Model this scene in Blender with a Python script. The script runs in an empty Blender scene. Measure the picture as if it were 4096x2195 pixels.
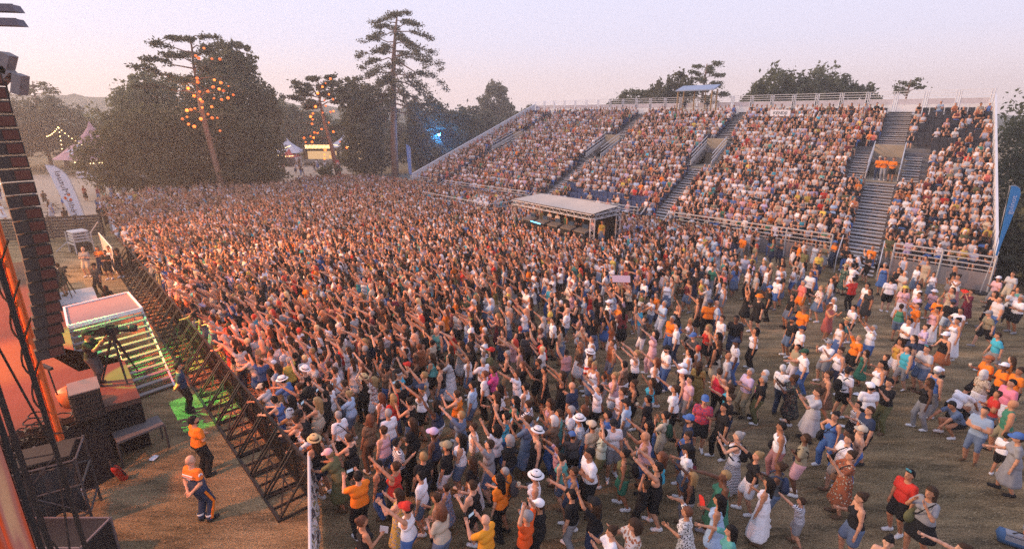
import bpy, math, random
import numpy as np
from mathutils import Vector, Matrix
R_ = math.radians
rng = np.random.default_rng(7)
random.seed(7)
scene = bpy.context.scene
COL = scene.collection

# ------------------------------------------------------------------ camera, sky, sun, exposure
CAM_H = 9.3
cd = bpy.data.cameras.new('camera'); cam = bpy.data.objects.new('camera', cd); COL.objects.link(cam)
cam.location = (0, 0, CAM_H); cam.rotation_euler = (R_(90 - 17.2), 0, 0)
cd.sensor_width = 36; cd.lens = 36 * 2068 / 4096
cd.clip_start = .1; cd.clip_end = 6000
scene.camera = cam

W = bpy.data.worlds.new('World'); scene.world = W; W.use_nodes = True
nt = W.node_tree; nt.nodes.clear()
def NN(t, **k):
    n = nt.nodes.new(t)
    for a, b in k.items(): setattr(n, a, b)
    return n
SUN_EL, SUN_AZ = R_(17), R_(-74)          # low dusk glow from the left, veiled and soft
sky = NN('ShaderNodeTexSky', sky_type='NISHITA', sun_disc=False, sun_elevation=SUN_EL, sun_rotation=SUN_AZ)
sky.dust_density = 2.0
bg1 = NN('ShaderNodeBackground'); bg1.inputs['Strength'].default_value = .012
tc = NN('ShaderNodeTexCoord'); sp = NN('ShaderNodeSeparateXYZ'); mr = NN('ShaderNodeMapRange')
mr.inputs['From Min'].default_value = -.05; mr.inputs['From Max'].default_value = .6
ramp = NN('ShaderNodeValToRGB')
e = ramp.color_ramp.elements
e[0].position = 0; e[0].color = (.88, .70, .68, 1)
e[1].position = 1; e[1].color = (.57, .61, .85, 1)
for p, c in ((.12, (.86, .70, .73, 1)), (.26, (.70, .66, .82, 1)), (.5, (.64, .645, .85, 1))):
    q = ramp.color_ramp.elements.new(p); q.color = c
bg2 = NN('ShaderNodeBackground'); bg2.inputs['Strength'].default_value = .93
add = NN('ShaderNodeAddShader'); out = NN('ShaderNodeOutputWorld')
L = nt.links.new
L(sky.outputs[0], bg1.inputs[0]); L(tc.outputs['Generated'], sp.inputs[0]); L(sp.outputs['Z'], mr.inputs['Value'])
L(mr.outputs[0], ramp.inputs[0]); L(ramp.outputs[0], bg2.inputs[0])
L(bg1.outputs[0], add.inputs[0]); L(bg2.outputs[0], add.inputs[1]); L(add.outputs[0], out.inputs[0])

sl = bpy.data.lights.new('sun', 'SUN'); so = bpy.data.objects.new('sun', sl); COL.objects.link(so)
sl.energy = 3.2; sl.angle = R_(30); sl.color = (1, .68, .42)
sd = Vector((math.sin(SUN_AZ) * math.cos(SUN_EL), math.cos(SUN_AZ) * math.cos(SUN_EL), math.sin(SUN_EL)))
so.rotation_euler = (-sd).to_track_quat('-Z', 'Y').to_euler()
scene.view_settings.view_transform = 'Standard'; scene.view_settings.look = 'None'
scene.view_settings.exposure = 0.42; scene.view_settings.gamma = 1
scene.cycles.max_bounces = 5; scene.cycles.transparent_max_bounces = 12
scene.cycles.use_denoising = False

# ------------------------------------------------------------------ materials
MATS = {}
def M(name, col, rough=.8, var=.12, scale=5., bump=0., metal=0., emit=None, estr=1., alpha=None, spec=.3, bscale=None, coat=0):
    if name in MATS: return MATS[name]
    m = bpy.data.materials.new(name); m.use_nodes = True; t = m.node_tree
    b = t.nodes['Principled BSDF']
    b.inputs['Roughness'].default_value = rough; b.inputs['Metallic'].default_value = metal
    b.inputs['Specular IOR Level'].default_value = spec if max(col[:3]) > .05 else min(spec, .12)
    tcn = t.nodes.new('ShaderNodeTexCoord')
    n = t.nodes.new('ShaderNodeTexNoise'); n.inputs['Scale'].default_value = scale; n.inputs['Detail'].default_value = 5
    t.links.new(tcn.outputs['Object'], n.inputs['Vector'])
    mx = t.nodes.new('ShaderNodeMix'); mx.data_type = 'RGBA'
    mx.inputs['A'].default_value = (*[c * (1 - var) for c in col[:3]], 1)
    mx.inputs['B'].default_value = (*[min(1, c * (1 + var)) for c in col[:3]], 1)
    t.links.new(n.outputs['Fac'], mx.inputs['Factor']); t.links.new(mx.outputs['Result'], b.inputs['Base Color'])
    if bump:
        n2 = t.nodes.new('ShaderNodeTexNoise'); n2.inputs['Scale'].default_value = bscale or scale * 3; n2.inputs['Detail'].default_value = 3
        t.links.new(tcn.outputs['Object'], n2.inputs['Vector'])
        bp = t.nodes.new('ShaderNodeBump'); bp.inputs['Strength'].default_value = bump; bp.inputs['Distance'].default_value = .03
        t.links.new(n2.outputs['Fac'], bp.inputs['Height']); t.links.new(bp.outputs['Normal'], b.inputs['Normal'])
    if emit:
        b.inputs['Emission Color'].default_value = (*emit, 1); b.inputs['Emission Strength'].default_value = estr
    if alpha is not None: b.inputs['Alpha'].default_value = alpha
    MATS[name] = m
    return m

def tag(o, label=None, cat=None, group=None, kind=None):
    if label: o['label'] = label
    if cat: o['category'] = cat
    if group: o['group'] = group
    if kind: o['kind'] = kind
    return o
def empty(name, loc=(0, 0, 0), rz=0.):
    o = bpy.data.objects.new(name, None); COL.objects.link(o); o.location = loc; o.rotation_euler = (0, 0, rz)
    o.empty_display_size = .2
    return o
def new_mesh(name, V, F, smooth=False, F3=None):
    """V (n,3); F (m,4) quads; F3 (k,3) tris"""
    V = np.asarray(V, np.float32).reshape(-1, 3)
    me = bpy.data.meshes.new(name)
    F = np.zeros((0, 4), np.int32) if F is None or len(F) == 0 else np.asarray(F, np.int32)
    F3 = np.zeros((0, 3), np.int32) if F3 is None or len(F3) == 0 else np.asarray(F3, np.int32)
    me.vertices.add(len(V)); me.vertices.foreach_set('co', V.ravel())
    nl = F.size + F3.size; me.loops.add(nl)
    me.loops.foreach_set('vertex_index', np.concatenate([F.ravel(), F3.ravel()]))
    npoly = len(F) + len(F3); me.polygons.add(npoly)
    st = np.concatenate([np.arange(len(F)) * 4, F.size + np.arange(len(F3)) * 3]).astype(np.int32)
    me.polygons.foreach_set('loop_start', st)
    me.polygons.foreach_set('loop_total', np.concatenate([np.full(len(F), 4), np.full(len(F3), 3)]).astype(np.int32))
    me.polygons.foreach_set('use_smooth', np.full(npoly, smooth, bool))
    me.update(calc_edges=True)
    return me
def link(name, me, mat=None, parent=None, loc=None, rz=None):
    o = bpy.data.objects.new(name, me); COL.objects.link(o)
    if mat is not None:
        if len(me.materials) == 0: me.materials.append(mat)
    if parent is not None: o.parent = parent
    if loc is not None: o.location = loc
    if rz is not None: o.rotation_euler = (0, 0, rz)
    return o

def frame_of(d):
    d = np.asarray(d, float); d = d / (np.linalg.norm(d) + 1e-12)
    u = np.cross(d, [0, 0, 1.]); 
    if np.linalg.norm(u) < 1e-3: u = np.array([1., 0, 0])
    u /= np.linalg.norm(u); w = np.cross(u, d)
    return d, u, w
class MB:
    """collects boxes, bars, tubes and sheets; build() links them as ONE mesh object"""
    def __init__(s): s.V = []; s.F = []; s.T = []; s.n = 0; s.smooth = False
    def add(s, V, F=None, T=None):
        V = np.asarray(V, float).reshape(-1, 3)
        if F is not None and len(F): s.F.append(np.asarray(F, int) + s.n)
        if T is not None and len(T): s.T.append(np.asarray(T, int) + s.n)
        s.V.append(V); s.n += len(V); return s
    def box(s, c, sz, rz=0., Rm=None):
        x, y, z = [q / 2 for q in sz]
        V = np.array([[-x, -y, -z], [x, -y, -z], [x, y, -z], [-x, y, -z], [-x, -y, z], [x, -y, z], [x, y, z], [-x, y, z]])
        if Rm is None:
            c_, s_ = math.cos(rz), math.sin(rz); Rm = np.array([[c_, -s_, 0], [s_, c_, 0], [0, 0, 1]])
        V = V @ np.asarray(Rm).T + np.asarray(c)
        return s.add(V, [[0, 3, 2, 1], [4, 5, 6, 7], [0, 1, 5, 4], [1, 2, 6, 5], [2, 3, 7, 6], [3, 0, 4, 7]])
    def bar(s, a, b, w, h=None):
        a = np.asarray(a, float); b = np.asarray(b, float); d, u, q = frame_of(b - a)
        return s.box((a + b) / 2, (w, np.linalg.norm(b - a), h or w), Rm=np.array([u, d, q]).T)
    def tube(s, pts, r, n=6, caps=True):
        pts = np.asarray(pts, float); m = len(pts); rr = np.broadcast_to(r, (m,))
        V = []
        for i in range(m):
            d = pts[min(i + 1, m - 1)] - pts[max(i - 1, 0)]; d, u, w = frame_of(d)
            a = np.arange(n) * 2 * np.pi / n
            V.append(pts[i] + rr[i] * (np.cos(a)[:, None] * u + np.sin(a)[:, None] * w))
        V = np.concatenate(V); F = []
        for i in range(m - 1):
            for j in range(n):
                k = (j + 1) % n; F.append([i * n + j, i * n + k, (i + 1) * n + k, (i + 1) * n + j])
        T = []
        if caps:
            V = np.concatenate([V, [pts[0], pts[-1]]]); c0, c1 = m * n, m * n + 1
            for j in range(n):
                k = (j + 1) % n; T += [[c0, k, j], [c1, (m - 1) * n + j, (m - 1) * n + k]]
        return s.add(V, F, T)
    def lathe(s, prof, n=16, c=(0, 0, 0), sx=1, sy=1):
        prof = np.asarray(prof, float); m = len(prof); a = np.arange(n) * 2 * np.pi / n
        V = np.stack([np.stack([p[0] * np.cos(a) * sx, p[0] * np.sin(a) * sy, np.full(n, p[1])], 1) for p in prof]).reshape(-1, 3) + np.asarray(c)
        F = [[i * n + j, i * n + (j + 1) % n, (i + 1) * n + (j + 1) % n, (i + 1) * n + j] for i in range(m - 1) for j in range(n)]
        return s.add(V, F)
    def prism(s, poly, d):
        """planar polygon (k,3) extruded by vector d"""
        P = np.asarray(poly, float); k = len(P); V = np.concatenate([P, P + np.asarray(d)])
        c0 = P.mean(0); V = np.concatenate([V, [c0, c0 + d]])
        F = [[i, (i + 1) % k, k + (i + 1) % k, k + i] for i in range(k)]
        T = [[2 * k, (i + 1) % k, i] for i in range(k)] + [[2 * k + 1, k + i, k + (i + 1) % k] for i in range(k)]
        return s.add(V, F, T)
    def mesh(s, name):
        return new_mesh(name, np.concatenate(s.V), np.concatenate(s.F) if s.F else None, s.smooth, np.concatenate(s.T) if s.T else None)
    def build(s, name, mat=None, parent=None, **k):
        return link(name, s.mesh(name), mat, parent, **k)
def truss(mb, a, b, w=.3, r=.025, up=(0, 0, 1), seg=None):
    """square lattice truss between a and b"""
    a = np.asarray(a, float); b = np.asarray(b, float); d = b - a; Ln = np.linalg.norm(d); d /= Ln
    u = np.cross(d, up)
    if np.linalg.norm(u) < .1: u = np.array([1., 0, 0])
    u /= np.linalg.norm(u); v = np.cross(u, d); h = w / 2
    cs = [u * h + v * h, -u * h + v * h, -u * h - v * h, u * h - v * h]
    for c in cs: mb.tube([a + c, b + c], r, 5)
    n = seg or max(2, int(Ln / w / 1.1))
    for i in range(n):
        p, q = a + d * Ln * i / n, a + d * Ln * (i + 1) / n
        for k in range(4):
            c, e = cs[k], cs[(k + 1) % 4]
            if i % 2: c, e = e, c
            mb.tube([p + c, q + e], r * .55, 4, False)

# ------------------------------------------------------------------ the ground, the far hills
def ground_mat():
    m = bpy.data.materials.new('dry_grass_ground'); m.use_nodes = True; t = m.node_tree; b = t.nodes['Principled BSDF']
    b.inputs['Roughness'].default_value = 1; b.inputs['Specular IOR Level'].default_value = .05
    N = t.nodes.new; Lk = t.links.new
    geo = N('ShaderNodeNewGeometry')
    n1 = N('ShaderNodeTexNoise'); n1.inputs['Scale'].default_value = .22; n1.inputs['Detail'].default_value = 6
    mp = N('ShaderNodeMapping'); mp.inputs['Rotation'].default_value = (0, 0, R_(38)); mp.inputs['Scale'].default_value = (.35, 1.6, 1)
    n2 = N('ShaderNodeTexNoise'); n2.inputs['Scale'].default_value = 1.5; n2.inputs['Detail'].default_value = 8; n2.inputs['Roughness'].default_value = .65
    n3 = N('ShaderNodeTexNoise'); n3.inputs['Scale'].default_value = 22; n3.inputs['Detail'].default_value = 6; n3.inputs['Roughness'].default_value = .75
    Lk(geo.outputs['Position'], n1.inputs['Vector']); Lk(geo.outputs['Position'], mp.inputs['Vector']); Lk(mp.outputs[0], n2.inputs['Vector']); Lk(geo.outputs['Position'], n3.inputs['Vector'])
    r1 = N('ShaderNodeValToRGB'); r1.color_ramp.elements[0].position = .32; r1.color_ramp.elements[0].color = (.24, .185, .105, 1)
    r1.color_ramp.elements[1].position = .68; r1.color_ramp.elements[1].color = (.41, .305, .195, 1)
    r2 = N('ShaderNodeValToRGB'); r2.color_ramp.elements[0].position = .36; r2.color_ramp.elements[0].color = (.42, .43, .42, 1)
    r2.color_ramp.elements[1].position = .62; r2.color_ramp.elements[1].color = (1.25, 1.2, 1.1, 1)
    r3 = N('ShaderNodeValToRGB'); r3.color_ramp.elements[0].position = .35; r3.color_ramp.elements[0].color = (.45, .45, .45, 1)
    r3.color_ramp.elements[1].position = .66; r3.color_ramp.elements[1].color = (1.4, 1.4, 1.4, 1)
    Lk(n1.outputs['Fac'], r1.inputs[0]); Lk(n2.outputs['Fac'], r2.inputs[0]); Lk(n3.outputs['Fac'], r3.inputs[0])
    ml = N('ShaderNodeMix'); ml.data_type = 'RGBA'; ml.blend_type = 'MULTIPLY'; ml.inputs['Factor'].default_value = 1
    m2 = N('ShaderNodeMix'); m2.data_type = 'RGBA'; m2.blend_type = 'MULTIPLY'; m2.inputs['Factor'].default_value = 1
    Lk(r1.outputs[0], ml.inputs['A']); Lk(r2.outputs[0], ml.inputs['B']); Lk(ml.outputs['Result'], m2.inputs['A']); Lk(r3.outputs[0], m2.inputs['B'])
    Lk(m2.outputs['Result'], b.inputs['Base Color'])
    bp = N('ShaderNodeBump'); bp.inputs['Strength'].default_value = .9; bp.inputs['Distance'].default_value = .08
    ad = N('ShaderNodeMath'); ad.operation = 'ADD'; Lk(n2.outputs['Fac'], ad.inputs[0]); Lk(n3.outputs['Fac'], ad.inputs[1])
    Lk(ad.outputs[0], bp.inputs['Height']); Lk(bp.outputs['Normal'], b.inputs['Normal'])
    return m
g = MB(); g.add([[-450, -60, 0], [450, -60, 0], [450, 430, 0], [-450, 430, 0]], [[0, 1, 2, 3]])
GROUND_MAT = ground_mat()
tag(g.build('ground', GROUND_MAT), kind='structure')
# paler trodden path in front of the market stalls
pm = M('sandy_path', (.38, .30, .235), .95, .2, .6, .4)
def sheet(name, pts, z, mat):
    P = np.array([[x, y, z] for x, y in pts]); k = len(P)
    o = link(name, new_mesh(name, np.concatenate([P, [P.mean(0)]]), None, False, [[i, (i + 1) % k, k] for i in range(k)]), mat); return o
tag(sheet('path', [(-38, 71), (-21, 71), (-26, 84), (-29, 107), (-54, 107), (-46, 88)], .012, pm), kind='structure')
tag(sheet('field', [(-70, 38), (-44, 46), (-36, 55), (-46, 64), (-58, 84), (-85, 84), (-100, 52)], .008, pm), kind='structure')
# wooded hills on the horizon
def ridge(name, y0, xs, hs, depth, mat):
    n = 160; X = np.linspace(xs[0], xs[-1], n); Hh = np.interp(X, xs, hs)
    Hh = Hh + rng.normal(0, 1, n) * .4 + .7 * np.sin(X * .25) + .5 * np.sin(X * .09 + 1)
    rows = []
    prof = [(0, 0), (.15, .45), (.4, .85), (.65, 1), (1, .8), (1.6, .3)]
    for f, hh in prof: rows.append(np.stack([X, np.full(n, y0 + depth * f) + rng.normal(0, 1, n), Hh * hh * (1 + rng.normal(0, .015, n)) - (.5 if f == 0 else 0)], 1))
    V = np.concatenate(rows); F = [[r * n + i, r * n + i + 1, (r + 1) * n + i + 1, (r + 1) * n + i] for r in range(len(prof) - 1) for i in range(n - 1)]
    return tag(link(name, new_mesh(name, V, F, False), mat), kind='structure')
ridge('hills', 300, [-440, -375, -300, -225, -160, -86, -32, 64, 214, 430], [20, 22, 21.5, 18.5, 16, 13, 10.5, 9.5, 9, 8.5], 60, M('hill_woods', (.055, .075, .05), 1, .4, .05, .8))
ridge('hillside', 225, [-375, -300, -230, -177, -134], [9.5, 10.6, 10.1, 7.6, 4], 32, M('hill_meadow', (.16, .20, .13), 1, .2, .02))
# short dry stalks near the camera
def stalks(n=70000):
    xy = np.stack([rng.uniform(-13, 27, n * 2), rng.uniform(5.5, 30, n * 2)], 1)
    keep = rng.random(len(xy)) < np.clip(9 / np.hypot(xy[:, 0] * .6, xy[:, 1]), 0, 1) ** 1.5
    xy = xy[keep][:n]; n = len(xy); a = rng.uniform(0, 2 * np.pi, n); b = R_(-35) + rng.normal(0, .8, n)
    l = rng.uniform(.04, .13, n); w = rng.uniform(.004, .009, n); h = rng.uniform(.012, .05, n)
    base = np.c_[xy, np.zeros(n)]; du = np.c_[np.cos(b), np.sin(b), np.zeros(n)]; dv = np.c_[-np.sin(b), np.cos(b), np.zeros(n)]
    V = np.stack([base - dv * w[:, None], base + dv * w[:, None], base + du * l[:, None] + np.c_[np.zeros(n), np.zeros(n), h]], 1).reshape(-1, 3)
    me = new_mesh('dry_grass', V, None, False, np.arange(n * 3).reshape(-1, 3))
    return tag(link('dry_grass', me, M('straw', (.34, .27, .165), 1, .5, 1.2)), 'short dry stalks of mown grass over the field', 'grass', kind='stuff')
stalks()

# ------------------------------------------------------------------ trees
BARK = M('bark', (.16, .10, .075), .95, .35, 3, .8)
PBARK = M('pine_bark', (.24, .13, .09), .95, .35, 2, .8)
LEAVES = {k: M('leaves_' + k, c, .9, .45, .7, spec=.12) for k, c in dict(dark=(.115, .110, .062), mid=(.13, .135, .072), pale=(.17, .17, .10), pine=(.115, .11, .07), far=(.14, .135, .09)).items()}
for _m in LEAVES.values():          # thin leaves let the evening light through
    _t = _m.node_tree; _b = _t.nodes['Principled BSDF']; _o = [n for n in _t.nodes if n.type == 'OUTPUT_MATERIAL'][0]
    _tr = _t.nodes.new('ShaderNodeBsdfTranslucent'); _mx = _t.nodes.new('ShaderNodeMixShader'); _mx.inputs[0].default_value = .5
    _t.links.new(_b.inputs['Base Color'].links[0].from_socket, _tr.inputs['Color']); _t.links.new(_b.outputs[0], _mx.inputs[1]); _t.links.new(_tr.outputs[0], _mx.inputs[2]); _t.links.new(_mx.outputs[0], _o.inputs['Surface'])
def leaf_cloud(centers, size, flat=.0):
    n = len(centers)
    a = rng.normal(0, 1, (n, 3)); a /= np.linalg.norm(a, axis=1)[:, None]
    a[:, 2] *= (1 - flat)
    b = np.cross(a, rng.normal(0, 1, (n, 3))); b /= np.linalg.norm(b, axis=1)[:, None] + 1e-9
    a /= np.linalg.norm(a, axis=1)[:, None] + 1e-9
    s = size * rng.uniform(.55, 1.3, n)[:, None]
    w = s * rng.uniform(.35, .6, (n, 1))
    V = np.stack([centers - a * s, centers + b * w, centers + a * s, centers - b * w], 1).reshape(-1, 3)
    return V, np.arange(n * 4).reshape(-1, 4)
def crown_points(lobes, n, shell=.55):
    """points spread through ellipsoid lobes, denser to the outside, with ragged clumps"""
    vol = np.array([l[1][0] * l[1][1] * l[1][2] for l in lobes]) ** .7; vol /= vol.sum(); out = []
    for (c, r), f in zip(lobes, vol):
        k = int(n * f); ncl = max(6, k // 34)
        d = rng.normal(0, 1, (ncl, 3)); d /= np.linalg.norm(d, axis=1)[:, None]
        rad = (shell + (1 - shell) * rng.random(ncl) ** .6) * rng.uniform(.86, 1.03, ncl)
        cl = d * rad[:, None]
        idx = rng.integers(0, ncl, k); p = cl[idx] + rng.normal(0, .095, (k, 3))
        out.append(np.asarray(c) + p * np.asarray(r))
    return np.concatenate(out)
def tree(name, label, base, lobes, trunk, n=7000, size=.3, leaf='mid', bark=BARK, group=None, cat='tree', limbs=5):
    """lobes: (offset from base, radii); trunk: list of (dx,dy,z,r)"""
    o = tag(empty(name, base), label, cat, group)
    tb = MB(); tb.smooth = True
    tp = np.array([t[:3] for t in trunk], float); tr = [t[3] for t in trunk]; tb.tube(tp, tr, 8)
    for i in range(limbs):
        c, r = lobes[i % len(lobes)]
        s = tp[-1] * .4 + tp[len(tp) // 2] * .6 if i % 2 else tp[-1] * .8 + tp[0] * .2
        e = np.asarray(c, float) + rng.normal(0, .4, 3) * np.asarray(r) * .6; mid = (s + e) / 2 + rng.normal(0, .3, 3)
        tb.tube([s, mid, e], [tr[-1] * .7, tr[-1] * .45, .03], 5)
    tb.build('trunk', bark, o)
    P = crown_points(lobes, n); P = P[P[:, 2] > .15]; V, F = leaf_cloud(P, size)
    link('crown', new_mesh('crown', V, F), LEAVES[leaf], o)
    return o
def pine(name, label, base, trunk, branches, size=.16, dens=26, leaf='pine', extra=(), group=None, bark=PBARK, tufr=.5):
    """branches: (z on trunk, azimuth, length, rise, droop); needle tufts along the outer part"""
    o = tag(empty(name, base), label, 'tree', group); tb = MB(); tb.smooth = True
    tp = np.array([t[:3] for t in trunk], float); tr = np.array([t[3] for t in trunk]); tb.tube(tp, tr, 8)
    pts = []
    for z, az, ln, rise, droop in branches:
        s = np.array([np.interp(z, tp[:, 2], tp[:, i]) for i in range(3)]); d = np.array([math.cos(az), math.sin(az), 0])
        u = np.linspace(0, 1, 6); P = s + d * (u * ln)[:, None] + np.array([0, 0, 1]) * (rise * u - droop * u ** 2)[:, None] * ln
        P[1:-1] += rng.normal(0, .04 * ln, (4, 3)); tb.tube(P, np.linspace(.035 + .012 * ln, .012, 6), 5, False)
        side = np.cross(d, [0, 0, 1])
        for q in range(int(4 + ln * 2.8)):
            f = rng.uniform(.35, 1.0); a = np.array([np.interp(f, u, P[:, i]) for i in range(3)])
            tw = (d * rng.uniform(.2, .9) + side * rng.choice([-1, 1]) * rng.uniform(.3, 1.0) + np.array([0, 0, rng.uniform(-.05, .5)])) * rng.uniform(.25, .55) * (.4 + .22 * ln)
            tb.tube([a, a + tw], [.02, .008], 4, False)
            k = int(dens * rng.uniform(.6, 1.3)); f2 = rng.uniform(.4, 1.1, k)
            pts.append(a + tw * f2[:, None] + rng.normal(0, 1, (k, 3)) * np.array([tufr * .55, tufr * .55, tufr * .3]) * rng.uniform(.6, 1.1))
    tb.build('trunk', bark, o)
    for c, r, n in extra: pts.append(crown_points([(c, r)], n))
    V, F = leaf_cloud(np.concatenate(pts), size, .2); link('crown', new_mesh('crown', V, F), LEAVES[leaf], o)
    return o
# --- far left trees by the market
tree('broadleaf_tree', 'wide low tree behind the white feather flag and market stalls', (-82, 97, 0), [((0, 0, 6), (7, 5, 4.5)), ((6, 1, 5), (5, 5, 4)), ((-7, 0, 6.5), (6, 5, 4)), ((1.5, 0, 3.6), (4, 4, 2.6))], [(0, 0, 0, .45), (.3, 0, 3, .35), (.5, .2, 6, .2)], 10500, .34, 'mid')
tree('broadleaf_tree', 'dim spreading tree at the far left edge beside the line array', (-86, 92, 0), [((0, 0, 7), (8, 6, 5.5)), ((7, 0, 8), (6, 5, 4)), ((-7, 2, 6), (7, 5, 5))], [(0, 0, 0, .45), (0, 0, 3, .35), (0, 0, 7, .2)], 10000, .38, 'far')
pine('slender_pine', 'thin bare topped pine poking above the hill at far left', (-84, 96, 0), [(0, 0, 0, .3), (0, 0, 9, .2), (.4, 0, 14.8, .06)], [(14.0 - .25 * i, i * 2.3, 2.2 + .22 * i, .25, .1) for i in range(8)], .24, 12, 'mid', tufr=.6)
# --- the big dark group with the lantern pine
tree('broadleaf_tree', 'feathery pale topped tree left of the lantern pine', (-49.6, 74, 0), [((0, 0, 11), (4.6, 4, 3.8)), ((-2.8, 0, 8.5), (4.2, 4, 4)), ((3, 0, 9), (4, 4, 5)), ((1, 0, 12.8), (2.8, 3, 2))], [(0, 0, 0, .5), (0, 0, 5, .4), (0, 0, 11, .15)], 9000, .30, 'pale', limbs=8)
tree('cedar_tree', 'tall dense dark conifer behind the lantern pine', (-36.6, 72, 0), [((0, 0, 12), (4.3, 4, 5.5)), ((-.6, 0, 15.5), (3.3, 3, 3.0)), ((2.4, 0, 9.5), (3.3, 4, 5)), ((-3, 0, 10), (3.4, 4, 5)), ((1.4, 0, 16.6), (1.6, 2, 1.6))], [(0, 0, 0, .6), (0, 0, 8, .45), (0, 0, 16, .1)], 13000, .30, 'dark')
tree('yew_tree', 'very wide low dark yew left of the lantern pine trunk', (-41.6, 62, 0), [((0, 0, 5), (6, 5, 4.6)), ((-4.4, 0, 4.2), (5, 4.5, 3.8)), ((3.6, 0, 5.5), (5, 4, 4.6)), ((-1, 0, 7.6), (4.4, 4, 2.6)), ((0, -1, 2.4), (6.6, 4, 2.2))], [(0, 0, 0, .5), (0, 0, 3, .4), (0, 0, 6, .15)], 17000, .27, 'dark')
tree('yew_tree', 'rounded dark yew right of the lantern pine trunk', (-32.8, 64.5, 0), [((0, 0, 5), (4.6, 4, 4.6)), ((1.6, 0, 4), (4.2, 4, 3.8)), ((-2, 0, 7.4), (3.8, 4, 3.0)), ((0, -1, 2.2), (5.2, 4, 2.1))], [(0, 0, 0, .45), (0, 0, 3, .35), (0, 0, 6, .15)], 13000, .27, 'dark')
PINE1 = (-33.3, 60, 0)
tr1 = [(0, 0, 0, .38), (-.45, 0, 4, .32), (-.95, .1, 8, .28), (-1.2, .2, 11, .22), (-1.2, .2, 14, .16), (-1.0, .2, 17.2, .06)]
br1 = [(17.0 - .33 * i, 2.4 * i + .4, 2.0 + .16 * i + .7 * (i % 3 == 0) + (.9 if math.cos(2.4 * i + .4) < 0 else 0), .35, .25) for i in range(20)] + [(9.5, 3.3, 2.2, .1, .5), (6.6, .1, 2.4, -.1, .35), (5.8, 3.2, 2.0, -.3, .3), (8.6, .3, 3.4, .5, .5)]
pine('lantern_pine', 'leaning pine with bare trunk hung with orange lanterns beside dark yews', PINE1, tr1, br1, .17, 30)
# --- second lantern pine, trees between
PINE2 = (-25.2, 76, 0)
tr2 = [(0, 0, 0, .36), (-.6, 0, 5, .3), (-1.2, 0, 8, .25), (-1.6, 0, 11, .18), (-1.5, 0, 14.2, .06)]
br2 = [(13.9 - .27 * i, 2.4 * i, 2.2 + .2 * i, .3, .12) for i in range(16)] + [(7.5, .2, 2.2, .1, .2), (6, 3.0, 2.4, .3, .4)]
pine('lantern_pine', 'smaller flat topped pine with orange lanterns in front of the food stalls', PINE2, tr2, br2, .2, 34)
tree('broadleaf_tree', 'round leafy tree between the two lantern pines', (-50, 113, 0), [((0, 0, 8), (5.4, 5, 5)), ((-3, 0, 10.5), (3.6, 4, 2.6)), ((3, 0, 7.5), (4, 4, 4)), ((0, 0, 3.5), (6, 5, 3))], [(0, 0, 0, .4), (0, 0, 5, .3), (0, 0, 9, .1)], 9000, .36, 'mid')
tree('broadleaf_tree', 'brownish bushy tree rising behind the peaked white tent', (-43, 116, 0), [((0, 0, 6), (5, 5, 4)), ((-2, 0, 8.6), (3, 3, 2)), ((3.5, 0, 5), (4, 4, 3.5))], [(0, 0, 0, .4), (0, 0, 4, .3), (0, 0, 7, .1)], 6500, .36, 'mid')
tree('broadleaf_tree', 'low leafy tree behind the lit food stall signs', (-34, 115, 0), [((0, 0, 5.5), (5.5, 5, 3.4)), ((4, 0, 5), (4, 4, 3.6))], [(0, 0, 0, .4), (0, 0, 3, .3), (0, 0, 6, .1)], 6000, .36, 'mid')
tree('shrub', 'leafy shrub at the foot of the second lantern pine', (-25.4, 73.5, 0), [((0, 0, 1.4), (1.9, 1.6, 1.4)), ((-.9, 0, 1.0), (1.2, 1.2, 1.0))], [(0, 0, 0, .08), (0, 0, 1, .05), (0, 0, 1.8, .02)], 2600, .16, 'mid', cat='shrub')
# --- tall pine and the masses either side of it
tr3 = [(0, 0, 0, .58), (.2, 0, 6, .5), (.5, 0, 12, .42), (.9, 0, 17, .3), (1.4, 0, 20.5, .2), (1.9, 0, 23.4, .07)]
br3 = []
for i in range(44):
    z = 23.0 - 13.4 * (i / 43) ** 1.0; az = i * 2.39996
    ln = 2.9 + 3.0 * min(1, i / 16) ** .8 + 1.3 * (i / 43) + rng.uniform(-1.2, .8); right = math.cos(az) > 0
    if z > 20: ln *= .95
    br3.append((z, az, ln * (1.12 if right else .86), .18 if z > 17 else .05, .2 + .62 * (i / 43) * (1.25 if right else .5)))
pine('tall_pine', 'tallest pine with long drooping branches and a bare straight trunk', (-18.1, 81, 0), tr3, br3, .17, 25, 'pine', tufr=.62, extra=(((-.3, -.4, 13.2), (1.7, 1.5, 2.2), 1500),))
tree('conifer_tree', 'dense dark conifer just left of the tallest pine trunk', (-23.4, 84, 0), [((0, 0, 6), (3.6, 3.5, 6)), ((-.8, 0, 11), (3.2, 3, 3)), ((-2.4, 0, 12.8), (2.2, 2, 2)), ((1.8, 0, 10.5), (3, 3, 3.4)), ((0, 0, 3), (4.4, 4, 3))], [(0, 0, 0, .4), (0, 0, 6, .3), (0, 0, 12, .1)], 13000, .28, 'dark')
tree('conifer_tree', 'broad dark tree right of the tallest pine trunk, behind the blue lamp', (-12.6, 88, 0), [((0, 0, 6), (5.2, 4, 5.4)), ((3.8, 0, 6), (4.6, 4, 4.4)), ((-1.2, 0, 9.4), (3.8, 4, 2.6)), ((2, 0, 3), (7, 4, 3)), ((-3, 0, 4), (4, 4, 4))], [(0, 0, 0, .4), (0, 0, 5, .3), (0, 0, 9, .1)], 16000, .3, 'dark')
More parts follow.
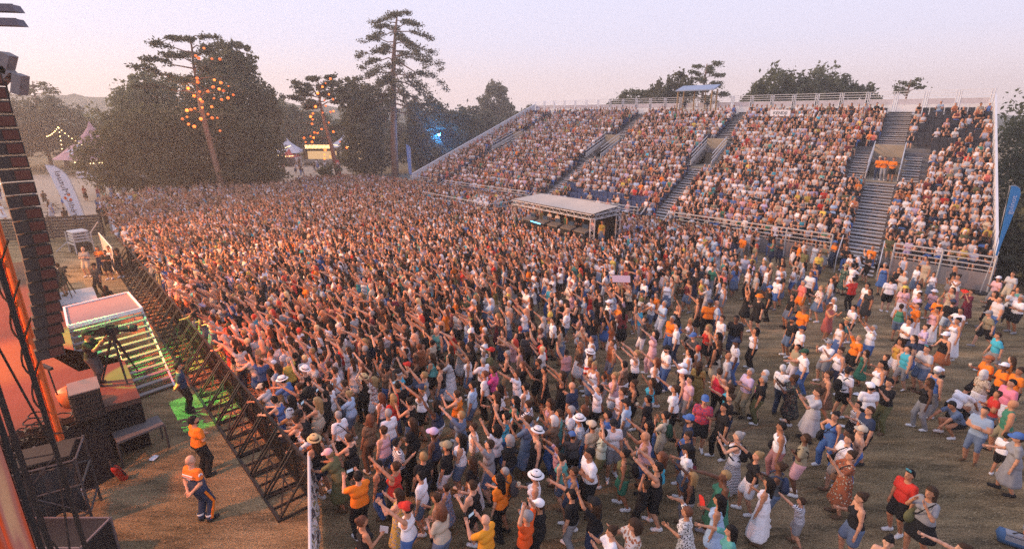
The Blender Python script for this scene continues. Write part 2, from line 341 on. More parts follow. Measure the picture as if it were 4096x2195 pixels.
tree('broadleaf_tree', 'soft sunlit round tree beyond the left end of the grandstand', (-7.5, 104, 0), [((0, 0, 6), (5.4, 5, 4.6)), ((-3.6, 0, 7.4), (3.4, 4, 2.8)), ((4, 0, 5.2), (4.4, 4, 3.6))], [(0, 0, 0, .4), (0, 0, 5, .3), (0, 0, 8, .1)], 9000, .38, 'far')
tree('broadleaf_tree', 'tall oval tree standing alone on the skyline left of the grandstand', (-4.4, 132, 0), [((0, 0, 12), (3.8, 4, 4.6)), ((1.6, 0, 9.5), (4, 4, 3)), ((-1.5, 0, 8), (3.4, 4, 3.5))], [(0, 0, 0, .5), (0, 0, 7, .35), (0, 0, 13, .1)], 7000, .42, 'far')
tree('broadleaf_tree', 'small dome shaped tree touching the left top corner of the grandstand', (2.6, 112, 0), [((0, 0, 7), (2.7, 3, 3.8)), ((.6, 0, 5), (3, 3, 3))], [(0, 0, 0, .4), (0, 0, 5, .25), (0, 0, 8, .1)], 4200, .36, 'far')
for i, (x, y, w, h, lab) in enumerate([(-72, 130, 12, 7, 'hazy tree clump far behind the star tent'), (-52, 128, 10, 9, 'hazy tree clump left of the round tree in the distance'), (-18, 128, 13, 8, 'hazy tree clump behind the tallest pine'), (-30, 126, 9, 8.5, 'hazy tree clump far behind the food stalls')]):
    tree('distant_tree', lab, (x, y, 0), [((0, 0, h * .55), (w * .5, 4, h * .5)), ((w * .35, 0, h * .45), (w * .35, 4, h * .42)), ((-w * .35, 0, h * .5), (w * .38, 4, h * .44))], [(0, 0, 0, .4), (0, 0, h * .4, .3), (0, 0, h * .8, .1)], 4500, .5, 'far', group='tree clumps far behind the market')
# --- trees behind the grandstand
tree('broadleaf_tree', 'low round tree leftmost of the cluster above the camera hut', (20.4, 92, 0), [((0, 0, 10.8), (3.4, 3, 2.8)), ((-3, 0, 9.8), (2.6, 3, 2)), ((2.6, 0, 10.4), (2.4, 3, 2.6))], [(0, 0, 0, .5), (0, 0, 6, .4), (0, 0, 11, .1)], 5000, .33, 'mid')
tree('conifer_tree', 'dark twin peaked tree above the grandstand fence, left of the camera hut', (25.2, 88, 0), [((-1.8, 0, 11.2), (2.6, 3, 3.6)), ((1.8, 0, 12), (2.6, 3, 4.0)), ((0, 0, 9), (4.8, 3, 3))], [(0, 0, 0, .5), (0, 0, 6, .4), (0, 0, 12, .1)], 9500, .3, 'dark')
pine('open_pine', 'open branched pine rising directly behind the camera hut', (30.2, 87, 0), [(0, 0, 0, .4), (0, 0, 9, .3), (.3, 0, 16.8, .08)], [(16.6 - .36 * i, i * 2.4, 1.8 + .14 * i, .2, .12) for i in range(18)], .2, 22, 'mid', tufr=.6)
tree('broadleaf_tree', 'large dome shaped tree above the middle of the grandstand fence', (37.6, 78, 0), [((0, 0, 10.8), (3.6, 3.5, 5.0)), ((-2.2, 0, 10), (2.6, 3, 3.8)), ((2.4, 0, 10), (3, 3, 4.4))], [(0, 0, 0, .6), (0, 0, 6, .45), (0, 0, 12, .1)], 9500, .3, 'mid')
tree('broadleaf_tree', 'wide billowing tree right of the dome tree above the grandstand', (42.6, 77, 0), [((0, 0, 10.6), (4.2, 3.5, 4.8)), ((3.2, 0, 10.8), (2.8, 3, 3.4)), ((-3, 0, 9.8), (3, 3, 4))], [(0, 0, 0, .6), (0, 0, 6, .45), (0, 0, 12, .1)], 10000, .3, 'pale')
tree('broadleaf_tree', 'small tree at the right foot of the billowing pair above the grandstand', (47.6, 75, 0), [((0, 0, 10.4), (2.6, 3, 2.8)), ((2.0, 0, 9.6), (1.8, 2.5, 2))], [(0, 0, 0, .4), (0, 0, 6, .3), (0, 0, 10, .1)], 3600, .3, 'mid')
pine('slender_pine', 'thin tree top with open twigs over the right part of the fence', (48.9, 68, 0), [(0, 0, 0, .25), (0, 0, 8, .18), (.3, 0, 13.4, .05)], [(13.1 - .22 * i, i * 2.3, 1.0 + .14 * i, .3, .1) for i in range(8)], .18, 12, 'mid', tufr=.42)
# --- right edge
tree('broadleaf_tree', 'big dark tree filling the right edge beside the grandstand', (45.6, 44.6, 0), [((0, 0, 6.5), (5.0, 4.6, 5.4)), ((-1.6, -2.6, 5), (3.0, 3, 4.4)), ((5, 0, 8), (5, 5, 5)), ((-2, -1, 3), (5, 4, 3.2))], [(0, 0, 0, .6), (0, 0, 4, .45), (0, 0, 9, .1)], 17000, .22, 'mid')
tree('bush', 'lower dark bush behind the right blue feather flag', (31.8, 30.5, 0), [((0, 0, 2.2), (3.4, 3, 2.5)), ((2.6, 1, 3.4), (3.4, 3, 3)), ((-1.2, -1.5, 1.2), (2.6, 2, 1.5))], [(0, 0, 0, .2), (0, 0, 1.5, .12), (0, 0, 3, .05)], 12000, .16, 'dark', cat='bush')
tree('bush', 'shaded bush at the right edge beyond the last spectators', (29.6, 25.6, 0), [((0, 0, 1.2), (2.6, 2, 1.5)), ((2.2, .6, 1.6), (2.2, 2, 1.8))], [(0, 0, 0, .12), (0, 0, 1, .08), (0, 0, 1.8, .04)], 7000, .13, 'dark', cat='bush')

# ------------------------------------------------------------------ the grandstand
A0 = np.array([26.2, 27.0]); B0 = np.array([-12.6, 66.]); A1 = np.array([39, 44.1]); B1 = np.array([3.7, 87.2])
Z0, RISE, NR = .9, 8.7, 27
def S(t, s, z=None):
    t = np.asarray(t, float); s = np.asarray(s, float)
    p = (1 - s)[..., None] * ((1 - t)[..., None] * A0 + t[..., None] * B0) + s[..., None] * ((1 - t)[..., None] * A1 + t[..., None] * B1)
    zz = Z0 + RISE * s if z is None else np.broadcast_to(z, np.broadcast(t, s).shape)
    return np.concatenate([p, np.asarray(zz)[..., None]], -1)
def S1(t, s, z=None): return S(np.array([t]), np.array([s]), None if z is None else np.array([z]))[0]
FRONT = (B0 - A0) / np.linalg.norm(B0 - A0); FACE = np.array([-FRONT[1], FRONT[0]])
if FACE @ np.array([-1, -1]) < 0: FACE = -FACE
FACE_RZ = math.atan2(FACE[1], FACE[0]) - math.pi / 2
AISLES = [(.112, .0165), (.372, .0125), (.604, .0115), (.90, .0115)]
VS0, VS1, VHW = .42, .60, .0185
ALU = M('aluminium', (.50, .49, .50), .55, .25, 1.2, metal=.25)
ALU_D = M('aluminium_riser_shade', (.30, .29, .30), .7, .3, 1.5, metal=.2)  # darker risers: shade under the treads put into the colour
WHITEP = M('white_painted_metal', (.66, .65, .68), .6, .12, 1)
DECK = M('deck_board', (.17, .16, .165), .9, .3, 1.2)
DARKM = M('black_metal', (.025, .025, .027), .6, .3, 4)
SEATD = M('dark_seat_plastic', (.045, .048, .062), .5, .25, 2); SEATB = M('blue_seat_plastic', (.05, .085, .20), .5, .2, 2)
stand = tag(empty('grandstand', (*A0, 0)), 'huge sloping grandstand of steel steps packed with seated spectators', 'grandstand')
STAND_INV = Matrix.Translation((-A0[0], -A0[1], 0))
def spart(mb, name, mat):
    o = mb.build(name, mat, stand); o.matrix_parent_inverse = STAND_INV; return o
mb = MB()
def slab(mb, t0, t1, s0, s1, zt, zb):
    q = [S1(t0, s0, zt), S1(t1, s0, zt), S1(t1, s1, zt), S1(t0, s1, zt)]; mb.prism(np.array(q)[::-1], (0, 0, zb - zt))
for r in range(NR):
    s0, s1 = r / NR, (r + 1) / NR; zf = Z0 + RISE * s0; cuts = [0]
    if VS0 <= s0 + 1e-6 < VS1 - .01:
        for c, hw in AISLES: cuts += [c - VHW, c + VHW]
    cuts += [1]
    for i in range(0, len(cuts), 2): slab(mb, cuts[i], cuts[i + 1], s0, s1, zf, max(zf - .42, 0.05))
spart(mb, 'deck', DECK)
# stepped aisles in pale aluminium, with the openings half way up
ks = range(-5, 2 * NR)
for c, hw in AISLES:
    mb = MB(); md = MB()
    for k in ks:
        s = k / (2 * NR); z = Z0 + RISE * s + .05
        segs = [(c - hw, c + hw)]
        if s >= VS0 - .02 and s < VS1: ww = .022 if c < .2 else .012; segs = [(c - VHW - ww, c - VHW - .003), (c + VHW + .003, c + VHW + ww)]
        for a, b in segs:
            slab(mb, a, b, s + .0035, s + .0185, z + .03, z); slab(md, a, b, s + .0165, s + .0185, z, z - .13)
    nq = sum(len(f) for f in mb.F); nt3 = sum(len(f) for f in mb.T); mq = sum(len(f) for f in md.F); n0 = mb.n
    mb.V += md.V; mb.F += [f + n0 for f in md.F]; mb.T += [f + n0 for f in md.T]; mb.n += md.n
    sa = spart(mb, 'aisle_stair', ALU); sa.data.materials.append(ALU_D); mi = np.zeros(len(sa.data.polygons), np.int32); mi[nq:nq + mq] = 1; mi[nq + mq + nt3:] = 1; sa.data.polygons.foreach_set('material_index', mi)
    # floor, back wall and side rails of the opening
    mo = MB(); zf = Z0 + RISE * VS0
    slab(mo, c - VHW, c + VHW, VS0, VS1 + .01, zf + .004, zf - .1)
    mo.prism([S1(c - VHW, VS1, zf), S1(c + VHW, VS1, zf), S1(c + VHW, VS1, Z0 + RISE * VS1 + .9), S1(c - VHW, VS1, Z0 + RISE * VS1 + .9)], (*(-FACE * .06), 0))
    op = spart(mo, 'entrance_opening', M('entrance_floor', (.30, .25, .19), .8, .3, 1))
    mr_ = MB()
    for sg in (-1, 1):
        t = c + sg * VHW
        a, b = S1(t, VS0), S1(t, VS1); a[2] = zf + .1; b2 = b + [0, 0, .15]
        mr_.prism([a + [0, 0, .0], S1(t, VS1, Z0 + RISE * VS1 + .05), S1(t, VS1, Z0 + RISE * VS1 + .42), a + [0, 0, .5]], (*(FRONT * .05), 0))
        for dz in (.4, .8, 1.18): mr_.bar(a + [0, 0, dz + .02], S1(t, VS1, Z0 + RISE * VS1 + dz - .08), .06)
    spart(mr_, 'entrance_railing', ALU)
# front rail and kick wall
mr_ = MB(); mw = MB()
gaps = [(c - .03, c + .03) for c, _ in AISLES]
edges = [0] + [v for g_ in gaps for v in g_] + [1]
for i in range(0, len(edges), 2):
    a, b = edges[i], edges[i + 1]; f = -.012
    for z, w in ((1.95, .07), (1.68, .05), (1.42, .05), (1.16, .05)): mr_.bar(S1(a, f, z), S1(b, f, z), w)
    n = max(2, int((b - a) * 55 / 2.2))
    for j in range(n + 1):
        t = a + (b - a) * j / n; mr_.bar(S1(t, f, 0), S1(t, f, 1.97), .07)
    mw.prism([S1(a, f, 0), S1(b, f, 0), S1(b, f, 1.02), S1(a, f, 1.02)], (*(-FACE * .05), 0))
for c, hw in AISLES:      # stair hand rails
    for sg in (-1, 1):
        t = c + sg * .02; mr_.bar(S1(t, -.09, 1.0), S1(t, .0, 1.95), .05); mr_.bar(S1(t, -.09, 0), S1(t, -.09, 1.0), .05)
spart(mr_, 'front_railing', ALU); spart(mw, 'front_wall', M('front_panel', (.22, .20, .21), .8, .25, 1))
# side walls and skirts
for t, sg in ((0, 1), (1, -1)):
    mb = MB(); P = [S1(t, 0, .2), S1(t, 1, .2), S1(t, 1, Z0 + RISE + 1.2), S1(t, 0, Z0 + 1.2)]
    mb.prism(P, (*(-FRONT * .05 * sg), 0))
    mb.bar(P[3] + [0, 0, .02], P[2] + [0, 0, .02], .12); spart(mb, 'side_wall', WHITEP)
mb = MB(); mb.prism([S1(0, 1, .0), S1(1, 1, .0), S1(1, 1, 9.0), S1(0, 1, 9.0)], (*(-FACE * .08), 0)); spart(mb, 'rear_skirt', DARKM)
# rear fence panels
NF = 25
def mesh_cloth():
    m = M('fence_mesh', (.55, .51, .56), .9, .2, 2); t = m.node_tree
    b = t.nodes['Principled BSDF']; b.inputs['Alpha'].default_value = .86; return m
FENCE_M = mesh_cloth()
for i in range(NF):
    t0, t1 = i / NF, (i + 1) / NF; s = 1.004; zb, zt = Z0 + RISE - .25, 11.25
    mb = MB()
    for t in (t0 + .0012, t1 - .0012, t0 + .0045): mb.bar(S1(t, s, zb), S1(t, s, zt), .055)
    for z in (zt, zt - .22, zt - .44, zt - .66, zb + .75): mb.bar(S1(t0 + .001, s, z), S1(t1 - .001, s, z), .04)
    fp = spart(mb, 'fence_frame', WHITEP)
    mc = MB(); mc.prism([S1(t0 + .004, s, zb + .78), S1(t1 - .002, s, zb + .78), S1(t1 - .002, s, zt - .68), S1(t0 + .004, s, zt - .68)], (*(-FACE * .01), 0))
    mc.build('mesh_panel', FENCE_M, fp)
    mc = MB(); mc.prism([S1(t0 + .004, s, zb), S1(t1 - .002, s, zb), S1(t1 - .002, s, zb + .72), S1(t0 + .004, s, zb + .72)], (*(-FACE * .012), 0))
    mc.build('kick_panel', WHITEP, fp)
# seats and who sits on them
SEATS = []; SITTERS = []
for r in range(NR - 1):
    s0 = r / NR; z = Z0 + RISE * s0
    for k in range(109):
        t = .006 + k * (.988 / 108)
        if any(abs(t - c) < hw + .004 for c, hw in AISLES): continue
        if .37 < s0 < .66 and any(abs(t - c) < VHW + (.024 if c < .2 else .014) for c, hw in AISLES): continue
        if s0 > .92 and .425 < t < .525: continue
        p = S1(t, s0 + .62 / NR, z)
        if t < .092: occ = .96 if s0 < .48 else (.62 if s0 < .62 else .27 + .25 * (t < .015) + .2 * (s0 > .9))
        elif t < .36: occ = .965
        elif t < .6: occ = .28 if (.40 < t < .56 and s0 < .09) else .95
        else: occ = .95 if s0 < .72 else .84
        sit = rng.random() < occ
        SEATS.append((p, t, sit))
        if sit: SITTERS.append((p, t, s0))
c_, s_ = math.cos(FACE_RZ), math.sin(FACE_RZ); RZ = np.array([[c_, -s_, 0], [s_, c_, 0], [0, 0, 1]])
def seat_mb(mb, p):
    mb.box(p + RZ @ [0, .0, .42], (.43, .40, .05), Rm=RZ)
    mb.box(p + RZ @ [0, -.2, .66], (.43, .045, .46), Rm=RZ @ np.array([[1, 0, 0], [0, .98, .17], [0, -.17, .98]]))
    mb.box(p + RZ @ [0, -.1, .2], (.05, .05, .4), Rm=RZ)
empt = [q for q in SEATS if not q[2]]
empt.sort(key=lambda q: np.hypot(*(q[0][:2])))
lone = empt[:100]
rest_d, rest_b = MB(), MB()
lone_ids = {id(q) for q in lone}
for q in lone:
    mb = MB(); seat_mb(mb, q[0]); spart(mb, 'seat', SEATD if q[1] < .37 else SEATB)
for q in SEATS:
    if id(q) not in lone_ids: seat_mb(rest_d if q[1] < .37 else rest_b, q[0])
nd = rest_d.n; rest_d.V += rest_b.V; rest_d.F += [f + nd for f in rest_b.F]; rest_d.n += rest_b.n
o = spart(rest_d, 'seating', SEATD); o['kind'] = 'stuff'; o.data.materials.append(SEATB)
mi = np.zeros(len(o.data.polygons), np.int32); mi[sum(len(f) for f in rest_d.F) - sum(len(f) for f in rest_b.F):] = 1
o.data.polygons.foreach_set('material_index', mi)
# camera hut on the top rows
hut = tag(empty('camera_hut', tuple(S1(.475, .95, 9.0))), 'small roofed camera hut on the top rows of the grandstand', 'camera hut')
hi = Matrix.Translation(-Vector(S1(.475, .95, 9.0)))
def hpart(mb, n, m): o = mb.build(n, m, hut); o.matrix_parent_inverse = hi; return o
WOODP = M('pale_wood', (.42, .26, .12), .8, .25, 3)
hb = MB(); hb.prism([S1(.436, .915, 8.75), S1(.514, .915, 8.75), S1(.514, .995, 9.2), S1(.436, .995, 9.2)], (0, 0, -.12)); hpart(hb, 'platform', DECK)
hb = MB()
for t in (.436, .514):
    for s in (.915, .995): hb.bar(S1(t, s, 8.4), S1(t, s, 12.05), .13)
for t in (.462, .488): hb.bar(S1(t, .995, 9), S1(t, .995, 12.0), .1)
hpart(hb, 'post', WOODP)
hb = MB(); hb.prism([S1(.432, .905, 11.85), S1(.519, .905, 11.85), S1(.519, 1.005, 12.45), S1(.432, 1.005, 12.45)], (0, 0, .12)); hpart(hb, 'roof', M('roof_sheet', (.25, .31, .44), .5, .2, 2))
hb = MB(); hb.prism([S1(.436, .915, 7.9), S1(.514, .915, 7.9), S1(.514, .915, 9.0), S1(.436, .915, 9.0)], (*(-FACE * .04), 0)); hpart(hb, 'mesh_skirt', M('dark_mesh', (.10, .09, .10), .9, .3, 4))
hb = MB()
for z in (9.4, 9.8): hb.bar(S1(.436, .915, z), S1(.514, .915, z), .05)
hpart(hb, 'railing', ALU)
def video_camera(p, ang, label, scale=1., tilt=-.05):
    """tripod video camera: three legs, head, body, lens, viewfinder"""
    r = tag(empty('video_camera', tuple(p), ang), label, 'camera')
    m1 = MB(); m1.smooth = False
    c0 = math.cos(tilt)
    m1.box((0, -.05, 1.48), (.16, .42, .22)); m1.box((0, -.35, 1.50), (.12, .2, .16)); m1.box((0, -.05, 1.63), (.05, .3, .05)); m1.build('camera_body', DARKM, r)
    m2 = MB(); m2.lathe([(0, 0), (.075, 0), (.075, .26), (.1, .3), (.1, .44), (.085, .44), (0, .40)], 12)
    o = m2.build('lens', M('lens_black', (.02, .022, .03), .25), r); o.rotation_euler = (-math.pi / 2, 0, 0); o.location = (0, .15, 1.48)
    m3 = MB(); m3.box((.15, -.1, 1.62), (.16, .14, .13)); m3.build('viewfinder', DARKM, r)
    m4 = MB(); m4.lathe([(.0, 1.22), (.07, 1.22), (.09, 1.30), (.06, 1.37), (0, 1.37)], 10); m4.bar((.05, -.05, 1.33), (.12, -.6, 1.15), .025); m4.build('tripod_head', DARKM, r)
    for k in range(3):
        a = k * 2.094 + .5; ml = MB(); ml.tube([(.05 * math.cos(a), .05 * math.sin(a), 1.26), (.27 * math.cos(a), .27 * math.sin(a), .6), (.48 * math.cos(a), .48 * math.sin(a), .02)], [.035, .03, .022], 6); ml.build('leg', DARKM, r)
    r.scale = (scale,) * 3
    return r
for t, dang, lab in ((.448, .5, 'tripod camera at the left post inside the grandstand camera hut'), (.501, .7, 'tripod camera at the right post inside the grandstand camera hut')):
    video_camera(S1(t, .945, 8.95), FACE_RZ + dang - .6, lab)
# ------------------------------------------------------------------ mixing tent in front of the stand
foh = tag(empty('control_tent', (4, 37, 0)), 'open sided control tent with a flat pale canopy on lattice trusses', 'tent')
fi = Matrix.Translation((-4, -37, 0))
FA, FB, FC, FD = np.array([0.1, 39.4]), np.array([5.25, 33.2]), np.array([7.35, 35.3]), np.array([2.35, 41.3])
def fpart(mb, n, m): o = mb.build(n, m, foh); o.matrix_parent_inverse = fi; return o
nx, ny = 15, 6; V = []
for j in range(ny):
    for i in range(nx):
        u, v = i / (nx - 1), j / (ny - 1); p = (1 - v) * ((1 - u) * FA + u * FB) + v * ((1 - u) * FD + u * FC)
        V.append([*p, 3.12 + .16 * v - .05 * math.sin(u * 12) * math.sin(math.pi * v) - .14 * math.sin(math.pi * u) * math.sin(math.pi * v)])
V = np.array(V); Fq = [[j * nx + i, j * nx + i + 1, (j + 1) * nx + i + 1, (j + 1) * nx + i] for j in range(ny - 1) for i in range(nx - 1)]
me = new_mesh('canopy', np.concatenate([V, V - [0, 0, .03]]), Fq + [[q + nx * ny for q in f[::-1]] for f in Fq], True)
o = link('canopy', me, M('canopy_fabric', (.46, .42, .38), .9, .15, 1, .3), foh); o.matrix_parent_inverse = fi
for a, b in ((FA, FB), (FB, FC), (FD, FC), (FA, FD)):
    mb = MB(); truss(mb, [*a, 2.9], [*b, 2.9 + (.14 if a is FD else 0)], .3, .024); fpart(mb, 'truss_beam', ALU)
for a in (FA, FB, FC, FD):
    mb = MB(); truss(mb, [*a, 0], [*a, 2.78], .28, .024); mb.box((*a, .03), (.6, .6, .06)); fpart(mb, 'truss_leg', ALU)
mb = MB(); mb.prism([[*FD, .1], [*FC, .1], [*FC, 2.85], [*FD, 2.85]], (.03, .03, 0)); fpart(mb, 'back_drape', M('black_cloth', (.012, .012, .014), .95, .3, 3, .5))
du = (FB - FA) / np.linalg.norm(FB - FA); dn = np.array([-du[1], du[0]]); dn = dn if dn @ np.array([1, 1]) > 0 else -dn
fz = math.atan2(du[1], du[0])
mb = MB(); mb.box((*((FA + FC) / 2), .35), (7.6, 2.6, .7), fz); fpart(mb, 'riser', DECK)
for k in range(5):
    c = FA + du * (1.1 + 1.35 * k) + dn * .75
    r = tag(empty('mixing_console', (*c, .7), fz), f'black mixing console on the riser inside the control tent, {["far left end", "second from its left end", "in its middle", "second from its right end", "near the right truss leg"][k]}', 'mixing console', 'consoles inside the control tent')
    m1 = MB(); m1.box((0, 0, .45), (1.0, .55, .9)); m1.build('desk', DARKM, r)
    m2 = MB(); m2.box((0, 0, .97), (1.05, .6, .1), Rm=np.array([[1, 0, 0], [0, .97, -.2], [0, .2, .97]])); m2.build('fader_panel', M('console_panel', (.16, .15, .15), .5, .4, 20), r)
    m3 = MB(); m3.box((0, .3, 1.2), (.5, .05, .3)); m3.build('screen', M('console_screen', (.02, .03, .05), .3, emit=(.25, .4, .6), estr=.06), r)
lt = tag(empty('light_tube', (*(FA + du * 2.3 + dn * .25), 1.6), fz), 'glowing blue light tube lying along the mixing desk', 'light tube')
mb = MB(); mb.tube([(-.55, 0, .06), (.55, 0, 0)], .035, 8); mb.build('tube', M('blue_tube', (.1, .5, .9), .4, emit=(.12, .55, 1), estr=3.0), lt)
mb = MB(); mb.tube([(-.6, 0, .06), (-.55, 0, .06)], .045, 8); mb.tube([(.55, 0, 0), (.6, 0, 0)], .045, 8); mb.build('end_cap', DARKM, lt)
# railed viewing platform in front of the left part of the stand
vp = tag(empty('viewing_platform', (-5, 49, 0)), 'low railed viewing platform in front of the left half of the grandstand', 'platform')
vi = Matrix.Translation((5, -49, 0)); va, vb = np.array([-9.0, 52.2]), np.array([-2.0, 44.6]); vd = (vb - va) / np.linalg.norm(vb - va); vn = np.array([-vd[1], vd[0]]); vn = vn if vn @ np.array([1, 1]) > 0 else -vn
def vpart(mb, n, m): o = mb.build(n, m, vp); o.matrix_parent_inverse = vi; return o
mb = MB(); mb.prism([[*va, .8], [*vb, .8], [*(vb + vn * 4.2), .8], [*(va + vn * 4.2), .8]], (0, 0, -.75)); vpart(mb, 'floor_deck', DECK)
mb = MB()
for a, b in ((va, vb), (vb, vb + vn * 4.2)):
    for z in (1.15, 1.45, 1.85): mb.bar([*a, z], [*b, z], .055)
    n = max(2, int(np.linalg.norm(b - a) / 1.6))
    for j in range(n + 1): mb.bar([*(a + (b - a) * j / n), .05], [*(a + (b - a) * j / n), 1.87], .06)
vpart(mb, 'railing', ALU)
PLATFORM_SITTERS = [(np.array([*(va + vd * u + vn * w), .8])) for w in (1.2, 2.3, 3.3) for u in np.arange(.6, 9.8, .8) if rng.random() < .75]

# ------------------------------------------------------------------ feather flags
def text_mesh(txt, size, align='CENTER', extrude=.004):
    cu = bpy.data.curves.new('text', 'FONT'); cu.body = txt; cu.size = size; cu.align_x = align; cu.align_y = 'CENTER'; cu.extrude = extrude; cu.resolution_u = 2
    ob = bpy.data.objects.new('text_tmp', cu); COL.objects.link(ob)
    me = bpy.data.meshes.new_from_object(ob.evaluated_get(bpy.context.evaluated_depsgraph_get())); bpy.data.objects.remove(ob); bpy.data.curves.remove(cu)
    return me
def feather_flag(poly, label, cloth, name='feather_flag', pole=None, pole_r=.025):
    P = np.array(poly, float); base = np.array([P[:, 0].mean(), P[0, 1], 0])
    r = tag(empty(name, tuple(base)), label, 'flag')
    c0 = P.mean(0) - base; m1 = MB(); m1.prism(P - base, (0, .012, 0)); m1.build('cloth', cloth, r)
    m2 = MB(); m2.tube([np.asarray(q, float) - base for q in pole], pole_r, 6); m2.build('pole', M('flag_pole', (.35, .35, .37), .5), r)
    m3 = MB(); q = np.asarray(pole[0], float) - base; m3.box((q[0], q[1], .04), (.7, .7, .06)); m3.build('base_plate', DARKM, r)
    return r, base
f1, fb = feather_flag([(-39.23, 44.2, 5.23), (-38.09, 44.2, .55), (-37.01, 44.2, .55), (-37.19, 44.2, 2.29), (-37.50, 44.2, 3.99), (-37.70, 44.2, 4.45), (-37.99, 44.2, 4.78), (-38.52, 44.2, 5.13)],
    'white feather flag with mirrored grey lettering and an orange emblem by the dark screen wall', M('flag_white', (.74, .72, .78), .8, .05, 2, .2),
    pole=[(-36.98, 44.26, 0), (-36.98, 44.26, .8), (-37.16, 44.26, 2.29), (-37.47, 44.26, 3.99), (-37.7, 44.26, 4.47), (-38.0, 44.26, 4.82), (-38.5, 44.26, 5.16), (-39.2, 44.26, 5.25)])
LETTER = M('flag_lettering', (.12, .115, .14), .8, .1)
def flag_text(r, fb, txt, size, u0, mirror, mat, axis0, axis1, off=-.02):
    me = text_mesh(txt, size); d = (np.asarray(axis1) - np.asarray(axis0)); d = d / np.linalg.norm(d); up = np.array([-d[2], 0, d[0]])
    if mirror: up = -up
    o = link('lettering', me, mat, r); X = Vector(d); Y = Vector(up); Z = X.cross(Y)
    loc = Vector(np.asarray(axis0) * (1 - u0) + np.asarray(axis1) * u0 - fb) + Vector((0, off, 0))
    o.matrix_local = Matrix.Translation(loc) @ Matrix(((X.x, Y.x, Z.x), (X.y, Y.y, Z.y), (X.z, Y.z, Z.z))).to_4x4()
    return o
ax0, ax1 = (-37.62, 44.2, .62), (-38.42, 44.2, 5.0)
flag_text(f1, fb, 'Crédit', .74, .17, True, LETTER, ax0, ax1); flag_text(f1, fb, 'Mutuel', .74, .71, True, LETTER, ax0, ax1)
ec = np.array(ax0) * .57 + np.array(ax1) * .43 - fb
mb = MB()
for k in range(3):
    a = R_(70 + 120 * k); pts = [(ec[0] + rr * math.cos(a + da), ec[1] - .022, ec[2] + rr * math.sin(a + da)) for rr, da in ((.13, 0), (.2, .55), (.36, .42), (.38, 0), (.36, -.42), (.2, -.55))]
    mb = MB(); mb.prism(pts, (0, .012, 0)); mb.build('emblem_piece', M('emblem_orange', (.72, .10, .02), .7, .05), f1)
f2, fb = feather_flag([(-13.96, 70, 5.49), (-13.80, 70, 1.99), (-13.74, 70, 1.73), (-13.5, 70, 1.5), (-13.41, 70, 1.6), (-13.42, 70, 2.9), (-13.39, 70, 4.88), (-13.48, 70, 5.2), (-13.66, 70, 5.42)],
    'blue feather flag at the far left corner of the grandstand', M('flag_blue', (.14, .24, .52), .8, .1, 2), pole=[(-13.40, 70.05, 0), (-13.40, 70.05, 3), (-13.37, 70.05, 4.9), (-13.47, 70.05, 5.25), (-13.94, 70.05, 5.52)])
flag_text(f2, fb, 'guinot', .4, .70, False, M('flag_pale_print', (.55, .6, .75), .8), (-13.62, 70, 1.6), (-13.60, 70, 5.4))
f3, fb = feather_flag([(25.46, 26.5, 5.8), (25.54, 26.5, 4.49), (25.6, 26.5, 3.56), (25.64, 26.5, 2.81), (25.65, 26.5, 2.14), (25.76, 26.5, 2.11), (25.78, 26.5, 2.55), (25.82, 26.5, 3.03), (25.92, 26.5, 3.82), (26.02, 26.5, 4.8), (26.05, 26.5, 5.36), (25.95, 26.5, 5.66), (25.7, 26.5, 5.8)],
    'blue feather flag standing at the right front corner of the grandstand', M('flag_bright_blue', (.05, .25, .55), .8, .1, 2), pole=[(25.44, 26.56, 0), (25.63, 26.56, 2), (25.52, 26.56, 4.5), (25.44, 26.56, 5.8), (25.7, 26.56, 5.83), (25.97, 26.56, 5.68)])
flag_text(f3, fb, 'guinot', .38, .74, False, M('flag_pale_print', (.55, .6, .75), .8), (25.70, 26.5, 2.1), (25.76, 26.5, 5.8))
f4, fb = feather_flag([(-25.08, 74.8, 3.1), (-24.83, 74.8, 1.65), (-24.65, 74.8, .2), (-24.35, 74.8, .2), (-24.41, 74.8, 1.31), (-24.57, 74.8, 3.1)],
    'red feather flag with white oval pictures leaning beside the second lantern pine', M('flag_red', (.5, .06, .05), .8, .1, 2), pole=[(-24.30, 74.85, 0), (-24.37, 74.85, 1.3), (-24.55, 74.85, 3.15)])
mb = MB()
for z, x in ((2.55, -24.76), (1.75, -24.66), (.8, -24.56)):
    a = np.linspace(0, 2 * np.pi, 13)[:-1]; mb.prism([(x + .15 * math.cos(q) - fb[0], -.03, z + .32 * math.sin(q)) for q in a], (0, .012, 0))
mb.build('picture', M('flag_picture', (.7, .66, .66), .8, .1), f4)

# ------------------------------------------------------------------ stage corner, stairs, line array, towers, barriers
BD = np.array([.677, -.736]); BN = np.array([.736, .677])        # along the barrier towards the camera; away from the stage
STAGE_Z = 1.6
FLOOR = M('stage_floor', (.09, .055, .045), .8, .18, .8, spec=.05)
CLOTH = M('black_cloth', (.012, .012, .014), .95, .3, 3, .5)
def rot2(v): return math.atan2(v[1], v[0])
BZ = rot2(BD)
st = tag(empty('stage', (-18, 16, 0)), 'raised stage floor lit orange with black skirts at the left edge', 'stage'); sti = Matrix.Translation((18, -16, 0))
def part_of(root, inv):
    def f(mb, n, m): o = mb.build(n, m, root); o.matrix_parent_inverse = inv; return o
    return f
tp = part_of(st, sti)
front = [(-10.6, 13.05), (-12.7, 15.35), (-13.6, 14.6), (-17.6, 19.0), (-18.9, 20.3), (-26.5, 27.6), (-31, 23), (-16, 8), (-11.6, 12.2)]
P3 = [(x, y, STAGE_Z) for x, y in front]
mb = MB(); mb.prism(P3[::-1], (0, 0, -.16)); tp(mb, 'floor_panel', FLOOR)
mb = MB()
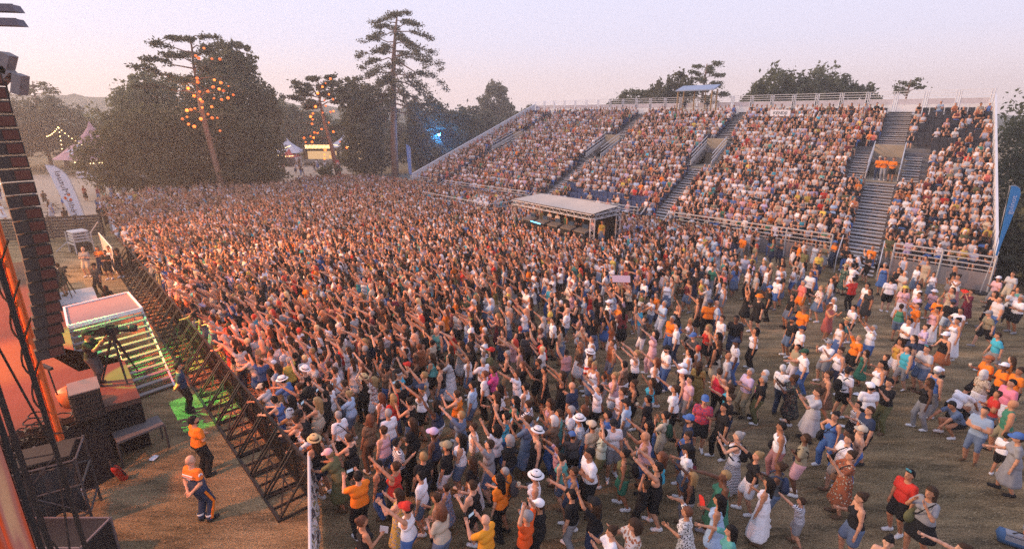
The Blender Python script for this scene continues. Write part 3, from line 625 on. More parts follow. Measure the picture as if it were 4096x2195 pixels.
for (x0, y0), (x1, y1) in zip(front, front[1:] + front[:1]):
    mb.prism([(x0, y0, .02), (x1, y1, .02), (x1, y1, STAGE_Z - .165), (x0, y0, STAGE_Z - .165)], (-.01, .01, 0))
tp(mb, 'skirt', CLOTH)
mb = MB(); mb.prism([(-11.15, 12.5, .0), (-11.6, 10.6, .0), (-11.75, 10.9, 1.55), (-11.3, 12.45, 1.55)], (.03, -.01, 0))
mb.prism([(-10.62, 11.8, 0), (-11.15, 10.75, 0), (-11.62, 11.1, 1.56), (-11.25, 12.4, 1.56)], (-.02, .02, 0)); tp(mb, 'side_drape', CLOTH)
# stairs that come down along the barrier
ss = tag(empty('stage_stairs', (-15, 19, 0)), 'wide open tread stage stairs with a white edged landing, lit green', 'stairs'); ssi = Matrix.Translation((15, -19, 0)); sp_ = part_of(ss, ssi)
bl, br, fr, fl = [np.array(q) for q in ((-18.6, 20.1), (-17.3, 22.0), (-15.3, 20.0), (-16.8, 18.1))]
PANEL = M('landing_panel', (.20, .17, .16), .5, .15, 1.5); TREAD = M('stair_tread', (.17, .16, .16), .55, .2, 3); EDGE = M('white_edge', (.78, .77, .78), .5, .05)
def z3(p, z): return np.array([p[0], p[1], z])
mb = MB(); mb.prism([z3(q, 1.62) for q in (bl, fl, fr, br)], (0, 0, -.12)); sp_(mb, 'landing', PANEL)
mb = MB()
for a, b in ((bl, br), (br, fr), (fr, fl), (fl, bl)): mb.bar(z3(a, 1.60), z3(b, 1.60), .07, .16)
sp_(mb, 'landing_edge', EDGE)
dirn = np.array([-12.0, 16.4]) - fr; run = np.linalg.norm(dirn); dirn /= run; NT = 12
for k in range(NT):
    f = (k + .6) / NT; a = fl + dirn * run * f; b = fr + dirn * run * f; z = 1.5 * (1 - f) + .05
    mb = MB(); mb.bar(z3(a, z), z3(b, z), .20, .045); sp_(mb, 'tread', TREAD)
for a in (fl, fr, (fl + fr) / 2):
    mb = MB(); mb.bar(z3(a, 1.42), z3(a + dirn * run, .02), .06, .16); sp_(mb, 'stringer', ALU)
for a in (bl, br, fl, fr): mb = MB(); mb.bar(z3(a, 0), z3(a, 1.5), .07); sp_(mb, 'leg', ALU)
# step platform (bench like) under the stage corner
sb = tag(empty('step_platform', (-10.4, 12.6, 0)), 'low grey step platform on thin legs below the stage corner', 'platform'); sbi = Matrix.Translation((10.4, -12.6, 0)); sp2 = part_of(sb, sbi)
q = [(-10.02, 12.95), (-10.72, 12.05), (-11.2, 12.5), (-10.5, 13.4)]
mb = MB(); mb.prism([(x, y, .8) for x, y in q][::-1], (0, 0, -.06)); sp2(mb, 'top', M('grey_plywood', (.11, .10, .10), .8, .25, 2))
for x, y in q: mb = MB(); mb.tube([(x, y, 0), (x, y, .76)], .03, 6); sp2(mb, 'leg', M('dull_steel', (.06, .06, .065), .5, .3, 3, metal=.2))
# line array
la = tag(empty('line_array', (-9.52, 10, 4.4)), 'long hanging column of dark loudspeaker cabinets, reddish on the stage side', 'speaker array')
CAB = M('speaker_cabinet', (.055, .042, .038), .7, .3, 5); CABR = M('speaker_lit_panel', (.12, .04, .028), .6, .5, 2.2)  # reddish light on half of each cabinet put into an added panel's colour
aw = .46; ad_ = .46; ang = R_(-128)
cs_, sn_ = math.cos(ang), math.sin(ang)
for k in range(27):
    z = .12 + k * .245; bend = .30 * max(0, 1 - k / 10) ** 1.7; lean = .12 * max(0, (k - 14) / 13) ** 1.3
    tilt = R_(1 + 9 * max(0, 1 - k / 8))
    c = np.array([-bend * .9 - lean, -bend * .2, z])
    Rm = np.array([[cs_, -sn_, 0], [sn_, cs_, 0], [0, 0, 1]]) @ np.array([[1, 0, 0], [0, math.cos(tilt), -math.sin(tilt)], [0, math.sin(tilt), math.cos(tilt)]])
    mb = MB()
    w = aw / 2; d = ad_ / 2; h = .108
    V = np.array([[-w, d, -h], [w, d, -h], [w * .8, -d, -h * .8], [-w * .8, -d, -h * .8], [-w, d, h], [w, d, h], [w * .8, -d, h * .8], [-w * .8, -d, h * .8]]) @ Rm.T + c
    mb.add(V, [[0, 1, 2, 3], [7, 6, 5, 4], [0, 4, 5, 1], [1, 5, 6, 2], [2, 6, 7, 3], [3, 7, 4, 0]])
    o = mb.build('cabinet', CAB, la)
    mb = MB(); 
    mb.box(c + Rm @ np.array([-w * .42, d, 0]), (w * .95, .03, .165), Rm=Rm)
    mb.build('lit_panel', CABR, o)
mb = MB()
for sx in (-.2, .2): mb.tube([(sx * cs_, sx * sn_, 6.7), (sx * cs_, sx * sn_, 9.5)], .02, 5)
mb.build('chain', DARKM, la)
# lattice towers and cables
TOW = M('tower_black', (.03, .028, .028), .5, .3, 4); TOWO = M('tower_lit_orange', (.62, .13, .03), .5, .2, 3)  # orange stage light on the slim column put into its base colour
def tower(name, c, w, z0, z1, mat, label, rz=0., seg=None):
    r = tag(empty(name, (c[0], c[1], 0), rz), label, 'tower'); h = w / 2
    for sx in (-1, 1):
        for sy in (-1, 1): mb = MB(); mb.tube([(sx * h, sy * h, z0), (sx * h, sy * h, z1)], .042, 8); mb.build('upright', mat, r)
    mb = MB(); n = seg or int((z1 - z0) / (w * 1.1)); 
    for i in range(n):
        za, zb = z0 + (z1 - z0) * i / n, z0 + (z1 - z0) * (i + 1) / n
        cs = [(-h, -h), (h, -h), (h, h), (-h, h)]
        for k in range(4):
            a, b = cs[k], cs[(k + 1) % 4]
            if i % 2: a, b = b, a
            mb.tube([(*a, za), (*b, zb)], .018, 5, False); mb.tube([(*a, za), (*b, za)], .015, 5, False)
    mb.build('lattice', mat, r); return r
tower('lattice_tower', (-8.45, 7.3), .95, 0, 14, TOW, 'black lattice tower rising at the left edge in front of the orange stage floor', R_(20), 4)
tower('truss_column', (-11.2, 11.0), .10, 1.6, 13, TOWO, 'slim truss column coloured bright orange as if stage lit, right beside the line array', R_(15), 30)
mb = MB()
cabp = []
for k in range(5):
    z = 2.6 + k * .9; a = np.array([-10.9, 10.9, z + 1.4]); 
    pts = [a + np.array([-.35 * math.sin(q * math.pi) - .2 * q, -.1 * q, -1.5 * q - .25 * math.sin(q * math.pi)]) for q in np.linspace(0, 1, 9)]
    mb.tube(pts, .022, 5)
tag(mb.build('power_cable', M('cable_black', (.015, .015, .016), .5)), 'black cables looping down the orange truss column', 'cable')
# orange stage cloth near the left bottom edge
oc = tag(empty('stage_banner', (-5.75, 5, 0)), 'tall orange printed cloth hanging at the lower left edge beside the tower', 'banner')
n = 18; U = np.linspace(0, 1, n); xs = U * -.62 - .02; ys = U * -.34 + .05 * np.sin(U * 20)
zt = 6.55 + .3 * U
V = np.concatenate([np.stack([xs, ys, np.full(n, 2.2)], 1), np.stack([xs, ys, zt], 1)]); V = np.concatenate([V, V + [-.012, .022, 0]])
Fq = [[i, i + 1, n + i + 1, n + i] for i in range(n - 1)]; Fq += [[q + 2 * n for q in f[::-1]] for f in Fq]
def cloth_mat():
    m = M('banner_cloth', (.70, .12, .03), .7, .15, 2, .3); t = m.node_tree; b = t.nodes['Principled BSDF']
    tcn = t.nodes.new('ShaderNodeTexCoord'); mp = t.nodes.new('ShaderNodeMapping'); mp.inputs['Scale'].default_value = (7, 7, .35); mp.inputs['Rotation'].default_value = (.12, .1, 0)
    nz = t.nodes.new('ShaderNodeTexNoise'); nz.inputs['Scale'].default_value = 1.1; nz.inputs['Detail'].default_value = 1
    rp = t.nodes.new('ShaderNodeValToRGB'); rp.color_ramp.interpolation = 'EASE'
    rp.color_ramp.elements[0].position = .42; rp.color_ramp.elements[0].color = (.72, .10, .02, 1); rp.color_ramp.elements[1].position = .6; rp.color_ramp.elements[1].color = (.55, .22, .16, 1)
    q = rp.color_ramp.elements.new(.68); q.color = (.75, .42, .22, 1)
    t.links.new(tcn.outputs['Object'], mp.inputs[0]); t.links.new(mp.outputs[0], nz.inputs['Vector']); t.links.new(nz.outputs['Fac'], rp.inputs[0]); t.links.new(rp.outputs[0], b.inputs['Base Color'])
    return m
link('cloth', new_mesh('cloth', V, Fq, True), cloth_mat(), oc)
mb = MB(); mb.tube([(.0, .05, 0), (.0, .05, 6.9)], .03, 6); mb.build('hem_pole', TOW, oc)
# things on the stage corner
sk = tag(empty('speaker_stack', (-11.35, 12.2, STAGE_Z), BZ), 'dark slatted speaker cabinet standing on the stage corner', 'speaker')
mb = MB(); mb.box((0, 0, .42), (.82, .62, .80)); mb.build('cabinet', M('cabinet_black', (.03, .028, .028), .7, .3, 6), sk)
mb = MB()
for k in range(6): mb.box((0, -.33, .1 + k * .13), (.78, .03, .045)); mb.box((.43, 0, .1 + k * .13), (.03, .58, .045))
mb.build('slat', DARKM, sk); mb = MB(); mb.box((0, 0, .835), (.84, .64, .03)); mb.build('top_board', M('grey_top', (.17, .15, .15), .7, .2, 3), sk)
fl_ = tag(empty('orange_cover', (-12.2, 12.75, STAGE_Z), BZ), 'rounded drum shaped orange plastic cover behind the slatted cabinet', 'stage light')
mb = MB(); mb.smooth = True; mb.lathe([(0, 0), (.3, .02), (.34, .2), (.36, .42), (.2, .5), (0, .44)], 18); mb.build('housing', M('orange_housing', (.45, .15, .04), .5, .1, 3), fl_)  # orange is the cover's own plastic, it is no lamp
mb = MB(); mb.tube([(.1, -.3, .05), (.15, -.35, 1.25)], .02, 5); mb.box((.17, -.36, 1.3), (.5, .09, .07), R_(20)); mb.build('microphone_bar', DARKM, fl_)
video_camera((-11.85, 14.1, STAGE_Z), R_(-70), 'large tripod video camera on the stage platform beside the stairs', 1.08)
lp = tag(empty('camera_platform', (-22.4, 25.1, 0), R_(-48)), 'pale low camera platform at the far side of the stage stairs', 'platform')
mb = MB(); mb.box((0, 0, .33), (2.6, 1.5, .1)); mb.build('top', M('pale_board', (.45, .44, .45), .7, .1, 2), lp)
for x in (-1.2, 1.2):
    for y in (-.65, .65): mb = MB(); mb.tube([(x, y, 0), (x, y, .29)], .035, 6); mb.build('leg', ALU, lp)
video_camera((-22.75, 25.0, .38), R_(60), 'tripod video camera with an orange lit arm on the pale low platform', .95)
# crowd barriers
BLK = M('barrier_black', (.028, .024, .023), .55, .35, 5)
def make_barrier():
    r = tag(empty('crowd_barrier'), 'black steel crowd barrier with braced A frame feet in the long row before the stage', 'barrier', 'barriers between stage and crowd')
    m1 = MB()
    for x in (-.5, .5): m1.bar((x, 0, .04), (x, 0, 1.18), .05)
    m1.bar((-.53, .0, 1.2), (.53, .0, 1.2), .06); m1.bar((-.5, 0, .62), (.5, 0, .62), .04); m1.build('upright_frame', BLK, r)
    m2 = MB()
    for k in range(9): m2.bar((-.4 + k * .1, 0, .06), (-.4 + k * .1, 0, 1.18), .018)
    m2.build('infill_bar', BLK, r)
    m3 = MB(); m3.bar((-.52, -.85, .03), (.52, -.85, .03), .06, .05); m3.bar((-.52, 0, .03), (.52, 0, .03), .05)
    for x in (-.5, 0, .5): m3.bar((x, -.85, .03), (x, 0, .03), .045)
    m3.build('foot_frame', BLK, r)
    m4 = MB()
    for x in (-.48, .48): m4.bar((x, -.82, .06), (x, 0, 1.12), .045)
    m4.bar((-.48, -.80, .08), (.48, -.27, .76), .026); m4.bar((.48, -.80, .08), (-.48, -.27, .76), .026); m4.bar((-.48, -.42, .56), (.48, -.42, .56), .03); m4.build('brace', BLK, r)
    return r
def copy_tree(o, parent=None):
    c = o.copy(); COL.objects.link(c)
    if parent is not None: c.parent = parent
    for ch in o.children: copy_tree(ch, c)
    return c
ba, bb = np.array([-25.1, 32.6]), np.array([-4.9, 10.6]); nb = int(np.linalg.norm(bb - ba) / 1.07)
proto = make_barrier()
for i in range(nb):
    o = proto if i == 0 else copy_tree(proto)
    p = ba + (bb - ba) * (i + .5) / nb; o.location = (*p, 0); o.rotation_euler = (0, 0, rot2(bb - ba))
# scrim fence that closes the row
sf = tag(empty('scrim_fence', (-4.45, 9.5, 0)), 'printed scrim fence with a pale top tube closing the end of the barrier row', 'fence'); sfi = Matrix.Translation((4.45, -9.5, 0)); spf = part_of(sf, sfi)
a, b = np.array([-5.02, 10.9]), np.array([-3.6, 7.2]); mb = MB(); mb.tube([[*a, 0], [*a, 1.32], [*b, 1.32], [*b, 0]], .035, 8); mb.tube([[*((a + b) / 2), 0], [*((a + b) / 2), 1.3]], .03, 6); spf(mb, 'tube_frame', M('pale_tube', (.5, .5, .53), .5))
n = 24; V = []
for i in range(n):
    u = i / (n - 1); p = a + (b - a) * u; off = .05 + .05 * math.sin(u * 31)
    for z, o2 in ((1.30, .02), (.9, off), (.4, off * 1.5), (.08, .06)): V.append([p[0] + .93 * o2, p[1] + .36 * o2, z])
Fq = [[i * 4 + j, i * 4 + j + 1, (i + 1) * 4 + j + 1, (i + 1) * 4 + j] for i in range(n - 1) for j in range(3)]
def print_mat(name, cols, scale):
    m = M(name, (.5, .5, .5), .85, .1); t = m.node_tree; b_ = t.nodes['Principled BSDF']
    tcn = t.nodes.new('ShaderNodeTexCoord'); nz = t.nodes.new('ShaderNodeTexNoise'); nz.inputs['Scale'].default_value = scale; nz.inputs['Detail'].default_value = 2; nz.inputs['Distortion'].default_value = 1.5
    rp = t.nodes.new('ShaderNodeValToRGB'); rp.color_ramp.interpolation = 'CONSTANT'
    for i_, c in enumerate(cols):
        p = .3 + .4 * i_ / len(cols) if i_ else 0
        if i_ < 2: rp.color_ramp.elements[i_].position = p; rp.color_ramp.elements[i_].color = (*c, 1)
        else: q = rp.color_ramp.elements.new(p); q.color = (*c, 1)
    t.links.new(tcn.outputs['Object'], nz.inputs['Vector']); t.links.new(nz.outputs['Fac'], rp.inputs[0]); t.links.new(rp.outputs[0], b_.inputs['Base Color']); return m
o = link('printed_cloth', new_mesh('printed_cloth', V, Fq, True), print_mat('scrim_print', [(.7, .69, .7), (.32, .27, .13), (.66, .65, .64), (.08, .07, .07), (.6, .58, .55)], 2.2), sf); o.matrix_parent_inverse = sfi
# panels and gear at the far end of the pit
pf = tag(empty('printed_panel', (-24.7, 30.6, 0)), 'whitish printed panel fence at the far end of the barrier row', 'fence'); pfi = Matrix.Translation((24.7, -30.6, 0)); ppf = part_of(pf, pfi)
mb = MB(); mb.prism([(-26.6, 32.6, .1), (-23.6, 29.6, .1), (-23.6, 29.6, 1.75), (-26.6, 32.6, 2.0)], (.02, .02, 0)); ppf(mb, 'panel', print_mat('sketch_print', [(.55, .47, .45), (.60, .52, .50), (.36, .28, .27), (.58, .50, .48)], 1.6))
mb = MB(); mb.tube([(-26.62, 32.6, 0), (-26.62, 32.6, 2.02), (-23.58, 29.58, 1.77), (-23.58, 29.58, 0)], .03, 6); ppf(mb, 'frame', ALU)
sw = tag(empty('screen_wall', (-35, 39.5, 0)), 'low dark slatted screen wall under the white feather flag', 'fence'); swi = Matrix.Translation((35, -39.5, 0)); psw = part_of(sw, swi)
mb = MB()
for k in range(7): mb.bar((-39, 38.3, .2 + k * .24), (-32.6, 40.4, .2 + k * .24), .04, .2)
psw(mb, 'boarding', M('dark_boards', (.07, .055, .05), .9, .3, 1))
mb = MB()
for u in np.linspace(0, 1, 5): mb.bar((-39 + 6.4 * u, 38.36 + 2.1 * u, 0), (-39 + 6.4 * u, 38.36 + 2.1 * u, 1.8), .1)
psw(mb, 'post', DARKM)
ca = tag(empty('equipment_cart', (-30.2, 35.2, 0), R_(-35)), 'aluminium equipment cart with stacked grey trays at the end of the pit', 'cart')
mb = MB(); 
for x in (-.7, .7):
    for y in (-.5, .5): mb.bar((x, y, .1), (x, y, 1.5), .06)
mb.bar((-.7, -.5, .75), (.7, -.5, .75), .06); mb.bar((-.7, .5, .75), (.7, .5, .75), .06); mb.build('frame', ALU, ca)
mb = MB(); mb.box((0, 0, .45), (1.3, .9, .5)); mb.build('case', DARKM, ca)
for k in range(4): mb = MB(); mb.box((0, 0, .95 + k * .2), (1.2, .9, .09)); mb.build('tray', ALU, ca)
for x in (-.6, .6):
    for y in (-.42, .42): mb = MB(); mb.tube([(x - .04, y, .08), (x + .04, y, .08)], .08, 10); mb.build('wheel', DARKM, ca)
mb = MB(); mb.bar((-.7, -.5, .8), (-1.7, -1.0, .05), .06); mb.bar((.7, .5, 1.4), (1.3, .9, 2.2), .06); mb.build('outrigger', ALU, ca)
# fire extinguisher, flight case, clutter under the stage
fe = tag(empty('fire_extinguisher', (-10.35, 11.6, 0), R_(30)), 'red fire extinguisher leaning against the black stage skirt', 'fire extinguisher'); fe.rotation_euler = (R_(14), R_(-16), R_(30))
mb = MB(); mb.smooth = True; mb.lathe([(0, 0), (.085, 0), (.095, .03), (.095, .46), (.075, .53), (.03, .57), (0, .575)], 16); mb.build('cylinder', M('red_paint', (.42, .03, .02), .35, .1, 3), fe)
mb = MB(); mb.lathe([(0, .56), (.035, .56), (.035, .63), (0, .63)], 10); mb.bar((0, -.04, .66), (0, .12, .70), .03); mb.bar((0, -.04, .63), (0, .1, .62), .025); mb.build('valve_handle', DARKM, fe)
mb = MB(); mb.tube([(.03, -.03, .6), (.11, -.1, .58), (.13, -.12, .4), (.11, -.1, .2)], [.014, .014, .014, .03], 6); mb.build('hose', DARKM, fe)
ec_ = tag(empty('flight_case', (-9.6, 8.75, 0), R_(0)), 'long black flight case with bare metal edges in the bottom left corner', 'case')
mb = MB(); mb.box((0, 0, .48), (1.75, .8, .9)); mb.build('body', M('case_black', (.02, .02, .022), .6, .3, 4), ec_)
mb = MB()
for x in (-.88, .88):
    for y in (-.4, .4): mb.bar((x, y, .02), (x, y, .95), .05)
for z in (.05, .94):
    for y in (-.41, .41): mb.bar((-.9, y, z), (.9, y, z), .035)
    for x in (-.88, .88): mb.bar((x, -.41, z), (x, .41, z), .035)
mb.bar((-.88, -.43, .62), (.88, -.43, .62), .02); mb.build('metal_edge', M('worn_metal', (.16, .14, .15), .5, .3, 5, metal=.3), ec_)
mb = MB()
for x in (-.5, .5): mb.box((x, -.43, .66), (.12, .03, .1))
mb.build('latch', ALU, ec_)
us = tag(empty('scaffold_frame', (-10.9, 9.9, 0), R_(30)), 'dim steel scaffold frame with hanging cloth under the stage edge', 'scaffold')
mb = MB()
for x in (-.9, 0, .9):
    for y in (-.5, .5): mb.tube([(x, y, 0), (x, y, 1.9)], .03, 6)
for z in (.4, 1.2, 1.85):
    for y in (-.5, .5): mb.tube([(-.9, y, z), (.9, y, z)], .025, 6)
    for x in (-.9, .9): mb.tube([(x, -.5, z), (x, .5, z)], .025, 6)
mb.tube([(-.9, -.5, .4), (0, -.5, 1.2)], .02, 5); mb.tube([(0, -.5, 1.2), (.9, -.5, .4)], .02, 5); mb.build('tube', M('dull_steel', (.06, .06, .065), .5, .3, 3, metal=.2), us)
n = 14; V = []
for i in range(n):
    for j in range(5): V.append([-.85 + 1.7 * i / (n - 1), -.46 + .07 * math.sin(i * 1.7 + j), 1.75 - j * .33 - .12 * math.sin(i / (n - 1) * math.pi * 2) * (j > 0)])
link('hanging_cloth', new_mesh('hanging_cloth', V, [[i * 5 + j, i * 5 + j + 1, (i + 1) * 5 + j + 1, (i + 1) * 5 + j] for i in range(n - 1) for j in range(4)], True), M('grey_tarp', (.035, .035, .038), .6, .4, 2, .5), us)
mb = MB(); mb.box((.3, 0, 1.92), (1.0, .8, .05)); mb.build('board', M('dark_plywood', (.03, .03, .03), .8, .2, 2), us)
mb = MB()
for k in range(16):
    c = np.array([-11.9 + rng.normal(0, .35), 11.2 + rng.normal(0, .35)]); r0 = rng.uniform(.12, .3); a = np.linspace(0, 2 * np.pi * rng.uniform(.8, 1.6), 14)
    mb.tube(np.c_[c[0] + r0 * np.cos(a), c[1] + r0 * np.sin(a) * .8, STAGE_Z + .03 + .02 * k + .02 * np.sin(a * 3)], .018, 5)
tag(mb.build('cable_pile', M('cable_black', (.015, .015, .016), .5)), 'heap of black cables on the dark stage edge by the tower', 'cables')
mb = MB(); mb.smooth = True; mb.lathe([(0, 0), (.035, 0), (.035, .15), (.014, .19), (.014, .22), (0, .22)], 10); o = mb.build('water_bottle', M('clear_blue_plastic', (.4, .5, .65), .2)); o.location = (-10.95, 10.95, 0); tag(o, 'small plastic water bottle on the grass by the black drape', 'bottle')
# lights above the stage, out of the picture
def spot(name, loc, to, energy, color, size, blend=.6, rad=.4):
    l = bpy.data.lights.new(name, 'SPOT'); o = bpy.data.objects.new(name, l); COL.objects.link(o); o.location = loc
    l.energy = energy; l.color = color; l.spot_size = R_(size); l.spot_blend = blend; l.shadow_soft_size = rad
    o.rotation_euler = (Vector(to) - Vector(loc)).to_track_quat('-Z', 'Y').to_euler(); return o
spot('stage_flood', (-32, 22, 10.5), (-6, 28, 1), 36000, (1, .36, .06), 52, .9)
spot('stage_flood', (-15, 6, 10), (-4, 15, .5), 7000, (1, .30, .06), 74, .9)
spot('stage_flood', (-34, 22, 10), (-14, 40, 1), 19000, (1, .38, .08), 66, .8)
spot('stage_wash', (-23, 11.5, 9), (-16.2, 14.2, 1.6), 30000, (1, .12, .01), 46)
spot('stage_wash', (-28, 16, 9), (-21.8, 19.4, 1.6), 26000, (1, .12, .01), 44)
spot('stage_wash_warm', (-21, 9, 8), (-16.6, 15.0, 1.6), 11000, (1, .40, .01), 26)
spot('banner_wash', (-8.6, 3.2, 7.5), (-5.9, 4.9, 5), 420, (1, .22, .05), 60)
spot('green_beam', (-19, 12.5, 14), (-10.35, 14.95, 0), 26000, (.10, 1, .14), 9, .2, .06)
spot('green_beam', (-22, 14.5, 8.5), (-14.7, 18.2, 1.2), 17000, (.10, 1, .16), 18, .5, .1)
# speakers and lamps that reach into the top left corner
tl_ = tag(empty('stage_lamp', (-11.98, 13.2, 10.45)), 'cluster of grey stage lamps at the top left edge against the sky', 'stage light')
for k, (dx, dz, a) in enumerate(((0, 0, .5), (.28, -.75, .35), (-.25, -.45, .9))):
    mb = MB(); Rm = np.array([[math.cos(a), 0, math.sin(a)], [0, 1, 0], [-math.sin(a), 0, math.cos(a)]])
    mb.box((dx, 0, dz), (.34, .4, .75), Rm=Rm); mb.box((dx, -.1, dz), (.42, .1, .1), Rm=Rm); mb.build('housing', M('lamp_housing', (.22, .19, .19), .6, .3, 5), tl_)
mb = MB(); mb.tube([(-.6, 0, .5), (.2, 0, -.9)], .04, 6); mb.tube([(-.2, 0, .2), (-.3, 0, -1.4)], .03, 6); mb.build('bracket', DARKM, tl_); tl_.scale = (.62, .62, .62)
for k in range(2):
    r = tag(empty('hanging_baffle', (-12.2, 13.2, 11.72 - k * .30)), ['upper', 'lower'][k] + ' of two grey flat panels sticking out at the top left corner', 'panel')
    mb = MB(); mb.prism([(-1, 0, .04), (.66, 0, 0), (.74, 0, -.155), (-1, 0, -.11)], (0, .25, 0)); mb.build('panel', M('panel_grey', (.16, .14, .17), .8, .2, 3), r)
    mb = MB(); mb.bar((-1, .12, .05), (.6, .12, .01), .03); mb.build('edge_rail', DARKM, r)
# ------------------------------------------------------------------ market at the back: tents, stalls, lanterns, lamps
GLOWO = M('lantern_glow', (.9, .25, .06), .6, emit=(1, .15, .02), estr=1.5); BULB = M('warm_bulb', (1, .8, .5), .4, emit=(1, .62, .25), estr=5); 
WOODD = M('stall_wood', (.20, .14, .09), .9, .3, 2)
_t = GLOWO.node_tree; _oi = _t.nodes.new('ShaderNodeObjectInfo'); _mr = _t.nodes.new('ShaderNodeMapRange'); _mr.inputs['To Min'].default_value = .5; _mr.inputs['To Max'].default_value = 4.5
_pw = _t.nodes.new('ShaderNodeMath'); _pw.operation = 'POWER'; _pw.inputs[1].default_value = 2.2; _t.links.new(_oi.outputs['Random'], _pw.inputs[0]); _t.links.new(_pw.outputs[0], _mr.inputs['Value']); _t.links.new(_mr.outputs[0], _t.nodes['Principled BSDF'].inputs['Emission Strength'])
def make_lantern():
    r = tag(empty('lantern'), 'glowing orange paper lantern hanging in a pine', 'lantern', 'lanterns in the pines')
    m1 = MB(); m1.smooth = True; m1.lathe([(0, -.22), (.12, -.21), (.21, -.11), (.24, 0), (.21, .11), (.12, .21), (0, .22)], 12); m1.build('paper_shade', GLOWO, r)
    m2 = MB(); m2.tube([(0, 0, .2), (0, 0, .75)], .012, 4); m2.build('wire', DARKM, r); return r
LN1 = [(-32.3,58.8,15.9),(-34.1,60.2,15.3),(-34.6,61.6,15.2),(-31.8,59.1,14.9),(-31.7,60.5,15.0),(-34.4,61.9,14.3),(-33.9,59.4,13.0),(-34.7,60.8,12.7),(-36.5,62.2,12.8),(-35.3,59.8,12.0),(-33.5,58.8,11.6),(-33.4,60.2,11.7),(-33.5,61.6,12.2),(-31.9,59.1,12.8),(-32.0,60.5,12.6),(-31.9,61.9,12.3),(-31.7,59.4,11.9),(-32.0,60.8,11.8),(-31.7,62.2,11.4),(-31.1,59.8,11.0),(-33.4,61.2,11.0),(-31.3,58.8,10.8),(-35.0,60.2,11.2),(-35.2,61.6,10.9),(-33.6,59.1,10.6),(-34.5,60.5,10.0),(-34.2,61.9,10.1),(-35.6,59.4,9.7),(-35.5,60.8,9.9),(-36.8,62.2,9.8),(-36.8,61.2,9.0),(-35.9,58.8,8.8),(-34.7,60.2,8.8),(-34.6,61.6,9.3),(-32.8,59.1,8.9),(-33.0,60.5,8.9),(-37.2,61.9,8.2),(-35.1,59.4,8.0),(-33.1,60.8,7.5)]
LN2 = [(-24.2,73.5,13.8),(-25.3,74.7,13.3),(-26.2,75.9,12.9),(-26.2,73.8,12.0),(-25.1,75.0,11.9),(-25.0,76.2,11.3),(-25.5,74.1,11.1),(-25.8,75.3,10.4),(-26.9,74.4,10.3),(-24.9,75.6,9.7),(-24.6,73.5,9.6),(-26.1,74.7,9.5),(-27.9,75.9,9.4),(-27.5,73.8,9.0),(-27.7,75.0,8.6),(-28.3,76.2,8.0),(-25.2,74.1,8.2),(-26.7,75.3,7.3),(-28.2,76.5,6.8),(-27.0,74.4,6.8),(-24.5,73.5,7.0),(-28.6,75.9,6.3),(-27.4,73.8,6.2),(-29.2,75.0,6.1),(-29.5,76.2,5.5),(-27.8,74.1,5.6),(-24.3,75.3,5.6),(-23.8,76.5,4.7),(-26.2,74.4,4.5),(-26.8,75.6,3.8),(-26.1,73.5,3.4),(-25.7,74.7,3.6)]
pl = make_lantern()
for i, p in enumerate(LN1 + LN2):
    o = pl if i == 0 else copy_tree(pl); q = 1 - (2.4 / 60 if i < len(LN1) else 1.6 / 75); o.location = (p[0] * q, p[1] * q, CAM_H + (p[2] - CAM_H) * q); o.rotation_euler = (0, 0, i * .7); q = .48 + .30 * ((i * 7) % 5) / 5; o.scale = (q, q, q)
for c, e_ in (((-33.5, 57.0, 11.5), 260), ((-26.5, 72.0, 7.5), 220)):
    l = bpy.data.lights.new('lantern_light', 'POINT'); l.energy = e_; l.color = (1, .35, .1); l.shadow_soft_size = .8; o = bpy.data.objects.new('lantern_light', l); COL.objects.link(o); o.location = c
def string_lights(name, label, curves, r=.075):
    root = tag(empty(name, tuple(curves[0][0])), label, 'string lights'); inv_ = Matrix.Translation(-Vector(curves[0][0]))
    mb, mw_ = MB(), MB()
    for a, b, sag, n in curves:
        a, b = np.array(a, float), np.array(b, float); u = np.linspace(0, 1, n); P = a + (b - a) * u[:, None]; P[:, 2] -= sag * 4 * u * (1 - u); mw_.tube(P, .015, 4, False)
        for p in P: mb.lathe([(0, -r), (r * .8, -r * .5), (r, 0), (r * .7, r * .6), (0, r)], 6, p - [0, 0, r])
    o = mb.build('bulb', BULB, root); o.matrix_parent_inverse = inv_; o = mw_.build('wire', DARKM, root); o.matrix_parent_inverse = inv_
def peaked_tent(name, label, c, w, h_wall, h_top, roof, wall, rz=0., n=4):
    r = tag(empty(name, (*c, 0), rz), label, 'tent'); rings = []
    for f in np.linspace(0, 1, 7):
        z = h_wall + (h_top - h_wall) * f; rad = w * (1 - f) ** 1.5 + .05
        rings.append((rad, z))
    mb = MB(); mb.smooth = False; mb.lathe(rings, n * 2 if n > 4 else 4); mb.build('canopy', roof, r).rotation_euler = (0, 0, R_(45))
    if wall is not None:
        mb = MB(); s = w * .7; mb.box((0, s, h_wall / 2), (2 * s, .05, h_wall)); mb.box((-s, 0, h_wall / 2), (.05, 2 * s, h_wall)); mb.box((s, 0, h_wall / 2), (.05, 2 * s, h_wall)); mb.build('side_wall', wall, r)
    s = w * .7
    for x in (-s, s):
        for y in (-s, s): mb = MB(); mb.tube([(x, y, 0), (x, y, h_wall)], .04, 5); mb.build('pole', ALU, r)
    return r
TWHITE = M('tent_white', (.62, .58, .64), .9, .1, 1); TPINK = M('tent_pink', (.50, .28, .30), .9, .12, .6); TRED = M('tent_red', (.45, .10, .09), .9, .1, 1)
tn = peaked_tent('star_tent', 'pink circus style tent with a white star on its roof', (-67.5, 86), 5.6, 2.6, 8.2, TPINK, None, 0, 10)
mb = MB(); pts = []
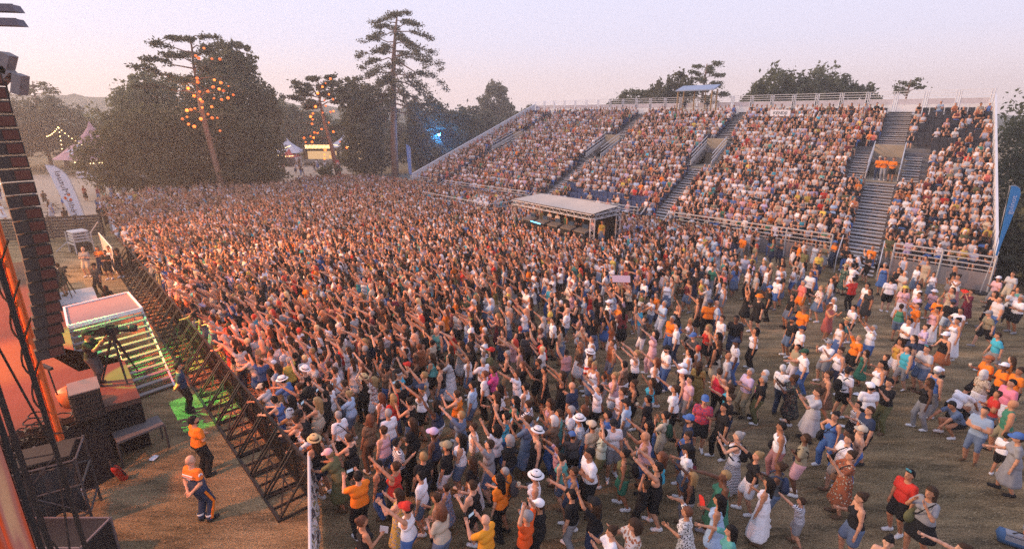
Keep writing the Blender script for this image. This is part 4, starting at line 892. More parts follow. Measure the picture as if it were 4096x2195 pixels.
for k in range(14):
    a = math.pi / 2 + k * math.pi / 7 + .3; rr = 2.0 if k % 2 == 0 else .6; x, zz = rr * math.cos(a), rr * math.sin(a) * .75
    f = .30 + zz * .17; rad = 5.6 * (1 - max(0, f)) ** 1.5 + .05; pts.append((x - .2, -math.sqrt(max(.1, rad ** 2 - (x - .2) ** 2)) - .12, 2.6 + 5.6 * f))
mb.prism(pts, (0, .05, .03)); mb.build('star', TWHITE, tn)
peaked_tent('market_tent', 'white peaked tent with bulb garland at the left end of the food stalls', (-42.6, 101), 3.6, 2.4, 5.0, TWHITE, None)
peaked_tent('market_tent', 'small red and white stall tent with pale side walls', (-41.6, 99), 2.2, 1.7, 3.2, TRED, TWHITE)
peaked_tent('market_tent', 'white peaked canopy right of the second lantern pine', (-33.2, 106), 4.4, 3.0, 5.6, TWHITE, None)
def stall(label, c, w, text=None):
    r = tag(empty('food_stall', (*c, 0)), label, 'stall')
    mb = MB(); mb.box((0, 1.6, 1.5), (w, .1, 3)); mb.box((-w / 2, .8, 1.5), (.1, 1.6, 3)); mb.box((w / 2, .8, 1.5), (.1, 1.6, 3)); mb.build('wall', WOODD, r)
    mb = MB(); mb.box((0, .6, 3.1), (w + .4, 2.6, .14)); mb.build('roof', WOODD, r)
    mb = MB(); mb.box((0, -.05, .55), (w, .5, 1.1)); 
    mb.build('counter', M('stall_counter', (.42, .36, .30), .8, .2, 2), r)
    mb = MB(); mb.box((0, 1.5, 1.75), (w - .5, .06, 1.5)); mb.build('glow_back', M('stall_glow', (.6, .42, .25), .8, .3, 2, emit=(1, .6, .28), estr=.55), r)  # wall panel emits to stand in for lamplight inside the stall
    mb = MB(); mb.box((0, -.62, 3.45), (w * .8, .08, .75)); s_ = mb.build('sign_board', WOODD, r)
    mb = MB()
    for i in range(int(w * 3)):
        for j in range(3): mb.lathe([(0, -.08), (.09, 0), (0, .08)], 6, (-w * .37 + i * w * .74 / (w * 3 - 1), -.72, 3.2 + j * .24))
    mb.build('sign_bulb', BULB, r)
    if w > 5:
        mb = MB()
        for k in range(4): mb.box((0, -.5 - .3 * k, .45 - k * .12), (w * .9, .3, .08))
        mb.build('front_step', WOODD, r)
stall('wide wooden food stall with a back panel made to glow warm and bulb sign', (-36.6, 101), 6.4); stall('narrow wooden food stall with bulb sign right of the second lantern pine', (-30.4, 101.5), 4.4)
string_lights('string_lights', 'bulb garlands strung from the top of the pink star tent', [((-69.6, 80, 6.2), (-67.6, 80, 7.5), .2, 8), ((-67.8, 80, 4.4), (-67.5, 80, 7.4), 0, 6), ((-67.6, 80, 7.5), (-63.4, 80, 4.2), .3, 11)])
string_lights('string_lights', 'bulb garland along the low bar before the pink star tent', [((-65.2, 78.6, 2.5), (-60.2, 78.6, 2.6), .2, 12)])
string_lights('string_lights', 'bulb garland draped under the white peaked tents of the market', [((-43.6, 97, 3.2), (-40.4, 97, 3.9), .2, 14), ((-43.2, 97, 2.2), (-40.2, 97, 2.1), .15, 10), ((-33.6, 100, 3.9), (-28.4, 100, 4.1), .3, 16)])
string_lights('string_lights', 'short bulb garland at the far left edge beside the line array', [((-60, 58, 3.2), (-56.5, 58, 1.9), .2, 9)])
bar_ = tag(empty('bar_counter', (-62.6, 79, 0)), 'long white bannered bar counter in front of the pink star tent', 'bar')
mb = MB(); mb.box((0, 0, .55), (6, .6, 1.1)); mb.build('counter', M('stall_counter', (.42, .36, .30), .8, .2, 2), bar_)
mb = MB(); mb.box((0, -.32, .6), (5.6, .03, .9)); bn = mb.build('banner', TWHITE, bar_)
me = text_mesh('Crédit', .62); o = link('lettering', me, LETTER, bn); o.matrix_local = Matrix.Translation((-1.4, -.345, .62)) @ Matrix.Rotation(math.pi / 2, 4, 'X')
wl = tag(empty('work_lamp', (-11.2, 82.5, 0)), 'blue white floodlight on a mast before the dark trees', 'lamp')
mb = MB(); mb.tube([(0, 0, 0), (0, 0, 6.1)], .05, 6); mb.build('mast', DARKM, wl)
mb = MB(); mb.smooth = True; mb.lathe([(0, -.2), (.15, -.12), (.2, 0), (.15, .12), (0, .2)], 12, (0, -.3, 6.28)); mb.build('bulb', M('blue_white_bulb', (.6, .8, 1), .3, emit=(.22, .55, 1), estr=7), wl)
mb = MB(); mb.box((0, .05, 6.28), (.5, .2, .4)); mb.build('housing', DARKM, wl)
l = bpy.data.lights.new('work_lamp_light', 'POINT'); l.energy = 2200; l.color = (.03, .28, 1); l.shadow_soft_size = .3; o = bpy.data.objects.new('work_lamp_light', l); COL.objects.link(o); o.location = (-11.25, 81.6, 6.28)
def picnic(p, rz, lab):
    r = tag(empty('picnic_table', (*p, 0), rz), lab, 'table'); wm = M('weathered_wood', (.33, .27, .21), .9, .2, 3)
    mb = MB(); mb.box((0, 0, .75), (2.6, .75, .05)); mb.build('table_top', wm, r)
    for y in (-.7, .7): mb = MB(); mb.box((0, y, .45), (2.6, .28, .05)); mb.build('bench', wm, r)
    for x in (-1, 1): mb = MB(); mb.bar((x, -.7, 0), (x, .2, .74), .07); mb.bar((x, .7, 0), (x, -.2, .74), .07); mb.bar((x, -.75, .4), (x, .75, .4), .06); mb.build('leg', wm, r)
for p, rz, lab in (((-53, 53.5), .1, 'long picnic table beyond the white feather flag, farther left'), ((-47.5, 52), .15, 'picnic table directly behind the white feather flag'), ((-44, 47.5), .05, 'picnic table nearest the dark screen wall'), ((-40.5, 58), .2, 'picnic table on the open sand nearest the dark yew')): picnic(p, rz, lab)
# litter and the blue bag
for i, (x, y, w, lab) in enumerate([(10.3, 14.0, .16, 'crumpled white paper on the grass right of the man in red'), (12.0, 15.9, .2, 'flattened white cup on the open grass near the right edge'), (13.2, 18.6, .2, 'white food tray lying on the open grass in front of the orange volunteers'), (14.6, 19.8, .18, 'pale paper scrap beside the turquoise shirt man'), (5.6, 9.6, .15, 'white cup on the grass beside the red shirt man’s shoes'), (3.2, 13.2, .14, 'small white paper between the photographer and the couple'), (-10.1, 12.4, .16, 'white paper scrap on the brown grass by the step platform')]):
    mb = MB(); n = 6; a = np.linspace(0, 2 * np.pi, n + 1)[:-1]; rr = w * rng.uniform(.6, 1.0, n); c0 = [x, y, .06]
    V = [[x + rr[k] * math.cos(a[k]), y + rr[k] * math.sin(a[k]), .015 + rng.uniform(0, .06)] for k in range(n)] + [c0]; mb.add(V, None, [[k, (k + 1) % n, n] for k in range(n)])
    tag(mb.build('paper_litter', M('litter_white', (.72, .72, .76), .8, .1)), lab.replace('’', "'"), 'litter', 'litter on the grass')
bgx = tag(empty('holdall', (11.45, 9.3, 0), R_(-35)), 'blue and grey holdall lying in the bottom right corner', 'bag')
mb = MB(); mb.smooth = True
mb.tube([(-.62, 0, .2), (-.56, 0, .22), (.56, 0, .22), (.62, 0, .2)], [.1, .24, .24, .1], 12); mb.build('body', M('holdall_blue', (.05, .12, .26), .7, .2, 3, .4), bgx)
mb = MB(); mb.box((0, -.08, .44), (.9, .26, .05)); mb.box((-.1, -.22, .3), (.7, .03, .18)); mb.build('grey_panel', M('holdall_grey', (.28, .29, .33), .7, .2, 4), bgx)
mb = MB(); mb.tube([(-.3, -.1, .45), (-.2, -.2, .62), (.2, -.2, .62), (.3, -.1, .45)], .02, 5); mb.build('handle', DARKM, bgx); bgx.scale = (.72, .72, .72)

# ------------------------------------------------------------------ figures: one smooth implicit surface per body and per garment
def vz(*a): return np.array(a, float)
def sd_prim(pr, P):
    if pr[0] == 'c':
        _, a, b, ra, rb = pr[:5]; ab = b - a; L2 = ab @ ab + 1e-9; q = P - a
        t = np.clip((q @ ab) / L2, 0, 1); return np.linalg.norm(q - t[..., None] * ab, axis=-1) - (ra + (rb - ra) * t)
    _, c, r, Rm = pr[:4]; q = (P - c) @ Rm; k0 = np.linalg.norm(q / r, axis=-1); k1 = np.linalg.norm(q / (r * r), axis=-1) + 1e-9
    return k0 * (k0 - 1) / k1
def bounds(pr):
    if pr[0] == 'c': return np.minimum(pr[1] - pr[3], pr[2] - pr[4]), np.maximum(pr[1] + pr[3], pr[2] + pr[4])
    m = np.max(pr[2]); return pr[1] - m, pr[1] + m
def C(a, b, ra, rb, tag_=0): return ('c', np.asarray(a, float), np.asarray(b, float), ra, rb, tag_)
def E_(c, r, Rm=None, tag_=0): return ('e', np.asarray(c, float), np.asarray(r, float), np.eye(3) if Rm is None else Rm, tag_)
def isosurf(prims, h, k=.03, cut=None):
    lo = np.min([bounds(p)[0] for p in prims], 0) - 3 * h; hi = np.max([bounds(p)[1] for p in prims], 0) + 3 * h
    n = np.ceil((hi - lo) / h).astype(int) + 1; D = np.full(n, .25); ax = [lo[i] + h * np.arange(n[i]) for i in range(3)]
    for p in prims:
        a, b = bounds(p); i0 = np.clip(np.floor((a - k - 2 * h - lo) / h).astype(int), 0, n - 1); i1 = np.clip(np.ceil((b + k + 2 * h - lo) / h).astype(int) + 1, 1, n)
        sl_ = tuple(slice(i0[q], i1[q]) for q in range(3)); G = np.stack(np.meshgrid(*[ax[q][sl_[q]] for q in range(3)], indexing='ij'), -1)
        d = sd_prim(p, G); o = D[sl_]; hh = np.clip(.5 + .5 * (o - d) / k, 0, 1); D[sl_] = o * (1 - hh) + d * hh - k * hh * (1 - hh)
    if cut is not None:
        G = np.stack(np.meshgrid(*ax, indexing='ij'), -1); D = cut(D, G)
    s = D < 0; A = np.zeros(tuple(n - 1) + (3,)); cnt = np.zeros(tuple(n - 1)); X = np.arange
    for axn in range(3):
        a = [slice(None)] * 3; b = [slice(None)] * 3; a[axn] = slice(0, -1); b[axn] = slice(1, None); a, b = tuple(a), tuple(b)
        cr = s[a] != s[b]; t = np.where(cr, D[a] / np.where(cr, D[a] - D[b], 1), 0)
        o1, o2 = [q for q in range(3) if q != axn]
        for d1 in (0, 1):
            for d2 in (0, 1):
                sl = [slice(None)] * 3; sl[o1] = slice(d1, n[o1] - 1 + d1); sl[o2] = slice(d2, n[o2] - 1 + d2); sl = tuple(sl)
                c = cr[sl]; cnt += c; A[..., axn] += np.where(c, t[sl], 0); A[..., o1] += c * d1; A[..., o2] += c * d2
    m = cnt > 0; idx = np.full(cnt.shape, -1); idx[m] = np.arange(m.sum()); I = np.argwhere(m); V = lo + h * (I + A[m] / cnt[m][:, None]); F = []
    for axn in range(3):
        o1, o2 = [(1, 2), (2, 0), (0, 1)][axn]; a = [slice(1, -1)] * 3; b = [slice(1, -1)] * 3; a[axn] = slice(0, -1); b[axn] = slice(1, None)
        cr = s[tuple(a)] != s[tuple(b)]; ins = s[tuple(a)]; J = np.argwhere(cr)
        off = np.ones(3, int); off[axn] = 0; J = J + off; inside = ins[cr]
        def cell(d1, d2):
            q = J.copy(); q[:, o1] += d1; q[:, o2] += d2; return idx[q[:, 0], q[:, 1], q[:, 2]]
        f = np.stack([cell(-1, -1), cell(0, -1), cell(0, 0), cell(-1, 0)], 1); f[~inside] = f[~inside][:, ::-1]; F.append(f)
    return V, np.concatenate(F)
def rx(a): c, s = math.cos(a), math.sin(a); return np.array([[1, 0, 0], [0, c, -s], [0, s, c]])
def nrm(v): v = np.asarray(v, float); return v / np.linalg.norm(v)
DN = ((.16, .02, -1), (.04, .22, -1)); RAISE = ((.12, .72, .62), (-.02, .82, .60)); RAISE2 = ((.2, .45, .85), (.0, .6, .85))
POSES = dict(
    stand=(DN, DN, 'std', .0, .15), back=(((.2, -.25, -1), (-.55, -.35, -.6)), ((.2, -.25, -1), (-.55, -.35, -.6)), 'std', -.03, .05),
    cross=(((.2, .12, -1), (-.9, .42, .2)), ((.2, .16, -1), (-.85, .5, .12)), 'std', .0, .15),
    clap=(((.2, .25, -1), (-.45, .8, .35)), ((.2, .25, -1), (-.45, .8, .35)), 'std', .0, .2),
    hold=(((.18, .2, -1), (-.25, .85, .35)), DN, 'step', .0, .1), hip=(((.62, -.12, -.8), (-.62, .32, -.55)), DN, 'step', 0, .1),
    give=(((.12, .55, -.8), (.0, .95, -.1)), DN, 'step', .06, .0), point=(((.14, .85, .25), (.0, .95, .22)), DN, 'step', .02, .15),
    raiseR=(RAISE, DN, 'step', .0, .25), raiseL=(DN, RAISE, 'step', .0, .25), high=(RAISE2, DN, 'std', 0, .3), highL=(DN, RAISE2, 'std', 0, .3),
    raiseB=(((.25, .5, .25), (-.15, .35, .93)), DN, 'std', 0, .2), raiseC=(DN, ((.35, .25, .75), (-.1, .5, .85)), 'step', 0, .25), wave=(((.5, .1, .5), (-.1, .2, .97)), ((.18, .2, -1), (-.25, .85, .35)), 'std', 0, .2),
    both=(((.2, .62, .72), (-.15, .75, .7)), ((.2, .62, .72), (-.15, .75, .7)), 'step', -.02, .3),
    over=(((.45, .1, .9), (-.55, .1, .75)), ((.45, .1, .9), (-.55, .1, .75)), 'std', -.03, .1),
    elbow=(((.3, .55, .75), (-.35, .3, .3)), ((.15, .3, -.9), (-.3, .8, .2)), 'std', 0, .2),
    phone=(((.15, .6, -.5), (-.25, .55, .72)), ((.15, .6, -.5), (-.25, .55, .72)), 'std', .0, .05),
    mouth=(((.28, .5, -.62), (-.5, .2, .85)), ((.28, .5, -.62), (-.5, .2, .85)), 'step', .0, .1),
    lean=(((.12, .7, -.55), (-.05, .95, -.12)), ((.12, .7, -.55), (-.15, .9, -.2)), 'step', .33, -.1),
    walk=(((.15, .25, -1), (.0, .45, -.9)), ((.15, -.25, -1), (.05, .1, -1)), 'walk', .06, .0),
    stoop=(((.15, .8, -.6), (0, .6, -.8)), ((.15, .8, -.6), (0, .6, -.8)), 'squat', .6, -.2),
    sit=(((.15, .35, -.9), (-.15, .85, -.15)), ((.15, .35, -.9), (-.15, .85, -.15)), 'sit', .05, .0),
    sitcross=(((.2, .2, -1), (-.85, .45, .1)), ((.2, .2, -1), (-.85, .45, .1)), 'sit', .0, .0),
    sitclap=(((.25, .3, -.9), (-.4, .7, .5)), ((.25, .3, -.9), (-.4, .7, .5)), 'sit', .05, .05),
)
def skeleton(pose, fem=False):
    aR, aL, legs, lean, hp = POSES[pose]
    pz, py = .93, 0.
    feet = dict(std=((.11, .02), (.11, -.02)), step=((.12, .12), (.12, -.10)), walk=((.09, .33), (.09, -.30)), squat=((.16, .08), (.16, -.05)), sit=((.11, .46), (.12, .44)))[legs]
    if legs == 'walk': pz = .88
    if legs == 'squat': pz, py = .50, -.22
    if legs == 'sit': pz = .55
    J = {}; Rt = rx(-lean); J['Rt'] = Rt; pel = vz(0, py, pz); J['pel'] = pel
    tor = lambda x, y, z: pel + Rt @ vz(x, y, z)
    J['tor'] = tor; sw = .160 if fem else .180
    Rh = rx(-lean * .3 + hp * .9); J['Rh'] = Rh; neck = tor(0, -.005, .53); J['neck'] = neck; J['head'] = neck + Rh @ vz(0, .025, .15)
    for s, nm, a in ((1, 'R', aR), (-1, 'L', aL)):
        u, f = a; u = Rt @ nrm((u[0] * s, u[1], u[2])) if pose not in ('lean', 'stoop') else nrm((u[0] * s, u[1], u[2])); f = nrm((f[0] * s, f[1], f[2]))
        up = .035 if u[2] > .2 else 0; sh = tor(sw * s, 0, .455 + up); el = sh + u * .285; wr = el + f * .245
        J['sh' + nm], J['el' + nm], J['wr' + nm], J['fd' + nm] = sh, el, wr, f
        hip = pel + vz(.088 * s, 0, -.03); fx, fy = feet[0] if s == 1 else feet[1]; an = vz(fx * s, fy, .085)
        l1, l2 = .43, .42; d = an - hip; dl = min(np.linalg.norm(d), .846); a_ = (l1 * l1 - l2 * l2 + dl * dl) / (2 * dl); hh = math.sqrt(max(0, l1 * l1 - a_ * a_)); dn_ = d / np.linalg.norm(d)
        fw = vz(.15 * s, 1, 0) if legs != 'sit' else vz(0, 1, .9); fw = fw - dn_ * (fw @ dn_); fw /= np.linalg.norm(fw)
        J['hip' + nm], J['kn' + nm], J['an' + nm] = hip, hip + dn_ * a_ + fw * hh, an
    return J
def body_prims(J, fem, inflate=0., hands=True):
    """list of prims with tags: 0 head 2 torso 3 sleeve 4 bare arm 5 thigh 6 shin 7 shoe 9 hand"""
    g = inflate; t = J['tor']; Rt = J['Rt']; H, Rh = J['head'], J['Rh']; p = []
    w = .84 if fem else 1.
    p += [E_(H + Rh @ vz(0, -.004, .022), (.078, .098, .108), Rh, 0), E_(H + Rh @ vz(0, .028, -.055), (.056, .064, .066), Rh, 0), C(H + Rh @ vz(0, .094, .005), H + Rh @ vz(0, .108, -.026), .010, .016, 0)]
    for s in (-1, 1): p.append(E_(H + Rh @ vz(.078 * s, -.006, -.006), (.016, .026, .036), Rh, 0))
    p += [C(t(0, -.01, .44), H + Rh @ vz(0, -.012, -.06), .058 * (.9 if fem else 1), .052, 0)]
    p += [C(t(-.12, -.012, .44), t(.12, -.012, .44), .062 + g, .062 + g, 2), C(t(-.074 * w, 0, .32), t(.074 * w, 0, .32), .116 * (.93 if fem else 1) + g, .118 * (.93 if fem else 1) + g, 2),
          C(t(-.055 * w, .008, .14), t(.055 * w, .008, .14), .112 * (.9 if fem else 1) + g, .112 * (.9 if fem else 1) + g, 2), C(t(-.075, -.012, -.02), t(.075, -.012, -.02), .118 + g, .118 + g, 2)]
    if fem: p += [E_(t(.072 * s, .098, .325), vz(.06, .055, .06) + g, Rt, 2) for s in (-1, 1)]
    for n in 'RL':
        sh, el, wr, f = J['sh' + n], J['el' + n], J['wr' + n], J['fd' + n]; k = .86 if fem else 1
        md = sh + (el - sh) * .6
        p += [C(sh, md, .056 * k + g, .046 * k + g, 3), C(md, el, .046 * k + g, .040 * k + g, 4), C(el, el + (wr - el) * .35, .041 * k, .041 * k, 4), C(el + (wr - el) * .35, wr, .041 * k, .026 * k, 4)]
        if hands: p += [C(wr, wr + f * .055, .027 * k, .034 * k, 9), C(wr + f * .055, wr + f * .085, .034 * k, .03 * k, 9)]
        hi, kn, an = J['hip' + n], J['kn' + n], J['an' + n]; fd = nrm(vz(.2 * (1 if n == 'R' else -1), 1, 0))
        p += [C(hi, hi + (kn - hi) * .6, .098 + g, .074 + g, 5), C(hi + (kn - hi) * .6, kn, .074 + g, .058 + g, 5 if g else 6), C(kn, kn + (an - kn) * .32 + vz(0, -.012, 0), .055 + g, .057 + g, 6), C(kn + (an - kn) * .32 + vz(0, -.012, 0), an, .057 + g, .036 + g, 6)]
        p += [C(an + fd * -.03 + vz(0, 0, -.04), an + fd * .15 + vz(0, 0, -.052), .04, .034, 7)]
    return p
def fingers(J, fem):
    mb = MB(); k = .88 if fem else 1
    for n in 'RL':
        s = 1 if n == 'R' else -1; f = J['fd' + n]; wr = J['wr' + n]; up = vz(0, 0, 1) - f * f[2]
        if np.linalg.norm(up) < .2: up = vz(s, 0, 0) - f * f[0] * s
        up = nrm(up); sd = np.cross(f, up)
        flat = sd if abs(f[2]) > .5 else up * .4 + sd * .6; flat = nrm(flat); nm = np.cross(f, flat)
        for i, (o, l) in enumerate(((-.026, .072), (-.009, .085), (.009, .08), (.026, .062))):
            a = wr + f * .095 + flat * o; b = a + (f + flat * o * 4) * l * .5; c = b + (f * .8 + flat * o * 5 - nm * .35) * l * .5
            mb.tube([a - f * .02, b, c], [.0095 * k, .009 * k, .0065 * k], 5)
        a = wr + f * .03 + flat * .028 * -s; b = a + nrm(f * .7 - flat * s * .75) * .042; mb.tube([a, b, b + nrm(f - flat * s * .25) * .03], [.012 * k, .0105 * k, .007 * k], 5)
    return mb
FIG = {}
def mk(key, fn):
    if key not in FIG: FIG[key] = fn()
    return FIG[key]
def body_mesh(pose, fem):
    def f():
        J = skeleton(pose, fem); V, F = isosurf(body_prims(J, fem), .019, .022); fm = fingers(J, fem); n0 = len(V)
        V2 = np.concatenate(fm.V); F2 = np.concatenate(fm.F) + n0; T2 = np.concatenate(fm.T) + n0
        me = new_mesh('person', np.concatenate([V, V2]), np.concatenate([F, F2]), True, T2)
        q = (V - J['head']) @ J['Rh']; col = np.zeros((n0 + len(V2), 4), np.float32); col[:, 3] = 1
        for s in (-1, 1):
            e = np.exp(-(((q[:, 0] - .033 * s) / .015) ** 2 + ((q[:, 2] - .012) / .010) ** 2)) * (q[:, 1] > .05); br = np.exp(-(((q[:, 0] - .034 * s) / .024) ** 2 + ((q[:, 2] - .042) / .007) ** 2)) * (q[:, 1] > .05)
            col[:n0, 0] = np.maximum(col[:n0, 0], np.maximum(e, br * .8))
        col[:n0, 1] = np.exp(-((q[:, 0] / .024) ** 2 + ((q[:, 2] + .062) / .010) ** 2)) * (q[:, 1] > .05)
        at = me.color_attributes.new('Marks', 'FLOAT_COLOR', 'POINT'); at.data.foreach_set('color', col.ravel()); return me
    return mk(('body', pose, fem), f)
def arm_caps(J, fem, g, upto):
    o = []; k = .86 if fem else 1
    for n in 'RL':
        sh, el = J['sh' + n], J['el' + n]; e = sh + (el - sh) * upto; o.append(C(sh, e, .056 * k + g, (.050 * k) + g * 1.7))
    return o
def top_mesh(kind, pose, fem, heavy=0.):
    def f():
        J = skeleton(pose, fem); t = J['tor']; Rt = J['Rt']; pel = J['pel']; g = .013
        pr = [q for q in body_prims(J, fem, g) if q[0] == 'c' and q[5] == 2 or q[0] == 'e' and q[4] == 2]
        pr.append(C(t(-.07, .0, .06), t(.07, .0, .06), .128, .128))
        if kind in ('tee', 'polo', 'dress'): pr += arm_caps(J, fem, .011, .62)
        hem = -.12 if kind != 'tank' else -.06
        def cut(D, G):
            q = (G - pel) @ Rt
            D = np.maximum(D, hem - q[..., 2])
            nk = np.sqrt(q[..., 0] ** 2 + (q[..., 1] - .02) ** 2 + ((q[..., 2] - .545) * (.75 if kind == 'tank' else .95)) ** 2) - (.115 if kind == 'tank' else .085)
            D = np.maximum(D, -nk)
            if kind == 'tank':
                for s in (-1, 1): D = np.maximum(D, -(np.sqrt((q[..., 0] - s * .215) ** 2 + (q[..., 1] * .7) ** 2 + ((q[..., 2] - .44) * .75) ** 2) - .118))
            return D
        V, F = isosurf(pr, .021, .03, cut); return new_mesh('shirt', V, F, True)
    return mk(('top', kind, pose, fem), f)
def bottom_mesh(kind, pose, fem):
    def f():
        J = skeleton(pose, fem); pel = J['pel']; t = J['tor']; pr = []; zc = None
        if kind in ('trousers', 'jeans', 'shorts'):
            g = .020 if kind != 'shorts' else .026
            pr.append(C(t(-.075, -.012, -.02), t(.075, -.012, -.02), .118 + .014, .118 + .014)); pr.append(C(t(-.055, 0, .07), t(.055, 0, .07), .115, .115))
            for n in 'RL':
                hi, kn, an = J['hip' + n], J['kn' + n], J['an' + n]; pr += [C(hi, kn, .10 + g, .062 + g * 1.1)]
                if kind == 'shorts': pr[-1] = C(hi, hi + (kn - hi) * .74, .10 + g, .085 + g * 1.1)
                else: pr += [C(kn, an + vz(0, 0, .0), .062 + g * 1.1, .050 + g * .8)]
            top = .105
        else:
            L_ = {'skirt': .42, 'longskirt': .78, 'dress': .62, 'minidress': .5}[kind]; top = .12 if 'skirt' in kind else .2; n = 5
            a = pel + vz(0, -.01, .12); b = pel + vz(0, .0, -L_ + .1)
            pr = [C(t(-.06, 0, .1), t(.06, 0, .1), .125, .125), C(t(-.07, -.01, -.03), t(.07, -.01, -.03), .142, .142), C(pel + vz(-.05, 0, -.05), b + vz(-.07, 0, 0), .14, .20 + .05 * L_), C(pel + vz(.05, 0, -.05), b + vz(.07, 0, 0), .14, .20 + .05 * L_)]
            zc = pel[2] - L_ + .03
        Rt = J['Rt']
        def cut(D, G):
            q = (G - pel) @ Rt; D = np.maximum(D, q[..., 2] - top)
            if zc is not None:
                a_ = np.arctan2(G[..., 0], G[..., 1]); D = D + .010 * np.sin(a_ * 9) * np.clip((pel[2] - G[..., 2]) * 2, 0, 1); D = np.maximum(D, zc - G[..., 2])
            else: D = np.maximum(D, .05 - G[..., 2])
            return D
        V, F = isosurf(pr, .022, .025, cut); return new_mesh(kind, V, F, True)
    return mk(('bot', kind, pose, fem), f)
def hair_mesh(style):
    """local to the head centre"""
    def f():
        big = {'buzz': .003, 'short': .012, 'beard': .010, 'curly': .028, 'afro': .075, 'long': .014, 'bob': .016, 'bun': .010}[style]
        pr = [E_((0, -.012, .026), (.080 + big, .100 + big, .112 + big))]; extra = []
        if style == 'long': extra = [C((0, -.075, .02), (0, -.115, -.30), .085, .065), C((.06, -.04, -.02), (.08, -.05, -.2), .04, .035), C((-.06, -.04, -.02), (-.08, -.05, -.2), .04, .035)]
        if style == 'bob': extra = [C((.055, -.02, 0), (.065, -.015, -.10), .05, .045), C((-.055, -.02, 0), (-.065, -.015, -.10), .05, .045), C((0, -.07, 0), (0, -.075, -.11), .07, .06)]
        if style == 'bun': extra = [E_((0, -.095, .105), (.05, .05, .048)), C((0, -.08, .05), (0, -.1, .1), .04, .03)]
        if style == 'curly': extra = [C((0, -.07, 0), (0, -.08, -.13), .095, .08), C((.07, -.01, 0), (.08, -.02, -.1), .05, .05), C((-.07, -.01, 0), (-.08, -.02, -.1), .05, .05)]
        if style == 'beard': extra = [E_((0, .04, -.085), (.056, .062, .052))]
        def cut(D, G):
            x, y, z = G[..., 0], G[..., 1], G[..., 2]
            face = np.minimum(y - (.030 - .25 * np.clip(-z, 0, .2) if style in ('long', 'bob', 'curly', 'afro') else .022 - .35 * np.clip(.04 - z, 0, .12)), (.062 if style != 'beard' else .058) - z)
            D0 = np.maximum(D, face) if style != 'beard' else np.where((z < -.045) & (y > -.01), D, np.maximum(D, face))
            if style in ('short', 'buzz', 'bun', 'beard'): D0 = np.maximum(D0, -.075 - z - .0 * y) if style != 'beard' else D0
            if style in ('curly', 'afro'): D0 = D0 + .008 * np.sin(x * 90) * np.sin(y * 85) * np.sin(z * 80)
            return D0
        V, F = isosurf(pr + extra, .016, .02, cut); return new_mesh('hair', V, F, True)
    return mk(('hair', style), f)
def hat_mesh(kind):
    def f():
        mb = MB(); mb.smooth = True
        if kind == 'cap':
            mb.lathe([(.100, .035), (.102, .06), (.095, .105), (.07, .14), (.03, .155), (0, .157)], 16, sy=1.16)
            n = 9; V = []
            for i in range(n):
                a = math.pi * (.14 + .72 * i / (n - 1)); V += [(.098 * math.cos(a), .112 * math.sin(a), .058), (.118 * math.cos(a), .112 * math.sin(a) + .085 * math.sin(a) ** .6, .046)]
            mb.add(V, [[2 * i, 2 * i + 1, 2 * i + 3, 2 * i + 2] for i in range(n - 1)]); mb.add([(v[0], v[1], v[2] - .008) for v in V], [[2 * i, 2 * i + 2, 2 * i + 3, 2 * i + 1] for i in range(n - 1)])
        else:
            mb.lathe([(.098, .05), (.158, .043), (.162, .05), (.158, .056), (.103, .066), (.1, .12), (.085, .15), (.03, .152), (0, .14)], 18, sy=1.12)
        return mb.mesh('hat')
    return mk(('hat', kind), f)
def band_mesh():
    def f():
        mb = MB(); mb.smooth = True; mb.lathe([(.1045, .066), (.106, .07), (.1055, .095), (.102, .098)], 18, sy=1.12); return mb.mesh('hat_band')
    return mk(('band',), f)
def shoe_mesh(pose, n, fem):
    def f():
        J = skeleton(pose, fem); an = J['an' + n]; fd = nrm(vz(.2 * (1 if n == 'R' else -1), 1, 0))
        pr = [C(an + fd * -.035 + vz(0, 0, -.035), an + fd * .155 + vz(0, 0, -.048), .050, .043), C(an + vz(0, 0, .0), an + vz(0, 0, -.04), .048, .05)]
        V, F = isosurf(pr, .018, .03, lambda D, G: np.maximum(np.maximum(D, -.0 - G[..., 2]), G[..., 2] - .105)); return new_mesh('shoe', V, F, True)
    return mk(('shoe', pose, n, fem), f)
# --- fabrics and skins
CLR = dict(black=(.018, .018, .02), white=(.78, .76, .80), navy=(.03, .045, .09), grey=(.26, .26, .28), lightgrey=(.46, .46, .49), charcoal=(.06, .06, .065), darkgrey=(.09, .095, .10), blue=(.07, .15, .38), lightblue=(.36, .48, .66), turquoise=(.06, .42, .58),
    teal=(.10, .34, .32), darkteal=(.03, .10, .12), green=(.05, .20, .13), palegreen=(.46, .54, .46), olive=(.13, .13, .06), darkgreen=(.03, .08, .05), khaki=(.30, .26, .17), beige=(.52, .44, .34), brown=(.15, .09, .06), rust=(.38, .12, .05), ochre=(.50, .30, .06), yellow=(.68, .50, .10), amber=(.78, .33, .03),
    orange=(.78, .20, .02), orangered=(.70, .10, .02), red=(.55, .04, .03), crimson=(.50, .03, .06), burgundy=(.18, .03, .05), maroon=(.20, .04, .04), coral=(.60, .16, .14), pink=(.66, .40, .44), pinkbright=(.72, .22, .32), dustypink=(.45, .22, .22), magenta=(.60, .08, .26), lilac=(.52, .42, .60), denim=(.12, .17, .27), bare=(.5, .3, .2), gold=(.3, .2, .05))
